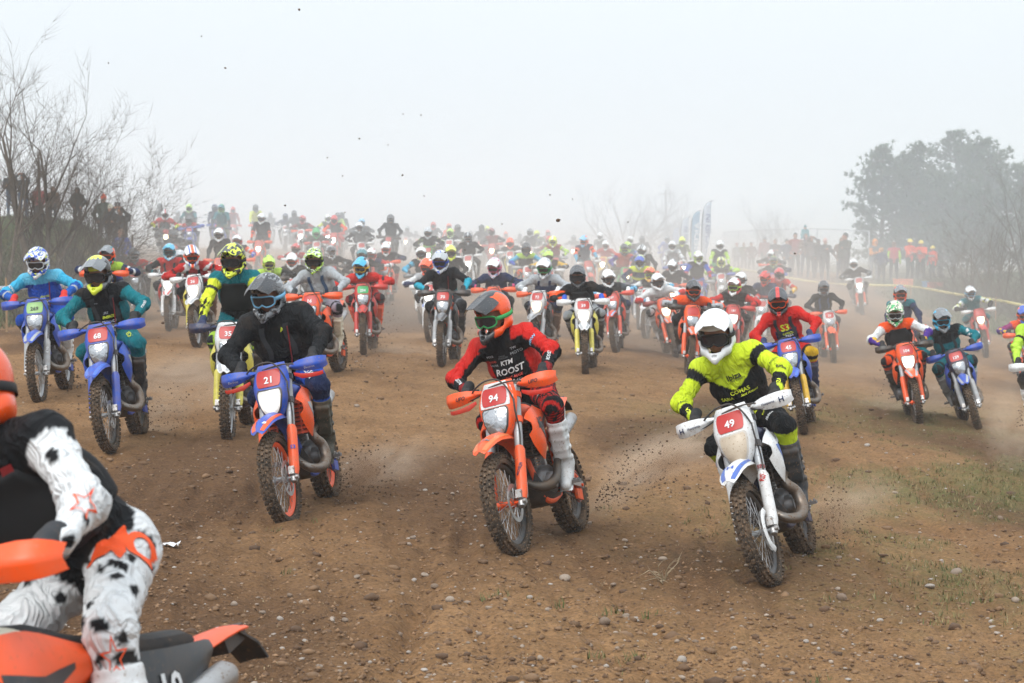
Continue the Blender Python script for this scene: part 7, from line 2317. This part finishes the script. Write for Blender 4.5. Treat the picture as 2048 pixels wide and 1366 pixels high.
def front_left_rider():
    a = math.radians(FG_PSI)
    P = Vector(FG_POS)                          # front wheel light under power, rear wheel on the ground
    M = Matrix.Translation(P) @ Matrix.Rotation(a - math.pi / 2, 4, 'Z') @ Matrix.Rotation(-0.19, 4, 'Y') @ Matrix.Rotation(0.26, 4, 'X')
    bk = make_bike(M, 'orange', math.radians(2), None, hg='orange', level=2, dirt=0.25, over=dict(side='charcoal'), texts=[('side_panel_left', '19|b', (-1.20, 0.15, 0.80), (-1, 0, 0.1), (0, 0, 1), 0.10, 'white')])
    rows = []
    for x, z0, z1, y in ((-1.07, 0.70, 0.855, 0.157), (-1.15, 0.71, 0.875, 0.158), (-1.24, 0.745, 0.88, 0.154), (-1.32, 0.79, 0.88, 0.145)):
        rows.append([(x, y, z0 + (z1 - z0) * q) for q in (0, .33, .67, 1)])
    V = dict(torso='white', upper='white', fore='white', pants='white', knee='white', neck='black', tuck=False,
             patch=('black', 2000, 0.020, ('upper_l', 'upper_r', 'fore_l', 'fore_r', 'thigh_l', 'thigh_r', 'shin_l', 'shin_r', 'hip')), patch2=('black', 500, 0.013, ('upper_l', 'fore_l', 'thigh_l')))
    V['torso'] = 'black'
    tx = [('fore_l', 'STAR_MARK', 0.40, 0.0, 0.11, 'f2561a'), ('thigh_l', 'THIGH_MARK', 0.30, 0.1, 0.12, 'f2561a'), ('shin_l', 'STAR_MARK', 0.22, 0.0, 0.10, 'f2561a')]
    pr = make_rider(bk, V, ('white', 'orange', 'orange', 'side', 'orange', 'black'), FG_TOP, 2, 0.0, 0.15, 0.0, side=-0.13, hip_back=0.06, seed=21, vest='black', bulk=1.04, gloves='charcoal', elbow=(-0.6, 0.5, -0.45), boots='white', texts=tx, straps='maroon', hip_up=0.10, near=True)
    tag(bk['root'], 'orange motorcycle with raised tail leaving the picture at the lower left corner', 'motorcycle', 'enduro motorcycles in the race start')
    tag(pr['root'], 'rider in white gear with black patches at the lower left corner', 'person', 'riders racing towards the camera')
    for nm, p in (('tail', (-1.79, 0, 1.0)), ('guard', (-0.33, 0.34, 1.12)), ('hip', tuple(pr['pel'])), ('head', tuple(pr['head']))):
        print('FG', nm, [round(x) for x in project(M @ Vector(p))])
FG_PSI, FG_POS, FG_TOP = -24.8, (-1.483, 3.945, 0.16), 1.84
front_left_rider()
# ------------------------------------------------------------------ stones, clods, grass, things on the ground
def stone_mat(k):
    key = ('stone', k)
    if key not in MATS:
        m, nt, bs, out = base_mat('stone')
        tc = nd(nt, 'ShaderNodeTexCoord').outputs['Object']
        a = [(0.36, 0.29, 0.23), (0.28, 0.22, 0.17), (0.40, 0.36, 0.32), (0.22, 0.16, 0.115)][k]
        c = mixc(nt, 1.0, ramp(nt, noise(nt, tc, 12, 5, 0.6), [(0.3, (0.7,) * 3), (0.7, (1.15,) * 3)]), a, 'MULTIPLY')
        f = ramp(nt, noise(nt, tc, 20, 4, 0.7), [(0.5, (0, 0, 0)), (0.7, (0.8,) * 3)])
        nt.links.new(mixc(nt, f, c, DUST), bs.inputs['Base Color'])
        bs.inputs['Roughness'].default_value = 0.9
        bump(nt, bs, noise(nt, tc, 60, 4), 0.5, 0.01)
        MATS[key] = m
    return MATS[key]
def stone_mesh(seed, mat):
    rr = random.Random(seed)
    bm = bmesh.new()
    bmesh.ops.create_icosphere(bm, subdivisions=2, radius=1.0)
    ax = [Vector((rr.gauss(0, 1), rr.gauss(0, 1), rr.gauss(0, 1))).normalized() for _ in range(7)]
    cut = [rr.uniform(0.55, 0.95) for _ in ax]
    for v in bm.verts:
        for a, c in zip(ax, cut):
            e = v.co.dot(a) - c
            if e > 0:
                v.co -= a * e * 0.85
        v.co *= 1 + rr.gauss(0, 0.02)
    me = bpy.data.meshes.new('stone'); bm.to_mesh(me); bm.free()
    me.polygons.foreach_set('use_smooth', [True] * len(me.polygons))
    me.materials.append(mat)
    return me
STONES = [stone_mesh(i, stone_mat(i % 4)) for i in range(12)]
PX = [(1130, 1155, 26), (1227, 1163, 18), (1363, 1318, 24), (1683, 1195, 24), (1676, 1178, 15), (1912, 1147, 26), (1860, 1170, 22), (1391, 1275, 15), (818, 1084, 15), (826, 1074, 14), (855, 1068, 14), (1086, 1070, 14), (850, 1138, 17), (712, 1153, 18), (828, 1150, 15), (870, 1171, 18),
      (900, 1212, 22), (1010, 1213, 15), (1060, 1211, 14), (1078, 1219, 12), (1095, 1229, 13), (1252, 1227, 17), (1273, 1220, 15), (1210, 1248, 30), (1326, 1117, 18), (958, 1271, 16), (818, 1284, 14), (800, 1258, 16), (1080, 1325, 18), (860, 1358, 16), (1468, 1295, 16), (1468, 1296, 10),
      (1584, 1349, 16), (1678, 1112, 16), (1715, 1115, 12), (1462, 1222, 14), (1465, 1243, 11), (1252, 1228, 12), (1275, 1228, 10), (1356, 1230, 14), (1692, 1256, 12), (1622, 1252, 11), (1612, 1284, 13), (2040, 1322, 15), (2030, 1205, 18), (1600, 922, 24), (1735, 898, 14), (2000, 1043, 14), (1790, 985, 12),
      (525, 1222, 16), (560, 1233, 16), (580, 1187, 14), (640, 1120, 12), (713, 818, 16), (700, 980, 12), (545, 1095, 12), (468, 1206, 18), (690, 1228, 14), (610, 1290, 14), (450, 1340, 14), (520, 1310, 12), (640, 1345, 14), (740, 1330, 12), (1400, 1105, 16), (1250, 1075, 14), (1180, 1045, 12), (1985, 1245, 16),
      (1900, 1290, 12), (1790, 1310, 12), (1860, 1215, 12), (1760, 1240, 14), (1930, 1085, 13), (1840, 1060, 12), (770, 1010, 11), (850, 985, 11), (905, 1030, 11), (1490, 1330, 12), (1150, 1340, 14), (1310, 1260, 12), (1030, 1290, 12)]
rr = random.Random(17)
for k, (u, v, w) in enumerate(PX):
    p = on_ground(u, v)
    dep = project(p)[2]
    r = w / F_PX * dep * 0.5
    o = bpy.data.objects.new('stone', STONES[k % 12]); COL.objects.link(o)
    o.location = (p.x, p.y, ground_z(p.x, p.y) + float(ground_detail(np.array([p.x]), np.array([p.y]))[0]) + r * 0.25)
    o.scale = (r * rr.uniform(0.9, 1.1), r * rr.uniform(0.7, 1.1), r * rr.uniform(0.5, 0.75))
    o.rotation_euler = (rr.uniform(-.3, .3), rr.uniform(-.3, .3), rr.uniform(0, 6.3))
    tag(o, 'small pale rounded stone lying loose on the brown dirt', 'stone', 'loose stones on the dirt')
def scatter(n, ymin, ymax, seed, keep=None, power=1.5):
    """Random ground spots, denser near the front."""
    g = np.random.RandomState(seed)
    y = ymin * (ymax / ymin) ** (g.rand(n) ** power)
    x = (g.rand(n) * 2 - 1) * (0.30 * y + 0.8)
    if keep is not None:
        k = g.rand(n) < keep(x, y)
        x, y = x[k], y[k]
    z = ground_z(x, y) + ground_detail(x, y)
    return x, y, z, g
def bits(name, n, ymin, ymax, seed, size, mats, flat=0.6, label=None, keep=None, sides=0):
    """Many small lumps as one mesh."""
    B = np.array([(1, 0, 0), (0, 1, 0), (-1, 0, 0), (0, -1, 0), (0.1, 0, 1), (0, 0.1, -1)], float) ; Fc = np.array([(0, 1, 4), (1, 2, 4), (2, 3, 4), (3, 0, 4), (1, 0, 5), (2, 1, 5), (3, 2, 5), (0, 3, 5)])
    if sides:
        bm = bmesh.new(); bmesh.ops.create_icosphere(bm, subdivisions=1, radius=1.0)
        B = np.array([v.co[:] for v in bm.verts]); Fc = np.array([[v.index for v in f.verts] for f in bm.faces]); bm.free()
    x, y, z, g = scatter(n, ymin, ymax, seed, keep)
    m = len(x)
    r = size[0] * (size[1] / size[0]) ** (g.rand(m) ** 2.2)
    sc = np.stack([r * g.uniform(.7, 1.4, m), r * g.uniform(.7, 1.2, m), r * flat * g.uniform(.6, 1.2, m)], 1)
    a = g.rand(m) * 6.283
    V = B[None] * g.uniform(.72, 1.25, (m, len(B), 1)) * sc[:, None, :]
    ca, sa = np.cos(a)[:, None], np.sin(a)[:, None]
    V = np.stack([V[..., 0] * ca - V[..., 1] * sa, V[..., 0] * sa + V[..., 1] * ca, V[..., 2]], -1)
    V += np.stack([x, y, z + r * 0.12], 1)[:, None, :]
    F = (Fc[None] + (np.arange(m) * len(B))[:, None, None]).reshape(-1, 3)
    me = bpy.data.meshes.new(name)
    V = V.reshape(-1, 3)
    me.vertices.add(len(V)); me.vertices.foreach_set('co', V.astype(np.float32).ravel())
    me.loops.add(F.size); me.loops.foreach_set('vertex_index', F.astype(np.int32).ravel())
    me.polygons.add(len(F)); me.polygons.foreach_set('loop_start', np.arange(0, F.size, 3, dtype=np.int32))
    mi = np.repeat(g.randint(0, len(mats), m), len(Fc))
    for q in mats:
        me.materials.append(q)
    me.polygons.foreach_set('material_index', mi.astype(np.int32))
    me.polygons.foreach_set('use_smooth', np.ones(len(F), bool))
    me.update(calc_edges=True)
    o = link(name, me); tag(o, label, kind='stuff')
def clod_mat(rgb):
    return bark_mat(rgb, 'clod')
bits('dirt_clods', 38000, 7.5, 34, 3, (0.0040, 0.020), [clod_mat((0.185, 0.106, 0.054)), clod_mat((0.25, 0.148, 0.078)), clod_mat((0.12, 0.066, 0.034))], 0.7, 'loose crumbs of brown soil strewn over the track')
bits('soil_lumps', 1500, 7.5, 30, 6, (0.012, 0.045), [clod_mat((0.14, 0.08, 0.042)), clod_mat((0.20, 0.118, 0.062)), clod_mat((0.10, 0.056, 0.03))], 0.6, 'larger clods of churned brown soil', sides=1)
bits('pebbles', 2600, 7.5, 30, 4, (0.006, 0.020), [stone_mat(0), stone_mat(1), stone_mat(2)], 0.6, 'small pale pebbles scattered over the dirt', sides=1)
def blades(name, x, y, z, g, h, rgbs, label, nb=6, w=0.006, spread=0.05):
    m = len(x)
    V = np.zeros((m, nb, 3, 3)); 
    a = g.rand(m, nb) * 6.283
    ox, oy = g.randn(m, nb) * spread, g.randn(m, nb) * spread
    hh = h * g.uniform(.4, 1.2, (m, nb))
    ln = g.uniform(.2, 1.1, (m, nb)) * hh
    bx, by, bz = x[:, None] + ox, y[:, None] + oy, z[:, None] - 0.005
    ww = w * g.uniform(.6, 1.4, (m, nb))
    V[:, :, 0] = np.stack([bx - np.sin(a) * ww, by + np.cos(a) * ww, bz + 0 * a], -1)
    V[:, :, 1] = np.stack([bx + np.sin(a) * ww, by - np.cos(a) * ww, bz + 0 * a], -1)
    V[:, :, 2] = np.stack([bx + np.cos(a) * ln, by + np.sin(a) * ln, bz + hh], -1)
    F = np.arange(m * nb * 3).reshape(-1, 3)
    me = bpy.data.meshes.new(name)
    P = V.reshape(-1, 3)
    me.vertices.add(len(P)); me.vertices.foreach_set('co', P.astype(np.float32).ravel())
    me.loops.add(F.size); me.loops.foreach_set('vertex_index', F.astype(np.int32).ravel())
    me.polygons.add(len(F)); me.polygons.foreach_set('loop_start', np.arange(0, F.size, 3, dtype=np.int32))
    for q in rgbs:
        me.materials.append(bark_mat(q, 'blade'))
    me.polygons.foreach_set('material_index', g.randint(0, len(rgbs), len(F)).astype(np.int32))
    me.update(calc_edges=True)
    o = link(name, me); tag(o, label, kind='stuff')
def patchy(x, y):
    return np.clip((grass_mask(x, y) - 0.18) * 1.6, 0, 1)
x, y, z, g = scatter(30000, 8.2, 34, 8, patchy, 1.0)
blades('grass', x, y, z, g, 0.045, [(0.085, 0.10, 0.03), (0.16, 0.145, 0.055), (0.24, 0.19, 0.09)], 'short trampled grass in thin patches on the right of the track', 7, 0.004, 0.035)
def tufty(x, y):
    n = vnoise(x * 2.1 + 31, y * 1.5) + vnoise(x * .5, y * .4 + 20) * .6
    return np.clip((n - 0.33) * 5, 0, 1) * sstep(-2.5, 2, x)
x, y, z, g = scatter(1500, 8.2, 24, 9, tufty, 1.0)
blades('grass_tufts', x, y, z, g, 0.05, [(0.06, 0.085, 0.022), (0.11, 0.12, 0.035), (0.17, 0.145, 0.06)], 'small green grass tufts scattered on the right of the track', 14, 0.004, 0.03)
x, y, z, g = scatter(2600, 7.6, 26, 10, lambda x, y: 0.35 + 0.5 * sstep(-3, 3, x), 1.0)
blades('straw', x, y, z + 0.004, g, 0.012, [(0.34, 0.26, 0.15), (0.26, 0.19, 0.11)], 'dry straw and root bits lying on the dirt', 3, 0.0035, 0.05)
g = np.random.RandomState(12)
n = 16000
x = np.concatenate([g.uniform(-13.5, -9.4, n), g.uniform(12.8, 20, n)])
y = np.concatenate([g.uniform(24, 50, n), g.uniform(34, 74, n)])
k = g.rand(2 * n) < grass_mask(x, y)
x, y = x[k], y[k]
z = ground_z(x, y) + ground_detail(x, y)
blades('bank_grass', x, y, z, g, 0.16, [(0.06, 0.095, 0.028), (0.10, 0.125, 0.042), (0.14, 0.14, 0.06)], 'rough grass covering the banks on both sides', 6, 0.012, 0.09)
# dead root, scrap of paper
for (u, v, s_), lab in (((1330, 1160, 0.2), 'dry bleached root sticking out of the dirt'),):
    p = on_ground(u, v)
    m1, m2 = MB(), MB()
    r2 = random.Random(4)
    for k in range(7):
        grow(m1, m2, (0, 0, 0), (r2.uniform(-1, 1), r2.uniform(-1, .4), r2.uniform(0.2, 1.2)), r2.uniform(.08, .24), 0.006, 0, r2, 0.0, 3, 0.4, 1)
    root = bpy.data.objects.new('dead_root', None); COL.objects.link(root); root.location = p
    link('stem', m1.mesh('stem', bark_mat((0.36, 0.28, 0.18)), None), root); link('twigs', m2.mesh('twigs', bark_mat((0.36, 0.28, 0.18)), None), root)
    tag(root, lab, 'root')
p = on_ground(341, 1098)
g2 = np.random.RandomState(2)
rows = [[(0.055 * (i - 2) / 2 + g2.randn() * .006, 0.05 * (j - 2) / 2 + g2.randn() * .006, 0.02 + g2.rand() * .028) for j in range(5)] for i in range(5)]
o = link('paper_scrap', MB().sheet(rows, 0.002).mesh('paper_scrap', simple('paper', (0.7, 0.7, 0.7), 0.7), 20)); o.location = p
tag(o, 'crumpled white paper scrap on the dirt', 'litter')
# ------------------------------------------------------------------ dirt in the air
def flung():
    g = np.random.RandomState(31)
    V, F = [], []
    bm = bmesh.new(); bmesh.ops.create_icosphere(bm, subdivisions=1, radius=1.0)
    B = [v.co.copy() for v in bm.verts]; Fc = [[v.index for v in f.verts] for f in bm.faces]; bm.free()
    def lump(p, r):
        k = len(V)
        for b_ in B:
            q = b_ * r * g.uniform(.6, 1.3)
            V.append((p.x + q.x * 1.2, p.y + q.y, p.z + q.z))
        F.extend([[i + k for i in f] for f in Fc])
    # single clods high up
    for u, v, px in ((598, 19, 5), (450, 136, 5), (403, 72, 3), (806, 228, 3), (842, 230, 3), (719, 277, 4), (805, 350, 4), (1116, 441, 8), (685, 352, 3), (217, 126, 3), (776, 290, 3), (655, 315, 3), (890, 505, 4), (1145, 398, 3), (1152, 500, 4), (1256, 444, 3), (570, 411, 4), (690, 425, 3), (1590, 507, 4), (930, 500, 3), (326, 645, 7), (1004, 448, 3), (1160, 512, 4), (848, 392, 3), (1100, 390, 3)):
        d = g.uniform(9, 16)
        lump(unproject(u, v, d), px * 0.5 / F_PX * d)
    # roost: soil thrown in low arcs from each driven wheel (start pixel, reach in pixels, depth, number)
    for (u, v, du, dv, d, n) in ((1190, 1010, 175, -150, 13.4, 1300), (668, 1000, 110, -120, 13.9, 900), (1615, 1085, 110, -110, 12.9, 600), (278, 862, 110, -90, 17.8, 420), (135, 780, 60, -50, 21.5, 160), (690, 738, 90, -80, 25.5, 220), (752, 690, 60, -80, 31, 200),
                                 (1180, 735, 40, -50, 29, 120), (905, 705, 60, -60, 29, 160), (1575, 840, -60, -70, 23.5, 160), (1805, 800, -70, -60, 27, 160), (1925, 830, 70, -70, 27, 200), (1430, 905, -90, -70, 14.6, 420), (2030, 850, 50, -60, 18, 200), (1340, 700, -60, -50, 36, 120)):
        for _ in range(n):
            t = g.rand() ** 0.8
            k = 0.10 + 0.9 * t
            sp = 0.35 * g.randn()
            ang = g.rand()
            pu = u + du * t * (0.55 + 0.6 * (1 - ang) + 0.12 * g.randn()) + 9 * g.randn() * k
            pv = v + 1.15 * dv * t * (0.25 + 0.95 * ang) + 0.35 * abs(dv) * t * t * g.rand() + abs(dv) * 0.07 * g.randn()
            p = unproject(pu, pv, d + 0.9 * t + g.randn() * 0.12)
            p.z = max(p.z, ground_z(p.x, p.y) + 0.015)
            lump(p, (0.0014 + 0.0075 * g.rand() ** 5) * (1 if d < 20 else 1.5))
    me = bpy.data.meshes.new('flung_dirt'); me.from_pydata(V, [], F); me.materials.append(clod_mat((0.10, 0.06, 0.036)))
    o = link('flung_dirt', me); tag(o, 'crumbs of dirt thrown up by the wheels', kind='stuff')
flung()
def plume(u, v, d, size, dens, rgb, seed, label, tilt=0.0):
    """A puff of dust: density falls off from the middle and breaks up in noise."""
    p = unproject(u, v, d)
    me = MB().box((0, 0, 0), (2, 2, 2)).mesh('dust_plume', None, None)
    m = bpy.data.materials.new('plume'); m.use_nodes = True
    nt = m.node_tree; nt.nodes.clear()
    out = nd(nt, 'ShaderNodeOutputMaterial'); vo = nd(nt, 'ShaderNodeVolumePrincipled')
    tc = nd(nt, 'ShaderNodeTexCoord').outputs['Object']
    ln = nd(nt, 'ShaderNodeVectorMath', operation='LENGTH'); nt.links.new(tc, ln.inputs[0])
    f = nd(nt, 'ShaderNodeMapRange', interpolation_type='SMOOTHSTEP')
    nt.links.new(ln.outputs['Value'], f.inputs[0])
    for i, q in enumerate((0.05, 0.98, 1, 0)):
        f.inputs[i + 1].default_value = q
    mp = nd(nt, 'ShaderNodeMapping'); mp.inputs['Location'].default_value = (seed * 3.1, seed, 0); nt.links.new(tc, mp.inputs[0])
    nz = nd(nt, 'ShaderNodeMapRange'); nt.links.new(noise(nt, mp.outputs[0], 1.5, 5, 0.65, 1.2), nz.inputs[0])
    for i, q in enumerate((0.40, 0.66, 0, 1)):
        nz.inputs[i + 1].default_value = q
    mu = nd(nt, 'ShaderNodeMath', operation='MULTIPLY'); nt.links.new(f.outputs[0], mu.inputs[0]); nt.links.new(nz.outputs[0], mu.inputs[1])
    m2 = nd(nt, 'ShaderNodeMath', operation='MULTIPLY'); nt.links.new(mu.outputs[0], m2.inputs[0]); m2.inputs[1].default_value = dens
    nt.links.new(m2.outputs[0], vo.inputs['Density'])
    vo.inputs['Color'].default_value = (*rgb, 1)
    nt.links.new(vo.outputs[0], out.inputs['Volume'])
    me.materials.append(m)
    o = link('dust_plume', me); o.location = p; o.scale = size; o.rotation_euler = (0, tilt, 0)
    tag(o, label, kind='stuff')
TAN, BRN = (0.80, 0.66, 0.52), (0.42, 0.28, 0.18)
plume(1315, 930, 14.1, (0.30, 0.28, 0.17), 16.0, BRN, 1, 'dark burst of thrown soil behind the orange and white motorcycle', -0.5)
plume(1345, 905, 14.9, (0.85, 0.45, 0.26), 4.0, TAN, 2, 'tan dust drifting between the two nearest motorcycles on the right', -0.25)
plume(1245, 975, 13.8, (0.50, 0.32, 0.17), 5.0, TAN, 4, 'dust at the rear wheel of the orange and white motorcycle', -0.55)
plume(722, 950, 14.2, (0.26, 0.24, 0.19), 14.0, BRN, 3, 'dark burst of thrown soil behind the blue and orange motorcycle', -0.6)
plume(760, 930, 15.0, (0.75, 0.5, 0.26), 2.4, TAN, 12, 'tan dust drifting behind the blue and orange motorcycle', -0.3)
plume(1660, 1045, 13.2, (0.34, 0.28, 0.22), 8.0, BRN, 5, 'dust at the rear wheel of the white motorcycle', -0.5)
plume(1690, 1010, 14.0, (0.6, 0.4, 0.26), 2.4, TAN, 13, 'tan dust trailing from the white motorcycle', -0.3)
plume(310, 835, 18.4, (0.55, 0.4, 0.30), 4.0, TAN, 6, 'dust at the rear wheel of the blue motorcycle', -0.3)
plume(400, 760, 19.8, (1.3, 0.8, 0.42), 2.0, TAN, 7, 'dust drifting behind the riders on the left', 0)
plume(770, 725, 30.5, (1.3, 0.8, 0.5), 2.0, TAN, 8, 'dust around the wheels of the red motorcycle', 0)
plume(930, 730, 30, (1.0, 0.8, 0.4), 1.8, TAN, 14, 'dust behind the grey motorcycle in the middle', 0)
plume(1420, 690, 36, (2.3, 1.0, 0.6), 1.4, TAN, 9, 'dust behind the wheels in the middle of the field', 0)
plume(1880, 805, 27.5, (1.7, 0.8, 0.45), 2.0, TAN, 10, 'dust behind the two motorcycles on the right', 0)
plume(2030, 850, 19, (0.5, 0.5, 0.6), 2.5, TAN, 15, 'dust at the right edge of the track', 0)
# ------------------------------------------------------------------ fog
def build_haze():
    me = MB().box((0, 290, 5.2), (598, 616, 15.6)).mesh('haze', None, None)
    m = bpy.data.materials.new('fog'); m.use_nodes = True
    nt = m.node_tree; nt.nodes.clear()
    out = nd(nt, 'ShaderNodeOutputMaterial'); v = nd(nt, 'ShaderNodeVolumePrincipled')
    v.inputs['Color'].default_value = (0.955, 0.982, 1.0, 1)
    v.inputs['Density'].default_value = HAZE_DENSITY
    nt.links.new(v.outputs[0], out.inputs['Volume'])
    me.materials.append(m)
    o = link('haze', me)
    tag(o, 'pale morning fog lying over the whole track', kind='stuff')
HAZE_DENSITY = 0.0012
build_haze()
def build_mist():
    """The fog bank behind the front rows, and the tan dust that the field has thrown up into it."""
    me = MB().box((0, 140, 5.5), (130, 236, 13.0)).mesh('mist', None, None)
    m = bpy.data.materials.new('mist'); m.use_nodes = True
    nt = m.node_tree; nt.nodes.clear()
    out = nd(nt, 'ShaderNodeOutputMaterial'); v = nd(nt, 'ShaderNodeVolumePrincipled')
    tc = nd(nt, 'ShaderNodeTexCoord').outputs['Object']
    sep = nd(nt, 'ShaderNodeSeparateXYZ'); nt.links.new(tc, sep.inputs[0])
    def mapr(x, a, b, c, d):
        r = nd(nt, 'ShaderNodeMapRange', interpolation_type='SMOOTHSTEP')
        nt.links.new(x, r.inputs[0])
        for i, q in enumerate((a, b, c, d)):
            r.inputs[i + 1].default_value = q
        return r.outputs[0]
    def op(a, b, o='MULTIPLY'):
        r = nd(nt, 'ShaderNodeMath', operation=o)
        for i, q in enumerate((a, b)):
            if isinstance(q, (int, float)):
                r.inputs[i].default_value = q
            else:
                nt.links.new(q, r.inputs[i])
        return r.outputs[0]
    fog = op(op(mapr(sep.outputs[1], 24, 75, 0, 1), mapr(sep.outputs[2], 3.0, 11.5, 1, 0)), FOG_BANK)
    d = op(mapr(sep.outputs[1], 21, 46, 0, 1), mapr(sep.outputs[2], 0.0, 3.2, 1, 0))
    d = op(d, op(mapr(sep.outputs[0], 15.5, 8, 0, 1), mapr(sep.outputs[0], -22, -14, 0, 1)))
    d = op(d, mapr(sep.outputs[1], 120, 80, 0, 1))
    d = op(op(d, mapr(noise(nt, tc, 0.17, 2, 0.5), 0.3, 0.7, 0.35, 1.6)), DUST_DENSITY)
    nt.links.new(op(fog, d, 'ADD'), v.inputs['Density'])
    tot = op(d, op(op(fog, d, 'ADD'), 1e-6, 'ADD'), 'DIVIDE')
    nt.links.new(mixc(nt, tot, (0.955, 0.982, 1.0), (0.95, 0.88, 0.80)), v.inputs['Color'])
    nt.links.new(v.outputs[0], out.inputs['Volume'])
    me.materials.append(m)
    o = link('mist', me)
    tag(o, 'fog bank and drifting tan dust behind the front rows of riders', kind='stuff')
FOG_BANK, DUST_DENSITY = 0.0190, 0.036
build_mist()
